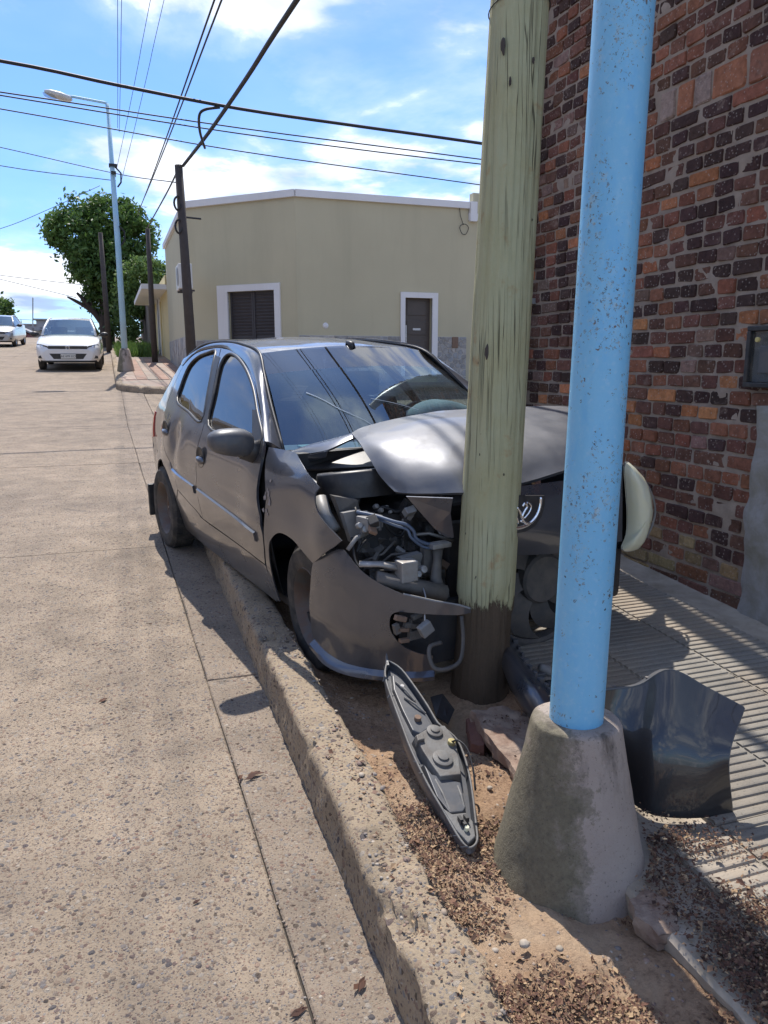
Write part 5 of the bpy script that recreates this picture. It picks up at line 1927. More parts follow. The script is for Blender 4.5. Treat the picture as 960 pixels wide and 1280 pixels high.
# wheel housings
for s in (-1, 1):
    for cx_, r0, r1 in ((RWX, 0.36, 0.36), (-0.1, 0.30, 0.31)):
        mb = MB()
        for i in range(15):
            a = math.pi * i / 14
            for yy in (.44, .58, .755 if cx_ < -1 else .70):
                mb.v.append((cx_ + r0 * math.cos(a), s * yy, .27 + r1 * math.sin(a)))
                mb.c.append(None)
        mb.f = [(i * 3 + j, i * 3 + j + 1, i * 3 + j + 4, i * 3 + j + 3) for i in range(14) for j in range(2)]
        mb.add([(cx_ - r0, s * .44, .2), (cx_ + r0, s * .44, .2), (cx_ + r0, s * .44, .75), (cx_ - r0, s * .44, .75)], [(0, 1, 2, 3)])
        cpart(mb, 'wheel_housing', M['shadow_inner'], None, smooth=True, angle=0.7)

# --- near fender, pushed back and bowed off the door
def fend_pt(x, z, s, inset=0.0):
    y = half_w(x, z) - dent(x, z, s) - inset
    lift = 0.018 * math.exp(-((x + .40) / .12) ** 2) * math.exp(-((z - .62) / .22) ** 2)
    y += lift if s < 0 else 0
    # shoulder rolls over towards the bonnet
    k = max(0.0, z - (0.80 - 0.16 * max(0, x)))
    y -= 1.4 * k * k * (1 if x > -.5 else 0) * min(1.0, (x + .5) / .25)
    return (x, s * y, z)


fe = side_panel('front_fender', fender_r, -1, M['paint'], step=0.03, solid=0.006, gap=0.0, fn=fend_pt)
fe['label'] = 'front fender sprung away from the door'
side_panel('front_fender', fender_r, 1, M['paint'], step=0.05, solid=0.006, gap=0.0, fn=fend_pt)
# torn decal residue on the fender
R3 = random.Random(4)
mb = MB()
for k in range(12):
    x, z = -.30 + R3.gauss(0, .022), .765 + R3.gauss(0, .05)
    r = R3.uniform(.005, .013)
    pts = [(x + r * math.cos(a) * R3.uniform(.5, 1.3), z + r * 1.4 * math.sin(a) * R3.uniform(.5, 1.3)) for a in np.linspace(0, 5.6, 7)]
    mb.add([fend_pt(a, b, -1, -0.0025) for a, b in pts], [tuple(range(7))])
cpart(mb, 'torn_decal', simple('decal_residue', (0.26, 0.23, 0.22), 0.8, scale=60), fe)
tag(bpy.context.scene.objects[fe.name].children[0], kind='stuff')

# --- near half of the front bumper: plan line swept, shape traced
BP = [np.array(p) for p in catmull([(-.16, -.80), (0.0, -.818), (.18, -.818), (.34, -.79), (.47, -.74), (.58, -.665), (.66, -.59), (.715, -.51), (.75, -.43), (.77, -.34), (.775, -.25)], 6)]
BS = [0.0]
for a, b in zip(BP[:-1], BP[1:]):
    BS.append(BS[-1] + float(np.linalg.norm(b - a)))
BOFF = hermite([.05, .10, .135, .16, .22, .36, .50, .62, .72], [.05, .018, .004, .016, .018, .006, .008, .022, .06])


def bump_pt(u, z, inset=0.0):
    x = float(np.interp(u, BS, [p[0] for p in BP]))
    y = float(np.interp(u, BS, [p[1] for p in BP]))
    x2 = float(np.interp(u + .03, BS, [p[0] for p in BP]))
    y2 = float(np.interp(u + .03, BS, [p[1] for p in BP]))
    t = np.array([x2 - x, y2 - y])
    L = np.linalg.norm(t)
    if L < 1e-6:
        t, L = np.array([0.2, 1.0]), 1.02
    nrm = np.array([-t[1], t[0]]) / L          # inwards
    o = BOFF(z) + inset + 0.006 * fbm((u, z, 3), 3.5, 3)
    return (x + nrm[0] * o, y + nrm[1] * o, z)


def bump_px(px, py):
    """solve surface parameters under a photo pixel"""
    best, bu = None, None
    for u in np.linspace(0, BS[-1], 24):
        for z in (.12, .3, .45, .6):
            q = project(CAR_O + np.array(bump_pt(u, z)) @ CAR_R)
            e = (q[0] - px) ** 2 + (q[1] - py) ** 2
            if best is None or e < best:
                best, bu = e, [u, z]
    u, z = bu
    for _ in range(14):
        f = lambda a, b: np.array(project(CAR_O + np.array(bump_pt(a, b)) @ CAR_R)[:2])
        q = f(u, z)
        J = np.stack([(f(u + 1e-3, z) - q) / 1e-3, (f(u, z + 1e-3) - q) / 1e-3], 1)
        try:
            d = np.linalg.lstsq(J, np.array([px, py]) - q, rcond=None)[0]
        except Exception:
            break
        u = min(max(u + float(np.clip(d[0], -.06, .06)), -.02), BS[-1] + .03)
        z = min(max(z + float(np.clip(d[1], -.06, .06)), .03), .75)
    return (u, z)


def bpx(L):
    return [bump_px(*p) for p in L]


b_out = ([tuple(p) for p in catmull(bpx([(400, 697), (412, 691), (429, 687), (448, 710), (474, 729), (504, 743), (545, 752), (575, 757), (588, 761)]), 3)] + bpx([(589, 766), (572, 769), (540, 768)]) +
         [tuple(p) for p in catmull(bpx([(515, 766), (497, 765), (488, 771), (488, 788), (500, 805), (518, 815), (541, 820)]), 3)] + bpx([(540, 832), (545, 843)]) +
         [tuple(p) for p in catmull(bpx([(520, 846), (481, 844), (439, 837), (410, 822), (392, 804)]), 3)] + bpx([(389, 786), (387, 745), (391, 704)]))
vs, fs = fill2d(b_out, step=0.028)
mb = MB().add([bump_pt(u, z) for u, z in vs], fs)
bum = cpart(mb, 'front_bumper', M['paint'], None, smooth=True, solid=0.005)
bum['label'] = 'torn front bumper half with empty fog lamp hole'
# lip along its lower edge, ragged plastic liner hanging below
lips = catmull(bpx([(393, 804), (410, 822), (439, 836.5), (481, 843.5), (520, 845), (543, 843)]), 4)
lipu = np.linspace(bump_px(393, 806)[0], bump_px(520, 845)[0], 24)
lv_ = [[bump_pt(q[0], q[1] + .020, .002), bump_pt(q[0], q[1] + .012, -.010), bump_pt(q[0], q[1] + .002, -.024), bump_pt(q[0], q[1] - .014, -.024), bump_pt(q[0], q[1] - .022, -.006)] for q in lips]
mb = MB().add([p for r_ in lv_ for p in r_], [(i * 5 + j, i * 5 + j + 1, (i + 1) * 5 + j + 1, (i + 1) * 5 + j) for i in range(len(lv_) - 1) for j in range(4)])
cpart(mb, 'bumper_lip', M['paint'], bum, smooth=True, angle=.7)
vs, fs = fill2d([tuple(q) for q in lips[:14]] + [(q[0], q[1] - .012 - .012 * ((k * 7) % 3)) for k, q in enumerate(lips[:14])][::-1], step=0.05)
cpart(MB().add([bump_pt(u, z, .02) for u, z in vs], fs), 'bumper_liner', M['brown'], bum, solid=0.003)
# light scuffed top edge of the tongue
tu = bpx([(504, 743), (545, 752), (575, 757), (588, 761)])
cpart(MB().tube([bump_pt(u, z, 0.003) for u, z in tu], 0.0045, 6), 'bumper_edge', M['grey_plastic'], bum)
# fog lamp recess: cracked brown grille pieces behind the hole
for (xa, ya, xb, yb) in ((492, 771, 509, 775), (513, 768, 530, 771), (491, 780, 500, 792), (503, 781, 526, 783), (509, 789, 528, 797), (498, 799, 512, 802), (527, 772, 531, 794), (511, 774, 513, 800), (494, 786, 512, 788)):
    a, b = at(xa, ya, x=.60), at(xb, yb, x=.61)
    c = (a + b) / 2
    cpart(MB().box(tuple(c), (0.02, abs(b[1] - a[1]) * .9, abs(b[2] - a[2])), Matrix.Translation(c) @ Matrix.Rotation(R3.uniform(-.35, .35), 4, 'X') @ Matrix.Translation(-Vector(c)), bev=0.002), 'grille_fragment', M['dusty_plastic'] if xa % 2 else M['brown'])
cpart(MB().box((.52, -.42, .30), (0.03, .40, .26)), 'crash_bar_cover', M['shadow_inner'])
# hanging lower grille strap
cpart(MB().tube(catmull([at(577, 770, x=.70), at(579, 800, x=.72), at(575, 826, x=.74), at(560, 836, x=.75), at(544, 836, x=.74), at(537, 822, x=.72), at(538, 808, x=.70), at(552, 803, x=.68)], 5), 0.009, 6, flat=.6), 'grille_strap', M['dusty_plastic'], None, smooth=True)

# --- bonnet: buckled, tail lifted in front of the windscreen, nose driven down by the pole
cols = [[(441, 546, -.22), (453, 560, -.08), (467, 580, .08), (481, 600, .24), (495, 617, .40)],
        [(455, 538, -.25), (470, 552, -.06), (488, 572, .13), (503, 598, .33), (516, 618, .47)],
        [(490, 529, -.24), (505, 542, -.05), (518, 564, .17), (528, 592, .38), (540, 619, .53)],
        [(530, 521, -.22), (540, 534, -.03), (550, 557, .2), (556, 588, .43), (562, 619, .58)],
        [(575, 516, -.22), (582, 530, .0), (586, 553, .22), (588, 584, .46), (588, 619, .62)],
        [(625, 514, -.20), (628, 527, .03), (630, 550, .25), (628, 580, .47), (622, 613, .63)],
        [(672, 512, -.16), (675, 525, .06), (676, 546, .28), (672, 573, .48), (662, 604, .64)],
        [(716, 513, -.12), (720, 525, .10), (720, 543, .30), (716, 563, .48), (708, 590, .64)],
        [(752, 523, -.10), (756, 533, .10), (757, 545, .28), (754, 558, .45), (748, 575, .60)],
        [(770, 540, -.10), (772, 545, .08), (772, 552, .25), (770, 560, .42), (766, 568, .56)]]
G = [[at(px, py, x=xx + dx_) for (px, py, xx), dx_ in zip(c, (0, .10, .08, .01, -.06))] for c in cols]
fine = [catmull(c, 6) for c in G]
mb = MB()
rows = len(fine[0])
fine2 = list(zip(*[catmull([fine[i][r] for i in range(len(fine))], 5) for r in range(rows)]))
nc_, nr_ = len(fine2), rows
for c in fine2:
    for p in c:
        w = 0.004 * fbm(tuple(p), 6.0, 3)
        mb.v.append((p[0] + w, p[1], p[2] + w))
        mb.c.append(None)
mb.f = [(i * nr_ + j, i * nr_ + j + 1, (i + 1) * nr_ + j + 1, (i + 1) * nr_ + j) for i in range(nc_ - 1) for j in range(nr_ - 1)]
hood = cpart(mb, 'bonnet', M['paint_dull'], None, smooth=True, solid=0.018, offset=1.0)
hood['label'] = 'buckled bonnet folded up in front of the windscreen'
# folded strip of the bonnet's rear edge along the windscreen foot
sa = [at(358, 566, x=-.42), at(385, 556, x=-.36), at(412, 549, x=-.30), at(441, 541, x=-.25), at(470, 532, x=-.24)]
sb = [at(362, 573, x=-.38), at(386, 567, x=-.28), at(410, 562, x=-.20), at(438, 549, x=-.19), at(462, 541, x=-.18)]
mb = MB()
A1, B1 = catmull(sa, 5), catmull(sb, 5)
for a, b in zip(A1, B1):
    for t in (0, .35, .7, 1):
        p = a * (1 - t) + b * t
        mb.v.append((p[0], p[1], p[2] + .008 * math.sin(math.pi * t)))
        mb.c.append(None)
mb.f = [(i * 4 + j, i * 4 + j + 1, (i + 1) * 4 + j + 1, (i + 1) * 4 + j) for i in range(len(A1) - 1) for j in range(3)]
cpart(mb, 'bonnet_fold', M['paint'], hood, smooth=True, solid=0.01)
# under-side brown flap below the fold
fl = [at(363, 574, x=-.36), at(410, 563, x=-.19), at(408, 571, x=-.2), at(372, 581, x=-.34)]
cpart(MB().add([tuple(p) for p in fl], [(0, 1, 2, 3)]), 'bonnet_flange', M['paint'], hood, solid=0.006)
cpart(MB().add([tuple(p) for p in (at(371, 575, x=-.34), at(398, 579, x=-.30), at(413, 574, x=-.28), at(392, 584, x=-.33))], [(0, 1, 2, 3)]), 'bent_bracket', M['grey_plastic'], None, solid=0.004)

# --- windscreen (two zones: shade band and clear) with two thin white streaks
def ws(s, t):
    b = np.array([-.235 - .225 * s * s, .672 * s, .953 - .015 * s * s])
    tp_ = np.array([-1.045 - .085 * s * s, .522 * s, 1.424 - .036 * s * s])
    p = b * (1 - t) + tp_ * t
    bul = 0.022 * math.sin(math.pi * t) * (1 - .3 * s * s)
    return (p[0] + bul * .47, p[1], p[2] + bul * .88)


wsc = cpart(MB().grid(lambda u, v: ws(-1 + 2 * u, v * .74), 30, 20), 'windscreen', M['glass'], None, smooth=True)
cpart(MB().grid(lambda u, v: ws(-1 + 2 * u, .74 + v * .26), 30, 8), 'shade_band', M['glass_band'], wsc, smooth=True)
def ws_px(px, py):
    best = min(((sx_, tx_) for sx_ in np.linspace(-1, 1, 61) for tx_ in np.linspace(0, 1, 41)), key=lambda q: sum((a - b) ** 2 for a, b in zip(project(CAR_O + np.array(ws(*q)) @ CAR_R)[:2], (px, py))))
    return np.array(ws(*best)) + np.array([.003, 0, .004])


cm_ = simple('glass_streak', (0.85, 0.88, 0.90), 0.2, var=0.1, bumps=0)
cpart(MB().tube(catmull([ws_px(*q) for q in ((381, 492), (400, 501), (425, 513), (452, 526), (470, 533))], 4), [0.0028, .0026, .0024] + [0.0018] * 8 + [0.0008] * 6, 5), 'pale_streak', cm_, wsc)
cpart(MB().tube(catmull([ws_px(*q) for q in ((465, 500), (492, 505), (522, 511))], 4), 0.0011, 5), 'pale_streak', cm_, wsc)
# papers on the dash corner
cpart(MB().box((-.50, -.50, .945), (0.12, 0.13, 0.006), Matrix.Rotation(0.0, 4, 'Z')), 'dash_paper', simple('pale_paper', (0.35, 0.5, 0.45), 0.8), None)
# scuttle panel under the glass and rubber edge at the foot
cpart(MB().tube([np.array(ws(s, 0)) + np.array([.01, 0, -.004]) for s in np.linspace(-1, 1, 24)], 0.012, 6), 'windscreen_seal', M['black_plastic'], wsc, smooth=True)
cpart(MB().grid(lambda u, v: tuple(np.array(ws(-1 + 2 * u, 0)) + np.array([.02 + .16 * v, 0, -.02 - .05 * v])), 20, 3), 'scuttle', M['black_plastic'], None, smooth=True, solid=0.01)
# stub aerial on the roof front
ant = at(438, 433, y=0.0)
mb = MB().tube([tuple(ant + np.array([.03, 0, -.012])), tuple(ant + np.array([.02, 0, .012])), tuple(ant + np.array([-.03, 0, .022])), tuple(ant + np.array([-.05, 0, -.008]))], [0.018, 0.017, 0.015, 0.012], 8)
cpart(mb, 'aerial', M['black_plastic'], None, smooth=True)

# --- cabin
M['dash'] = simple('lightened_dashboard', (0.20, 0.215, 0.225), 0.8, scale=30, bumps=0.2)  # dashboard grey lightened to make the windscreen look brighter
cpart(MB().grid(lambda u, v: (-.42 - .36 * v - .1 * (2 * u - 1) ** 2, (-1 + 2 * u) * .66, .93 + .03 * math.sin(math.pi * v) - .05 * v), 16, 8), 'dashboard', M['dash'], None, smooth=True, solid=0.2, offset=-1)
for yy in (-.36, .36):
    st = cpart(MB().box((-1.18, yy, .47), (0.50, 0.48, 0.16), bev=0.05), 'seat', M['fabric'], None, smooth=True)
    cpart(MB().box((-1.47, yy, .80), (0.14, 0.46, 0.58), Matrix.Translation((-1.47, yy, .55)) @ Matrix.Rotation(-.2, 4, 'Y') @ Matrix.Translation((1.47, -yy, -.55)), bev=0.05), 'seat_back', M['fabric'], st, smooth=True)
    cpart(MB().box((-1.60, yy, 1.17), (0.09, 0.24, 0.16), bev=0.035), 'headrest', M['fabric'], st, smooth=True)
cpart(MB().box((-2.2, 0, .72), (0.16, 1.2, 0.6), bev=0.05).box((-2.0, 0, .45), (0.45, 1.25, .18), bev=.05), 'rear_seat', M['fabric'], None, smooth=True)
swc = Vector((-.80, .36, .93))
Ms = Matrix.Translation(swc) @ Matrix.Rotation(math.radians(62), 4, 'Y')
cpart(MB().tube([Ms @ Vector((.18 * math.cos(a), .18 * math.sin(a), 0)) for a in np.linspace(0, 2 * math.pi, 30)], 0.016, 7, caps=False), 'steering_wheel', M['black_plastic'], None, smooth=True)
# spent airbag over the wheel
ab_ = at(548, 518, x=-.66)
mb = MB()
for i in range(13):
    for j in range(22):
        th, ph = math.pi * i / 12, 2 * math.pi * j / 22
        d = Vector((math.sin(th) * math.cos(ph), math.sin(th) * math.sin(ph), math.cos(th)))
        k = 1 + .10 * fbm(tuple(d), 1.7, 3)
        mb.v.append(tuple(Vector(ab_) + Vector((d.x * .12, d.y * .20, d.z * .085)) * k))
        mb.c.append(None)
mb.f = [(i * 22 + j, i * 22 + (j + 1) % 22, (i + 1) * 22 + (j + 1) % 22, (i + 1) * 22 + j) for i in range(12) for j in range(22)]
cpart(mb, 'airbag', M['airbag'], None, smooth=True)
cpart(MB().box((-1.02, 0, 1.33), (0.03, 0.22, 0.065), bev=0.015), 'rear_view_mirror', M['black_plastic'], None, smooth=True)

# --- engine bay seen through the missing headlamp
bay = M['dusty_plastic']
cpart(MB().box((.02, -.30, .50), (0.45, 0.70, 0.5), bev=0.03), 'engine_block', M['shadow_inner'])
cpart(MB().grid(lambda u, v: tuple(at(446 + 116 * u, 640 + 125 * v, x=.20 - .06 * u + .1 * v)), 6, 6), 'bay_liner', M['shadow_inner'], None, smooth=True, solid=0.01)
# black basin by the bulkhead
bc = at(447, 592, x=.02)
Mb = Matrix.Translation(bc) @ Matrix.Rotation(-.18, 4, 'Y') @ Matrix.Scale(1.1, 4, (0, 1, 0)) @ Matrix.Scale(1.0, 4, (1, 0, 0))
cpart(MB().lathe([(0.0, -.09), (.11, -.085), (.145, -.02), (.152, .010), (.163, .016), (.17, .004), (.168, -.05), (.165, -.10)], 30, Mb), 'filter_basin', M['black_plastic'], None, smooth=True)
cpart(MB().tube([tuple(at(a, b, x=xx)) for a, b, xx in ((362, 578, -.3), (384, 598, -.12), (404, 612, .0), (428, 622, .1), (450, 626, .16))], 0.016, 7), 'bulkhead_seal', M['black_plastic'], None, smooth=True)
# inner wing pieces inside the fender cut-out
cpart(MB().tube([tuple(at(400, 622, x=.08)), tuple(at(405, 645, x=.13)), tuple(at(418, 664, x=.2))], [0.03, 0.036, 0.03], 10), 'washer_tank', M['grey_plastic'], None, smooth=True)
for pts, xx, mt_ in (([(412, 618), (440, 622), (446, 640), (440, 668), (428, 660), (418, 636)], .16, bay), ([(424, 640), (446, 636), (448, 672), (434, 676)], .22, M['grey_plastic']),
                     ([(452, 668), (500, 664), (505, 700), (470, 706), (455, 690)], .16, bay), ([(496, 696), (520, 688), (526, 702), (506, 710)], .4, M['grey_plastic']),
                     ([(527, 676), (541, 680), (539, 716), (524, 712)], .42, bay), ([(505, 622), (520, 630), (512, 668), (498, 640)], .24, M['shadow_inner'])):
    P = [at(a, b, x=xx) for a, b in pts]
    m2 = MB()
    n = len(P)
    m2.add([tuple(p + np.array([R3.uniform(-.012, .012), 0, 0])) for p in P], [tuple(range(n))])
    cpart(m2, 'bay_panel', mt_, None, solid=0.035, offset=-1)
# connector block with wires
c = at(462, 652, x=.34)
blk = cpart(MB().box(tuple(c), (0.07, 0.085, 0.05), Matrix.Translation(c) @ Matrix.Rotation(.25, 4, 'Z') @ Matrix.Translation(-Vector(c)), bev=0.004), 'connector_block', M['grey_plastic'])
for k in range(4):
    cc = c + np.array([.02, -.05 + .028 * k, -.035])
    cpart(MB().lathe([(0.0, .0), (.009, .0), (.009, .03), (0, .03)], 8, Matrix.Translation(cc)), 'relay', M['slate_plastic'], blk)
for pts, r, mt_ in (([(446, 640, .3), (470, 645, .36), (492, 652, .42), (508, 656, .45), (517, 664, .46), (520, 673, .46), (531, 679, .46), (544, 681, .46)], .0075, 'hose'),
                    ([(448, 644, .3), (472, 649, .36), (494, 657, .42), (509, 662, .45), (514, 672, .46), (528, 683, .46), (541, 686, .46)], .006, 'hose'),
                    ([(444, 634, .25), (452, 670, .32), (446, 690, .33), (456, 677, .33), (470, 668, .33)], .005, 'cable'),
                    ([(478, 646, .3), (486, 662, .3), (500, 670, .3), (508, 660, .3)], .006, 'cable'),
                    ([(451, 690, .25), (466, 700, .3), (482, 690, .28)], .004, 'cable'),
                    ([(470, 640, .2), (480, 634, .22), (496, 640, .25), (510, 634, .3)], .009, 'cable'),
                    ([(440, 672, .3), (444, 700, .36), (452, 712, .4)], .006, 'cable'),
                    ([(518, 724, .52), (527, 732, .55), (532, 746, .60), (531, 762, .64), (531, 778, .66)], .0038, 'metal')):
    cpart(MB().tube(catmull([at(a, b, x=xx) for a, b, xx in pts], 4), r, 7), 'hose' if mt_ == 'hose' else 'wire', M[mt_], None, smooth=True)
# crushed sheet metal and clutter deep in the bay
for (xa, ya, xb, yb, x0, mt_, amp) in ((448, 664, 512, 716, .24, 'dusty_plastic', .035), (505, 640, 560, 700, .30, 'shadow_inner', .04), (462, 712, 556, 752, .42, 'dusty_plastic', .03), (402, 600, 446, 640, .02, 'dusty_plastic', .02)):
    sd_ = xa
    cpart(MB().grid(lambda u, v: tuple(at(xa + (xb - xa) * u, ya + (yb - ya) * v, x=x0 + amp * 2 * fbm((u * 3, v * 3, sd_), 1.3, 3))), 12, 10), 'crushed_sheet', M[mt_], None, solid=.004)
for k in range(34):
    px_, py_ = R3.uniform(438, 560), R3.uniform(632, 742)
    c = at(px_, py_, x=R3.uniform(.26, .40))
    rot = Matrix.Translation(c) @ Matrix.Rotation(R3.uniform(0, 3), 4, 'X') @ Matrix.Rotation(R3.uniform(-1, 1), 4, 'Y') @ Matrix.Rotation(R3.uniform(0, 3), 4, 'Z')
    mt_ = M[R3.choice(['dusty_plastic', 'dusty_plastic', 'grey_plastic', 'beam', 'shadow_inner', 'brown', 'black_plastic'])]
    if k % 3 == 0:
        L_ = R3.uniform(.05, .12)
        mb = MB().tube([rot @ Vector((0, 0, -L_)), rot @ Vector((L_ * .3, 0, 0)), rot @ Vector((0, L_ * .3, L_))], R3.uniform(.004, .009), 7)
        cpart(mb, 'wire', mt_, None, smooth=True)
    else:
        cpart(MB().box((0, 0, 0), (R3.uniform(.012, .04), R3.uniform(.02, .06), R3.uniform(.012, .045)), rot, bev=.003), 'engine_fitting', mt_)
# small bright fittings
for (px, py, xx, r) in ((476, 638, .22, .012), (483, 634, .22, .010), (470, 633, .2, .012), (455, 662, .36, .016), (449, 657, .36, .013), (528, 712, .5, .018), (522, 718, .5, .015), (488, 640, .25, .008)):
    c = at(px, py, x=xx)
    cpart(MB().lathe([(0, r), (r * .8, r * .9), (r, .2 * r), (r * .9, -r), (0, -r)], 10, Matrix.Translation(c) @ Matrix.Rotation(1.2, 4, 'Y')), 'fitting', M['beam'], None, smooth=True, angle=.8)
# headlamp carrier arm, its end block, the front panel upright and cross beam
a, b = at(449, 705, x=.42), at(500, 709, x=.50)
arm = cpart(MB().tube([tuple(a), tuple((a + b) / 2 + np.array([0, 0, .006])), tuple(b)], [.022, .024, .030], 8, flat=.5), 'headlamp_bracket', M['beam'], None, smooth=True)
c = at(508, 713, x=.52)
cpart(MB().box(tuple(c), (0.06, 0.075, 0.085), bev=0.006), 'bracket_block', M['beam'], arm)
up = [at(548, 678, x=.46), at(547, 700, x=.47), at(545, 722, x=.5), at(550, 745, x=.52)]
cpart(MB().tube([tuple(p) for p in up], [.030, .022, .028, .04], 6, flat=.6), 'front_upright', M['dusty_plastic'], None, smooth=True)
cpart(MB().box(tuple(at(549, 681, x=.47)), (0.05, 0.09, 0.02), bev=0.004), 'upright_cap', M['beam'], None)
a, b = at(470, 722, x=.48), at(556, 742, x=.56)
cpart(MB().tube([tuple(a), tuple(b)], [.035, .045], 8, flat=.8), 'cross_beam', M['dusty_plastic'], None, smooth=True)
c = at(532, 786, x=.67)
cpart(MB().box(tuple(c), (0.03, 0.055, 0.05), Matrix.Translation(c) @ Matrix.Rotation(.5, 4, 'X') @ Matrix.Translation(-Vector(c)), bev=0.006), 'loose_plug', M['grey_plastic'])
# body coloured shard of the nose hanging below the bonnet
P = [at(508, 620, x=.52), at(566, 622, x=.62), at(563, 640, x=.60), at(567, 671, x=.58), at(557, 671, x=.57), at(543, 660, x=.56)]
cpart(MB().add([tuple(p) for p in P], [(0, 1, 2), (0, 2, 5), (2, 3, 5), (3, 4, 5)]), 'nose_shard', M['paint'], None, solid=0.006)
# dark radiator and crumpled front behind the pole
cpart(MB().box((.34, .12, .44), (0.06, 0.80, 0.52), bev=0.01), 'radiator', M['shadow_inner'])

# --- nose panel with badge, left of the pole as seen from the driver
NG = [[(600, 612, .62), (600, 640, .64), (600, 668, .65), (600, 694, .62)], [(640, 609, .64), (640, 635, .665), (640, 665, .67), (640, 692, .63)], [(690, 603, .635), (690, 630, .665), (690, 662, .67), (690, 690, .63)],
      [(735, 596, .60), (735, 622, .63), (735, 655, .64), (735, 683, .60)], [(775, 588, .53), (775, 615, .56), (775, 650, .57), (775, 675, .53)]]
fineN = [catmull([at(*q[:2], x=q[2]) for q in c_], 5) for c_ in NG]
cc2 = list(zip(*[catmull([fineN[i][r] for i in range(5)], 6) for r in range(len(fineN[0]))]))
mb = MB()
for c_ in cc2:
    for p in c_:
        mb.v.append(tuple(p))
        mb.c.append(None)
nr2 = len(fineN[0])
mb.f = [(i * nr2 + j, i * nr2 + j + 1, (i + 1) * nr2 + j + 1, (i + 1) * nr2 + j) for i in range(len(cc2) - 1) for j in range(nr2 - 1)]
nose = cpart(mb, 'nose_panel', M['paint'], None, smooth=True, solid=0.012, offset=1.0)
# shield badge: recess, chrome rim and a standing animal figure
bx_ = .685
shield = [(650, 619), (679, 619), (679, 630), (675, 645), (667, 657), (655, 664), (643, 666), (632, 662), (622, 650), (619, 636), (619, 619)]
cpart(MB().add([tuple(at(a, b, x=bx_ - .006)) for a, b in shield], [tuple(range(len(shield)))]), 'badge_plate', M['black_plastic'], nose, solid=0.01)
cpart(MB().tube(catmull([at(a, b, x=bx_) for a, b in [(676, 621), (675, 631), (671, 643), (663, 653), (652, 659), (641, 660), (630, 655), (624, 643), (623, 622)]], 4), 0.009, 8), 'badge_rim', M['chrome'], nose, smooth=True)
for pts, r in (([(653, 633), (656, 629), (659, 633), (656, 638), (653, 645), (655, 652), (661, 655)], .006), ([(657, 631), (660, 628), (664, 633), (661, 641), (655, 648)], .0045), ([(650, 651), (657, 653), (664, 654)], .005),
               ([(646, 634), (650, 640), (652, 648)], .006), ([(640, 640), (645, 645), (648, 654)], .005)):
    cpart(MB().tube(catmull([at(a, b, x=bx_ + .004) for a, b in pts], 4), r, 6), 'badge_figure', M['chrome'], nose, smooth=True)

# --- radiator fan
fc = at(673, 721, x=.44)
fan = bpy.data.objects.new('radiator_fan', None)
COL.objects.link(fan)
fan.parent = car
fan.location = tuple(fc)
fan.rotation_euler = (0, math.pi / 2, 0)
px_m = np.linalg.norm(at(733, 721, x=.44) - fc) / 60
MB().lathe([(0, .045), (21 * px_m, .043), (23 * px_m, .03), (23 * px_m, -.02)], 28).build('fan_hub', M['dusty_plastic'], fan, smooth=True, angle=.6)
MB().lathe([(58 * px_m, -.03), (58 * px_m, .02), (61 * px_m, .028), (65 * px_m, .024), (68 * px_m, .0), (68 * px_m, -.03)], 40).build('fan_shroud', M['dusty_plastic'], fan, smooth=True, angle=.6)
for k in range(8):
    a0 = 2 * math.pi * k / 8
    m2 = MB()

    def blade(u, v, a0=a0):
        r = (20 + 37 * u) * px_m
        a = a0 + .55 * u * u + (v - .5) * (.62 - .18 * u)
        return (r * math.cos(a), r * math.sin(a), .022 * (v - .5) * 1.6 + .01)
    m2.grid(blade, 8, 4)
    m2.build('fan_blade', M['dusty_plastic'], fan, smooth=True, solid=0.004)

# --- the surviving headlamp, yellowed
LP = [(781, 578), (795, 590), (808, 606), (816, 624), (818, 641), (813, 660), (803, 676), (791, 687), (777, 686), (783, 668), (784, 640), (782, 610)]
lp3 = [at(a, b, x=.40) for a, b in LP]
cen = sum(lp3) / len(lp3)
mb = MB()
ring = catmull(lp3, 4, True)
lv = [(1.0, 0.0), (.93, .028), (.75, .052), (.5, .068), (.22, .075)]
for k_, d_x in lv:
    for p in ring:
        q = cen + (p - cen) * k_
        bend = -0.10 * max(0, (q[1] - cen[1])) / .2
        mb.v.append((q[0] + d_x + bend, q[1], q[2]))
        mb.c.append(None)
n = len(ring)
mb.f = [(i * n + j, i * n + (j + 1) % n, (i + 1) * n + (j + 1) % n, (i + 1) * n + j) for i in range(len(lv) - 1) for j in range(n)]
mb.f.append(tuple((len(lv) - 1) * n + j for j in range(n)))
hlm = cpart(mb, 'headlamp', M['lens'], None, smooth=True, solid=0.006)
cpart(MB().tube([tuple(p + np.array([.004, 0, 0])) for p in ring + ring[:1]], 0.006, 6), 'headlamp_rim', M['grey_plastic'], hlm)
mb = MB()
mb.add([tuple(cen + (p - cen) * k_ + np.array([-.01 - dd, -.02, 0])) for k_, dd in ((1.0, 0), (.8, .16)) for p in lp3], [(j, (j + 1) % 12, 12 + (j + 1) % 12, 12 + j) for j in range(12)] + [tuple(range(12, 24))])
cpart(mb, 'headlamp_shell', M['black_plastic'], hlm)
cpart(MB().box((.30, .62, .38), (0.1, 0.35, .4), bev=.03), 'crash_beam_end', M['shadow_inner'])
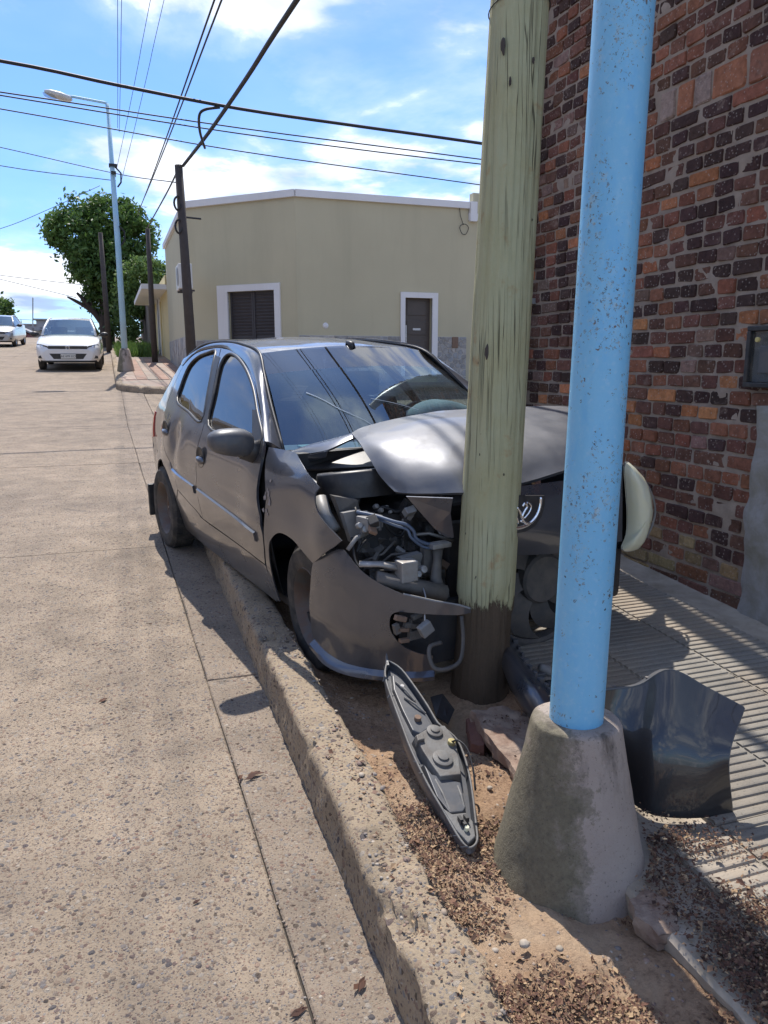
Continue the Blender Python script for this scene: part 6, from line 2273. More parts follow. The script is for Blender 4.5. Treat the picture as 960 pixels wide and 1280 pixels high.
# ---------------------------------------------------------------- wooden pole the car has hit
wb = np.array([1.366, 2.70, 0.0])
wb[2] = gz(wb[1]) + 0.08
wp = thing('wooden_pole', 'thick weathered greenish wooden utility pole with dark broken foot, struck by the car', 'utility pole', tuple(wb))
mb = MB()
H = 7.0
nz, na = 150, 72
Rw = random.Random(3)
cracks = [(Rw.uniform(0, 6.28), Rw.uniform(0.3, 5), Rw.uniform(.5, 2.2)) for _ in range(26)]
FOOT = 0.43
for i in range(nz + 1):
    t = i / nz
    z = -0.25 + (H + .25) * t ** 1.6
    r0 = 0.121 - 0.0065 * z + (0.012 * max(0, .25 - z) / .25)
    for k in range(na):
        a = 2 * math.pi * k / na
        r = r0 * (1 + .012 * fbm((math.cos(a), math.sin(a), z * .5), 1.2, 3)) + .0022 * fbm((math.cos(a) * 9, math.sin(a) * 9, z * .8), 1.0, 3)
        fz = FOOT + .10 * fbm((a * 1.3, 0.3, 0), 2.2, 5)
        if z < fz:
            r -= 0.010 + .004 * fbm((a * 8, z * 1.5, 1), 1.0, 3)
        for ca, cz, clen in cracks:
            da = (a - ca - .05 * math.sin(z * 2) + math.pi) % (2 * math.pi) - math.pi
            if abs(da) < .05 and abs(z - cz) < clen:
                r -= .006 * (1 - abs(da) / .05)
        # bulge of a shake along the right flank
        r += .006 * math.exp(-((a + .35) / .12) ** 2) * (1 if z > fz else 0)
        mb.v.append((r * math.cos(a) + .034 * z, r * math.sin(a), z))
        mb.c.append(None)
mb.f = [(i * na + k, i * na + (k + 1) % na, (i + 1) * na + (k + 1) % na, (i + 1) * na + k) for i in range(nz) for k in range(na)]
mb.f.append(tuple(nz * na + k for k in range(na)))
mb.build('shaft', M['pole_wood'], wp, smooth=True)
# ragged tongues of outer wood above the broken foot
zt_ = on_y(640, 12, wb[1])[2] - wb[2]
MB().tube([((.121 - .0065 * zt_ + .004) * math.cos(a) + .034 * zt_, (.121 - .0065 * zt_ + .004) * math.sin(a), zt_ - .02 * math.sin(a)) for a in np.linspace(0, 6.4, 34)], 0.0022, 5).build('binding_wire', M['cable'], wp)
for (px, py, r) in ((616, 48, .014), (636, 98, .007), (589, 730, .011), (598, 440, .012), (667, 75, .006)):
    p = on_y(px, py, wb[1] - .115) - wb
    rr = math.hypot(p[0] - 0.034 * p[2], p[1])
    q = Vector((0.034 * p[2] + (p[0] - 0.034 * p[2]) * .119 / rr, p[1] * .119 / rr, p[2]))
    d = Vector((q.x - 0.034 * p[2], q.y, 0)).normalized()
    MB().lathe([(0, -.001), (r * .5, .002), (r * .8, .0015), (r * 1.0, -.004)], 14, Matrix.Translation(q - d * .003) @ d.to_track_quat('Z', 'Y').to_matrix().to_4x4() @ Matrix.Scale(2.2, 4, (0, 1, 0)) @ Matrix.Scale(.62, 4, (1, 0, 0)), jit=lambda t, z, k=px: .35 * fbm((math.cos(t), math.sin(t), k), 1.6, 4)).build('knot', M['dark_wood'], wp, smooth=True)

# ---------------------------------------------------------------- blue lamp column in its concrete foot
cb = np.array([1.150, 1.685, 0.0])
cb[2] = gz(cb[1]) + 0.098
bl_ = thing('lamp_column', 'chipped light blue steel lamp column set in a conical concrete foot at the pavement edge', 'street lamp', tuple(cb), group='street lamps')
coneH = 0.44
prof = [(0.0, -.12), (.235, -.12), (.232, -.05), (.222, .0), (.209, .04), (.196, .09), (.178, .17), (.160, .25), (.143, .33), (.129, .40), (.123, .432), (.117, .443), (.10, .447), (.07, .445)]
prof = [tuple(p) for p in catmull(prof, 3)]
MB().lathe(prof, 64, None, jit=lambda t, z: .020 * fbm((math.cos(t), math.sin(t), z * 2.4), 1.6, 5) + .010 * fbm((math.cos(t), math.sin(t), z * 3), 7.0, 4)).build('concrete_foot', M['cone'], bl_, smooth=True)
mb = MB()
for i in range(60):
    z = .36 + (6.6 - .36) * i / 59
    for k in range(48):
        a = 2 * math.pi * k / 48
        r = .0735 - .0016 * z + .0006 * fbm((math.cos(a), math.sin(a), z), 4.0, 3)
        mb.v.append((r * math.cos(a) + .017 * (z - .4), r * math.sin(a), z))
        mb.c.append(None)
mb.f = [(i * 48 + k, i * 48 + (k + 1) % 48, (i + 1) * 48 + (k + 1) % 48, (i + 1) * 48 + k) for i in range(59) for k in range(48)]
mb.build('column', M['blue'], bl_, smooth=True)
MB().tube([(.1, 0, 6.55), (0, 0, 6.75), (-.6, -.05, 6.95), (-1.7, -.1, 7.05)], [.06, .05, .04, .035], 10).build('arm', M['blue'], bl_, smooth=True)
MB().lathe([(0.03, -.34), (.10, -.28), (.13, -.05), (.11, .16), (.05, .3), (0, .3)], 14, Matrix.Translation((-1.85, -.1, 7.05)) @ Matrix.Rotation(-math.pi / 2, 4, 'Y')).build('lamp_head', M['lamp_head'], bl_, smooth=True)

# ---------------------------------------------------------------- torn-off headlamp unit on the ground
T = on_ground(596, 1060, .15)
r_ = ray(488, 832)
best = min(np.linspace(2.0, 4.0, 400), key=lambda k: abs(np.linalg.norm(CAM + r_ * k - T) - .80) + (10 if (CAM + r_ * k)[2] < gz((CAM + r_ * k)[1]) + .1 else 0))
E2 = CAM + r_ * best
hu = thing('broken_headlamp', 'torn off grey headlamp unit lying back side up between kerb and wooden pole', 'headlamp', tuple(T))
ax_ = (E2 - T) / np.linalg.norm(E2 - T)
lat = np.array([1.0, 0.25, 0.0])
nrm = np.cross(lat, ax_)
nrm /= np.linalg.norm(nrm)
if nrm @ (CAM - T) < 0:
    nrm = -nrm


def hp(x, y, d=0.0):
    """pixel in the 914x1280 study crop of the lamp -> point on its plane, lifted by d"""
    r = ray(440 + x / 4.571, 800 + y / 4.571)
    t = ((T - CAM) @ nrm) / (r @ nrm)
    p = CAM + r * t
    return p + nrm * d - T


OUT = [(205, 128), (188, 185), (203, 270), (272, 460), (340, 640), (432, 830), (520, 980), (600, 1120), (650, 1184), (684, 1190), (714, 1150), (706, 1050), (682, 850), (650, 700), (603, 582), (540, 520), (488, 478), (430, 380), (350, 262), (280, 172), (222, 132)]
ring = catmull([hp(x, y) for x, y in OUT], 3, True)
cen = sum(ring) / len(ring)
mb = MB()
n = len(ring)
for k_, d in ((1.0, .0), (1.02, -.012), (.93, -.05), (.6, -.085)):
    for p in ring:
        q = cen + (p - cen) * k_ + nrm * d
        mb.v.append(tuple(q))
        mb.c.append(None)
mb.f = [(i * n + j, i * n + (j + 1) % n, (i + 1) * n + (j + 1) % n, (i + 1) * n + j) for i in range(3) for j in range(n)] + [tuple(3 * n + j for j in range(n))]
mb.build('lens_shell', M['slate_plastic'], hu, smooth=True, angle=.9)
M['lamp_grey'] = simple('dirty_lamp_grey', (0.15, 0.148, 0.142), 0.6, scale=26, bumps=0.25, dirt=(0.075, 0.055, 0.04), dirt_amt=0.7)
MB().tube([tuple(p + nrm * .004) for p in ring + ring[:1]], 0.004, 6, caps=False).build('rim', M['lamp_grey'], hu, smooth=True)
inner = [cen + (p - cen) * .95 for p in ring]
mb = MB()
vsx = [tuple(p - nrm * .02) for p in inner]
mb.add(vsx, [tuple(range(n))])
mb.build('back_panel', M['slate_plastic'], hu)


def plate(name, pts, d0, d1, mat, shrink=.93):
    P0 = [hp(x, y, d0) for x, y in pts]
    P1 = [hp(x, y, d1) for x, y in pts]
    c1 = sum(P1) / len(P1)
    P1 = [c1 + (p - c1) * shrink for p in P1]
    k = len(pts)
    m = MB().add([tuple(p) for p in P0 + P1], [(i, (i + 1) % k, k + (i + 1) % k, k + i) for i in range(k)] + [tuple(range(k, 2 * k))])
    return m.build(name, mat, hu, bevel=0.003)


plate('upper_cover', [(225, 180), (280, 215), (360, 330), (430, 430), (470, 490), (400, 540), (350, 520), (290, 400), (235, 270)], -.022, -.004, M['slate_plastic'])
plate('mount_plate', [(345, 565), (420, 520), (525, 500), (590, 585), (612, 700), (625, 800), (500, 815), (450, 745), (395, 660)], -.02, .018, M['lamp_grey'])
plate('lower_cover', [(398, 700), (450, 765), (625, 815), (657, 965), (640, 992), (560, 1000), (480, 900)], -.02, .004, M['slate_plastic'])
plate('tip_plate', [(505, 965), (565, 1004), (650, 994), (692, 1050), (708, 1140), (664, 1182), (590, 1100)], -.015, .010, M['lamp_grey'])


def hdisc(name, x, y, rad, h0, h1, mat, steps=((1, 0), (1, 1), (.85, 1.1), (0, 1.1))):
    c = Vector(hp(x, y, h0))
    q = Vector(nrm).to_track_quat('Z', 'Y').to_matrix().to_4x4()
    return MB().lathe([(rad * a, (h1 - h0) * b) for a, b in steps], 22, Matrix.Translation(c) @ q).build(name, mat, hu, smooth=True, angle=.5)


hdisc('bulb_cap', 464, 550, .027, .010, .026, M['lamp_grey'])
hdisc('bulb_cap', 510, 706, .033, .010, .026, M['lamp_grey'])
hdisc('cap_knob', 464, 547, .015, .026, .032, M['lamp_grey'])
hdisc('cap_knob', 510, 703, .018, .026, .033, M['lamp_grey'])
hdisc('screw', 286, 268, .008, -.004, .006, M['metal'])
hdisc('socket', 375, 450, .012, -.006, .008, M['brown'])
hdisc('adjuster', 560, 615, .013, .016, .030, simple('brass_adjuster', (0.42, 0.36, 0.18), .5, .6))
hdisc('adjuster', 648, 1098, .007, .010, .022, M['lens'])
for (x, y) in ((612, 1052), (645, 1042), (632, 1075)):
    c = hp(x, y, .018)
    MB().box(tuple(c), (.010, .022, .014)).build('clip', M['black_plastic'], hu)
plate('connector', [(355, 578), (398, 570), (408, 604), (365, 615)], .0, .03, M['lamp_grey'])
mb = MB().tube([tuple(hp(205, 150)), tuple(hp(197, 105, .004)), tuple(hp(196, 85, .006))], [.008, .005, .002], 6)
mb.build('broken_tab', M['slate_plastic'], hu)

# ribs, cable stub and broken lens teeth
for (a, b) in (((300, 330), (420, 420)), ((250, 240), (360, 350)), ((470, 790), (560, 980)), ((600, 830), (640, 960)), ((420, 640), (560, 600))):
    MB().tube([tuple(hp(*a, .0)), tuple(hp((a[0] + b[0]) / 2, (a[1] + b[1]) / 2, .006)), tuple(hp(*b, .0))], .004, 6).build('rib', M['lamp_grey'], hu)
MB().tube(catmull([hp(560, 620, .03), hp(590, 640, .05), hp(640, 690, .05), hp(680, 780, .03), hp(705, 860, .0)], 4), .0035, 6).build('wire', M['cable'], hu, smooth=True)
Rs = random.Random(8)
for k in range(9):
    i0 = Rs.randrange(len(ring))
    p = ring[i0]
    d = (p - cen) / np.linalg.norm(p - cen)
    t_ = np.cross(nrm, d)
    w, L = Rs.uniform(.008, .02), Rs.uniform(.012, .035)
    MB().add([tuple(p - t_ * w), tuple(p + t_ * w), tuple(p + d * L * .35 + nrm * L * .5 + t_ * w * Rs.uniform(-.6, .6))], [(0, 1, 2)]).build('broken_edge', M['slate_plastic'], hu, solid=.0025)
# ---------------------------------------------------------------- torn-off bumper corner
tb = on_ground(815, 1015, .18)
tbm = thing('torn_bumper', 'torn off dark bumper corner with clips lying on ribbed tiles behind the concrete cone', 'bumper', tuple(tb))
cols_ = [((690, 925), (690, 900), (690, 872)), ((728, 955), (728, 915), (728, 866)), ((760, 984), (762, 925), (765, 862)), ((790, 1003), (795, 930), (800, 857)), ((820, 1019), (830, 928), (838, 838)), ((870, 1022), (878, 940), (885, 861)), ((915, 1016), (911, 945), (930, 885))]
GG = []
for (b, m_, t_) in cols_:
    b3, t3 = on_ground(*b, .176), on_ground(*t_, .53 if t_[0] < 900 else .48)
    GG.append([b3, None, t3])
uu = np.linspace(0, 1, len(cols_))
yb_ = np.polyval(np.polyfit(uu, [g[0][1] for g in GG], 2), uu)
yt_ = np.polyval(np.polyfit(uu, [g[2][1] for g in GG], 2), uu)
for i_, (b, m_, t_) in enumerate(cols_):
    GG[i_] = [on_y(*b, yb_[i_]), on_y(*m_, .5 * (yb_[i_] + yt_[i_]) - .03), on_y(*t_, yt_[i_])]
f1_ = [catmull(c, 8) for c in GG]
f2_ = list(zip(*[catmull([f1_[i][r] for i in range(len(f1_))], 6) for r in range(len(f1_[0]))]))
mb = MB()
for c in f2_:
    for p in c:
        mb.v.append(tuple(p - tb))
        mb.c.append(None)
k = len(f1_[0])
mb.f = [(i * k + j, i * k + j + 1, (i + 1) * k + j + 1, (i + 1) * k + j) for i in range(len(f2_) - 1) for j in range(k - 1)]
M['paint_dark'] = paint_mat('bumper_paint_dark', (0.012, 0.012, 0.014), 0.0, 0.38, 0.03)
mb.build('bumper_skin', M['paint_dark'], tbm, smooth=True, solid=0.004)
topedge = [c[-1] - tb for c in f2_]
fl_ = [(p, p + np.array([.006, .028, -.010])) for p in topedge]
MB().add([tuple(q) for pr_ in fl_ for q in pr_], [(2 * i, 2 * i + 1, 2 * i + 3, 2 * i + 2) for i in range(len(fl_) - 1)]).build('folded_flange', M['slate_plastic'], tbm, smooth=True, solid=.004)
for q in (6, 13, 20, 27):
    c_ = topedge[q] + np.array([.004, .018, .0])
    MB().lathe([(0, .003), (.006, .003), (.006, 0)], 8, Matrix.Translation(c_)).build('rivet', M['metal'], tbm)
redge = [f2_[-1][r] - tb for r in range(len(f2_[-1]))]
MB().tube([tuple(p) for p in redge], .0035, 6).build('bumper_edge', M['slate_plastic'], tbm)
# arm of the bumper reaching back to the wooden pole
bt_ = [(628, 826), (637, 858), (655, 889), (681, 911), (712, 917), (745, 915)]
tp_ = [(622, 800), (634, 812), (650, 838), (668, 862), (690, 880), (740, 890)]
mid_ = [(622, 812), (630, 835), (645, 864), (668, 890), (698, 902), (740, 905)]
ir_ = [(640, 797), (651, 818), (663, 838), (680, 858), (697, 872), (745, 880)]
GG = []
for a, m_, b, c in zip(bt_, mid_, tp_, ir_):
    A1 = on_ground(*a, .165)
    M1 = on_y(*m_, A1[1] - .02)
    B1 = on_y(*b, A1[1] + .02)
    C1 = on_y(*c, A1[1] + .07)
    GG.append([A1, M1, B1, C1])
f1_ = [catmull(c, 5) for c in GG]
f2_ = list(zip(*[catmull([f1_[i][r] for i in range(len(f1_))], 5) for r in range(len(f1_[0]))]))
mb = MB()
for c in f2_:
    for p in c:
        mb.v.append(tuple(p - tb))
        mb.c.append(None)
k = len(f1_[0])
mb.f = [(i * k + j, i * k + j + 1, (i + 1) * k + j + 1, (i + 1) * k + j) for i in range(len(f2_) - 1) for j in range(k - 1)]
mb.build('bumper_arm', M['paint'], tbm, smooth=True, solid=0.005)
for q in range(9):
    p = np.array(f2_[2 + q * 2][-1]) - tb
    MB().box(tuple(p + np.array([.0, .004, .010])), (.012 + .012 * (q % 3 == 0), .02, .022), bev=.002).build('clip', M['slate_plastic'], tbm)
p = on_y(683, 838, 2.62) - tb
MB().tube([tuple(p + np.array([-.03, 0, .02])), tuple(p), tuple(p + np.array([.05, -.02, -.03]))], [.016, .024, .02], 10).build('sensor_housing', M['grey_plastic'], tbm, smooth=True)
p = on_y(686, 858, 2.55) - tb
MB().lathe([(0, .03), (.02, .028), (.026, .01), (.024, -.02)], 12, Matrix.Translation(p) @ Matrix.Rotation(.9, 4, 'X')).build('fog_lamp_socket', M['black_plastic'], tbm, smooth=True)
MB().box(tuple(on_y(672, 846, 2.6) - tb), (.07, .02, .03), bev=.004).build('bracket', M['slate_plastic'], tbm)

# small black shard at the pole foot
P = [on_ground(a, b, .14 + dz) for a, b, dz in ((538, 872, .03), (553, 868, .05), (568, 888, .0), (560, 906, -.02), (545, 897, .0))]
o = MB().add([tuple(p - P[0]) for p in P], [(0, 1, 2, 3, 4)]).build('plastic_shard', M['black_plastic'], None, solid=.006)
o.location = tuple(P[0])
tag(o, 'thin black plastic shard beside the foot of the wooden pole', 'shard')

# ---------------------------------------------------------------- broken pavement edge
M['chunk'] = simple('dirty_broken_concrete', (0.34, 0.26, 0.20), 0.95, var=.4, scale=16, bumps=1.0, dirt=(0.13, 0.065, 0.045), dirt_amt=.95)


def chunk(name, pxs, off0, th, label, mat, tilt=0.0):
    P = [on_ground(a, b, off0) for a, b in pxs]
    c = sum(P) / len(P)
    poly = resample([(p[0] - c[0], p[1] - c[1]) for p in P], .03)
    Rk = random.Random(int(pxs[0][0]))
    n = len(poly)
    hz_ = lambda x, y: tilt * x + SLOPE * y + .012 * fbm((x + c[0], y + c[1], 3), 9.0, 4) + .006 * fbm((x, y, 8), 30.0, 3)
    poly = [(x + Rk.uniform(-.008, .008), y + Rk.uniform(-.008, .008)) for x, y in poly]
    v2, f2 = fill2d(poly, step=.018)
    mb = MB().add([(x, y, hz_(x, y)) for x, y in v2], f2)
    mid = [(x * 1.03 + Rk.uniform(-.006, .006), y * 1.03 + Rk.uniform(-.006, .006), hz_(x, y) - th * .5) for x, y in poly]
    bot = [(x * .96 + Rk.uniform(-.008, .008), y * .96 + Rk.uniform(-.008, .008), tilt * x + SLOPE * y - th) for x, y in poly]
    top = [(x, y, hz_(x, y)) for x, y in poly]
    mb.add(bot + mid + top, [(i, (i + 1) % n, n + (i + 1) % n, n + i) for i in range(n)] + [(n + i, n + (i + 1) % n, 2 * n + (i + 1) % n, 2 * n + i) for i in range(n)])
    o = mb.build(name, mat, None)
    o.location = tuple(c)
    return tag(o, label, 'rubble', 'broken pavement pieces')


chunk('pavement_piece', [(590, 890), (632, 880), (690, 898), (700, 935), (660, 985), (648, 972), (632, 946), (618, 935)], .185, .05, 'broken slab covered in red dirt between wooden pole and concrete foot', M['chunk'], -.1)
chunk('pavement_piece', [(640, 955), (662, 945), (668, 985), (655, 1000)], .17, .07, 'small broken lump under the edge of the dirty slab', M['chunk'], .2)
chunk('pavement_piece', [(788, 1125), (806, 1112), (838, 1135), (848, 1165), (825, 1168), (795, 1148)], .165, .05, 'flat broken piece of mortar bedding beside the concrete foot', M['chunk'], .05)
chunk('clay_clod', [(585, 900), (603, 897), (612, 915), (604, 932), (588, 925)], .15, .05, 'reddish brown clod of earth by the wooden pole', simple('red_clay', (0.16, 0.075, 0.055), .95, scale=14, bumps=.8), .25)
for i, (a, b, sz) in enumerate(((700, 1186, .010), (655, 1180, .014), (845, 1072, .014), (612, 985, .010))):
    p = on_ground(a, b, .15)
    mb = MB().lathe([(0, sz * .6), (sz * .7, sz * .45), (sz, 0), (sz * .6, -sz * .4), (0, -sz * .4)], 9, None, jit=lambda t, z, i=i: .25 * fbm((math.cos(t), math.sin(t), z * 40 + i), 1.3, 3))
    o = mb.build('stone', M['bed'], None, smooth=True)
    o.location = tuple(p)
    tag(o, ['pale pebble at the foot of the concrete cone', 'larger pale stone in the leaf litter below the cone', 'brown stone on the sunlit tile edge', 'small stone in the sand beside the headlamp unit'][i], 'stone', 'loose stones')

# ---------------------------------------------------------------- litter, pebbles, sand
R4 = random.Random(17)


def surface_z(x, y):
    if x < KX:
        return gz(y) - (.004 if x > SEAM(y) else 0)
    if x < KI:
        return gz(y) + .182
    if x < TX:
        return gz(y) + soil_off(x, y)
    return gz(y) + .180


mb = MB()
cnt = 0
while cnt < 30000:
    x, y = R4.uniform(.60, 2.1), R4.uniform(.75, 2.35)
    d = 0.0
    if KI - .03 < x < TX:
        d = .30 + 1.3 * fbm((x, y, 1), 3.4, 3) - .55 * max(0, y - 1.40)
        if y > 2.0:
            d = .05
        if x > 1.02 and y < 1.6:
            d += .30
    elif x >= TX:
        d = (.75 + 1.1 * fbm((x, y, 4), 3.2, 3)) * max(0, 1 - max(0, x - 1.36) / .30) * min(1, .15 + max(0, x - TX) / .12) * (1 if y < 1.62 else .10)
    else:
        d = .03
    if R4.random() > d:
        continue
    if (x - cb[0]) ** 2 + (y - cb[1]) ** 2 < .215 ** 2:
        continue
    cnt += 1
    z = surface_z(x, y) + R4.uniform(.0, .012) - (.012 if TX < x < 1.39 and y < 1.75 else 0) + (.012 * R4.random() if x > TX else 0)
    L = R4.uniform(.0022, .0062) * (2.2 if R4.random() < .07 else 1)
    a = R4.uniform(0, 6.28)
    tl_ = R4.uniform(-.6, .6)
    u = Vector((math.cos(a), math.sin(a), tl_)) * L
    w = Vector((-math.sin(a), math.cos(a), R4.uniform(-.6, .6))) * L * R4.uniform(.3, .8)
    c = Vector((x, y, z))
    tone = R4.random() ** 1.6 * .75 if x > 1.05 else R4.random()
    mb.col = (tone,) * 3
    mb.add([c - u, c + w + Vector((0, 0, L * .3)), c + u, c - w], [(0, 1, 2, 3)])
tag(mb.build('leaf_litter', M['litter'], None), 'brown dry leaf litter and seed husks around the concrete foot', 'litter', kind='stuff')


def pebbles(n, fn, name, label, lo, hi, seed):
    Rp = random.Random(seed)
    mb = MB()
    for _ in range(n):
        q = fn(Rp)
        if q is None:
            continue
        x, y = q
        z = surface_z(x, y)
        s = Rp.uniform(lo, hi) * (1 if Rp.random() < .9 else 1.6)
        a = Rp.uniform(0, 3.14)
        e = Rp.uniform(.6, 1.0)
        mb.col = (Rp.random(),) * 3
        vs = []
        for h, k_ in ((-.25, 1.0), (.14, .86)):
            for j in range(6):
                t = a + j * math.pi / 3
                rr = s * k_ * Rp.uniform(.82, 1.1)
                px_, py_ = rr * math.cos(t - a), rr * e * math.sin(t - a)
                vs.append((x + px_ * math.cos(a) - py_ * math.sin(a), y + px_ * math.sin(a) + py_ * math.cos(a), z + h * s))
        vs.append((x, y, z + .27 * s))
        mb.add(vs, [(j, (j + 1) % 6, 6 + (j + 1) % 6, 6 + j) for j in range(6)] + [(6 + j, 6 + (j + 1) % 6, 12) for j in range(6)])
    return tag(mb.build(name, M['pebble'], None, smooth=True), label, 'pebbles', kind='stuff')


def rd(R):
    y = 1.0 + 4.2 * R.random() ** 1.7
    x = R.uniform(-.35 * y - .35, .545)
    return x, y


pebbles(4500, rd, 'road_pebbles', 'small pebbles standing proud of the worn concrete road', .0022, .0052, 31)
pebbles(900, lambda R: (R.uniform(KI, TX), R.uniform(.9, 3.0)), 'soil_pebbles', 'loose grit and pebbles in the reddish soil', .002, .007, 32)
pebbles(400, lambda R: (R.uniform(.58, .72), R.uniform(.9, 3.4)), 'kerb_pebbles', 'aggregate pebbles showing in the worn kerb top', .003, .008, 33)
# twigs and odd scraps
for i, (px, py, L, a, lab) in enumerate(((318, 968, .03, .2, 'short dark twig beside the gutter seam'), (300, 972, .016, 1.0, 'dark crumb in the gutter seam'), (245, 1128, .012, .3, 'dark fragment on the road slab'), (130, 875, .02, .6, 'small dry leaf on the road slab'),
                                      (452, 1232, .022, .8, 'curled orange brown leaf in the gutter'), (372, 1268, .02, .3, 'dark clump of dirt in the gutter'), (187, 780, .012, .3, 'dark speck of dirt on the road'))):
    p = on_ground(px, py, .004)
    mb = MB()
    Rk = random.Random(i + 50)
    for k in range(4):
        c = Vector((Rk.gauss(0, L * .3), Rk.gauss(0, L * .3), L * .12))
        u = Vector((math.cos(a), math.sin(a), Rk.uniform(-.3, .3))) * L * Rk.uniform(.5, 1)
        w = Vector((-math.sin(a), math.cos(a), Rk.uniform(.1, .8))) * L * .28
        mb.col = (Rk.choice([.02, .1, .3, .98]),) * 3
        mb.add([c - u, c + w, c + u, c - w * .8], [(0, 1, 2, 3)])
    o = mb.build('dry_leaf' if 'leaf' in lab else 'scrap', M['litter'], None, solid=.0015)
    o.location = tuple(p)
    tag(o, lab, 'leaf' if 'leaf' in lab else 'debris', 'scraps on the road')

# ---------------------------------------------------------------- parked cars up the street


def parked_car(name, label, loc, rotz, paint, plate_text):
    t = thing(name, label, 'car', loc, rotz, 'cars parked along the kerb')
    st = [(0.0, .66, .60), (.05, .76, .68), (.16, .83, .755), (.35, .865, .83), (.7, .875, .91), (1.15, .875, .975), (2.0, .875, .985), (3.0, .875, 1.0), (3.7, .87, 1.02), (4.15, .84, 1.03), (4.32, .78, .98), (4.38, .72, .70)]
    mb = MB()
    m = 15
    for d, w, zt in st:
        zb = .24 if .3 < d < 4.0 else .30
        half = [(w * .90, zb), (w * .98, zb + .10), (w, .48), (w * .995, min(.66, zt - .08)), (w * .965, zt - .07), (w * .88, zt - .015), (w * .5, zt + .018)]
        pts = [(-x, d, z) for x, z in half] + [(0, d, zt + .025)] + [(x, d, z) for x, z in half[::-1]]
        mb.v += pts
        mb.c += [None] * m
    mb.f = [(i * m + j, i * m + j + 1, (i + 1) * m + j + 1, (i + 1) * m + j) for i in range(len(st) - 1) for j in range(m - 1)]
    mb.f += [tuple(range(m)), tuple((len(st) - 1) * m + j for j in range(m))]
    body = mb.build('body', paint, t, smooth=True, angle=.75)
    # cabin: windscreen, roof, side and rear glass
    rings = [(1.08, .74, .985), (1.45, .69, 1.20), (1.82, .60, 1.405), (2.1, .575, 1.445), (2.6, .57, 1.455), (3.05, .575, 1.425), (3.5, .63, 1.24), (3.95, .70, 1.03)]
    g = MB()
    for d, w, z in rings:
        for j in range(9):
            s = -1 + 2 * j / 8
            g.v.append((s * w, d - .10 * (1 - s * s) * (1 if d < 2 else -.4), z + .022 * (1 - s * s)))
            g.c.append(None)
    F = lambda a, b: [(i * 9 + j, i * 9 + j + 1, (i + 1) * 9 + j + 1, (i + 1) * 9 + j) for i in range(a, b) for j in range(8)]
    for nm, a, b, mt_ in (('windscreen', 0, 2, M['glass']), ('roof', 2, 5, paint), ('rear_window', 5, 7, M['dark_glass'])):
        k_ = MB()
        k_.v, k_.c = list(g.v), list(g.c)
        k_.f = F(a, b)
        used = sorted({q for f in k_.f for q in f})
        re = {q: i for i, q in enumerate(used)}
        k_.v = [g.v[q] for q in used]
        k_.c = [None] * len(used)
        k_.f = [tuple(re[q] for q in f) for f in k_.f]
        k_.build(nm, mt_, t, smooth=True)
    for s in (-1, 1):
        pr = [(s * w, d, z) for d, w, z in rings]
        low = [(s * .80, d, .98) for d, w, z in rings]
        k_ = MB()
        k_.add(pr + low, [(i, i + 1, 8 + i + 1, 8 + i) for i in range(7)])
        k_.build('side_window', M['dark_glass'], t)
        for i0, i1 in ((0, 2), (5, 7)):
            MB().tube([pr[i] for i in range(i0, i1 + 1)], .035, 6).build('pillar', paint, t, smooth=True)
        MB().tube([pr[i] for i in range(2, 6)], .03, 6).build('roof_rail', paint, t, smooth=True)
        mb = MB().lathe([(0, -.05), (.07, -.04), (.10, .0), (.07, .05), (0, .06)], 12, Matrix.Translation((s * .98, 1.38, 1.0)) @ Matrix.Rotation(math.pi / 2, 4, 'X') @ Matrix.Scale(1.25, 4, (1, 0, 0)) @ Matrix.Scale(.8, 4, (0, 1, 0)))
        mb.build('door_mirror', M['black_plastic'], t, smooth=True)
        MB().tube([(s * .83, 1.36, .97), (s * .93, 1.38, .99)], .025, 6).build('mirror_arm', M['black_plastic'], t)
        # headlamp: dark housing with bright lens edge
        hp_ = [(.50, .635), (.70, .615), (.80, .645), (.84, .70), (.82, .755), (.70, .745), (.54, .705)]
        n = len(hp_)
        k_ = MB()
        depth = lambda x: .035 + .28 * max(0, (x - .5) / .34) ** 2.2
        k_.add([(s * x * 1.0, depth(x) - .012, z) for x, z in hp_] + [(s * x * 1.0, depth(x) + .15, z) for x, z in hp_], [tuple(range(n))] + [(i, (i + 1) % n, n + (i + 1) % n, n + i) for i in range(n)])
        hl_ = k_.build('headlamp', M['slate_plastic'], t)
        MB().lathe([(0, .02), (.035, .015), (.045, 0)], 10, Matrix.Translation((s * .68, depth(.68) - .012, .68)) @ Matrix.Rotation(math.pi / 2, 4, 'X')).build('lens', M['chrome'], hl_, smooth=True)
        # fog lamp pocket
        fp = [(.56, .36), (.80, .36), (.79, .42), (.70, .45), (.60, .43)]
        n = 5
        MB().add([(s * x, .005 + .25 * max(0, x - .5) ** 1.4, z) for x, z in fp] + [(s * x, .25, z) for x, z in fp], [tuple(range(n))] + [(i, (i + 1) % n, n + (i + 1) % n, n + i) for i in range(n)]).build('fog_pocket', M['black_plastic'], t)
        for d in (.86, 3.45):
            w_ = bpy.data.objects.new('wheel', None)
            COL.objects.link(w_)
            w_.parent = t
            w_.location = (s * .77, d, .30)
            Rm = Matrix.Rotation(s * math.pi / 2, 4, 'Y')
            MB().lathe([(.19, -.09), (.27, -.095), (.30, -.07), (.30, .07), (.27, .095), (.19, .09)], 26, Rm).build('tyre', M['rubber'], w_, smooth=True)
            MB().lathe([(.195, .085), (.18, .07), (.10, .05), (.04, .07), (0, .07)], 18, Rm).build('rim', M['metal'], w_, smooth=True)
    MB().grid(lambda u, v: (-.52 + 1.04 * u, .018 - .012 * math.sin(math.pi * u), .625 + .085 * v), 10, 2).build('grille', M['black_plastic'], t, solid=.02, offset=0)
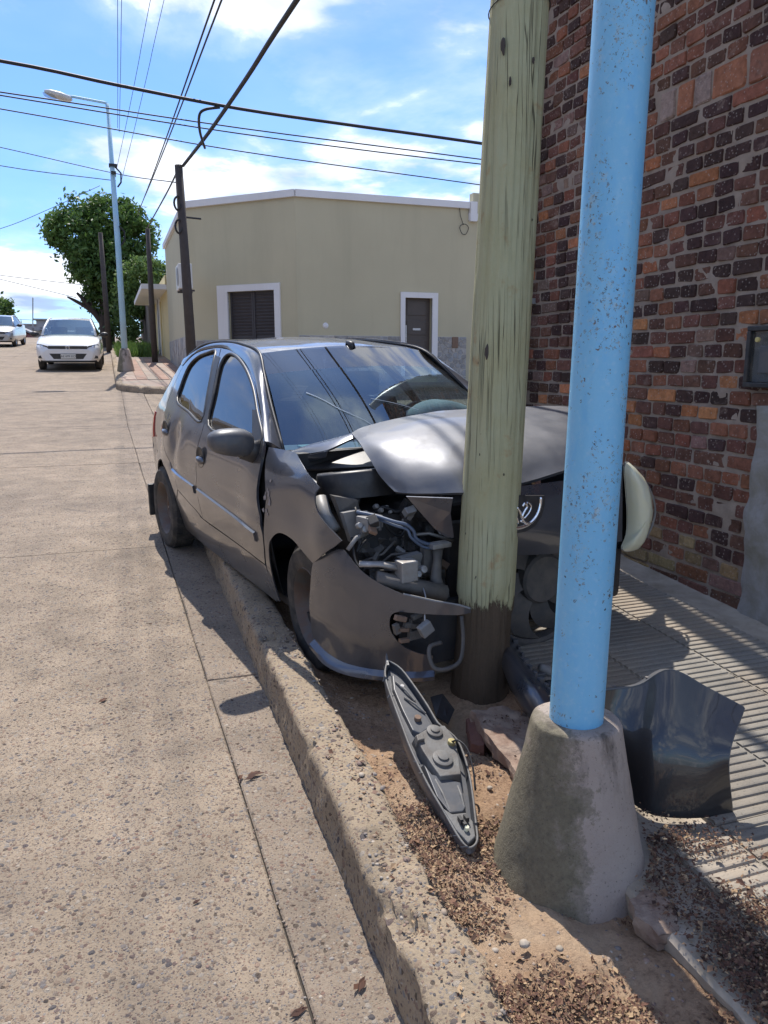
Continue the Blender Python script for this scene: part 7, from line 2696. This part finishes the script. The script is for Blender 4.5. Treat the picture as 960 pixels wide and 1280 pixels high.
    MB().grid(lambda u, v: ((-.50 + 1.0 * u) * (1 - .22 * (1 - v)), -.006 + .02 * abs(2 * u - 1), .345 + .15 * v), 10, 2).build('lower_intake', M['black_plastic'], t, solid=.03, offset=0)
    MB().grid(lambda u, v: (-.72 + 1.44 * u, .0 + .10 * (2 * u - 1) ** 4, .262 + .035 * v), 10, 1).build('bumper_trim', M['black_plastic'], t, solid=.03, offset=0)
    em = MB().lathe([(.048, -.006), (.058, .004), (.052, .010), (.044, .004)], 20, Matrix.Translation((0, -.012, .665)) @ Matrix.Rotation(math.pi / 2, 4, 'X')).build('badge', M['chrome'], t, smooth=True)
    MB().tube([(-.032, -.02, .695), (-.014, -.02, .65), (0, -.02, .672), (.014, -.02, .65), (.032, -.02, .695)], .005, 5).tube([(-.014, -.02, .702), (0, -.02, .678), (.014, -.02, .702)], .005, 5).build('badge_letters', M['chrome'], em)
    pl_ = MB().box((0, -.032, .42), (.40, .012, .13), bev=.004).build('number_plate', M['ac_white'], t)
    if plate_text:
        cu_ = bpy.data.curves.new('plate_text', 'FONT')
        cu_.body = plate_text
        cu_.size = .085
        cu_.align_x = 'CENTER'
        cu_.align_y = 'CENTER'
        cu_.extrude = .001
        tmp = bpy.data.objects.new('plate_text', cu_)
        COL.objects.link(tmp)
        bpy.context.view_layer.update()
        me = bpy.data.meshes.new_from_object(tmp.evaluated_get(bpy.context.evaluated_depsgraph_get()))
        bpy.data.objects.remove(tmp)
        me.materials.clear()
        ob = link_mesh('plate_text', me, M['black_plastic'], pl_)
        ob.location = (0, -.0395, .42)
        ob.rotation_euler = (math.pi / 2, 0, 0)
    # dark underside and cabin floor
    MB().box((0, 2.2, .235), (1.5, 3.6, .03)).build('underbody', M['shadow_inner'], t)
    MB().box((-.35, 2.3, .95), (.46, .14, .5), bev=.04).build('seat', M['fabric'], t)
    MB().box((.35, 2.3, .95), (.46, .14, .5), bev=.04).build('seat', M['fabric'], t)
    return t


p = on_ground(87, 464)
wc = parked_car('parked_car', 'white sedan parked facing us beside the far kerb, sun flashing on its windscreen', (p[0], p[1], gz(p[1])), math.radians(-1.0), M['paint_white'], 'AE 699 KO')
wc.rotation_euler = (TILT, 0, math.radians(-1))
p = on_ground(-7, 434)
sc_ = parked_car('parked_car', 'silver car parked farther up near the small tree', (p[0], p[1], gz(p[1])), 0, M['paint_silver'], '')
sc_.rotation_euler = (TILT, 0, math.radians(-3))
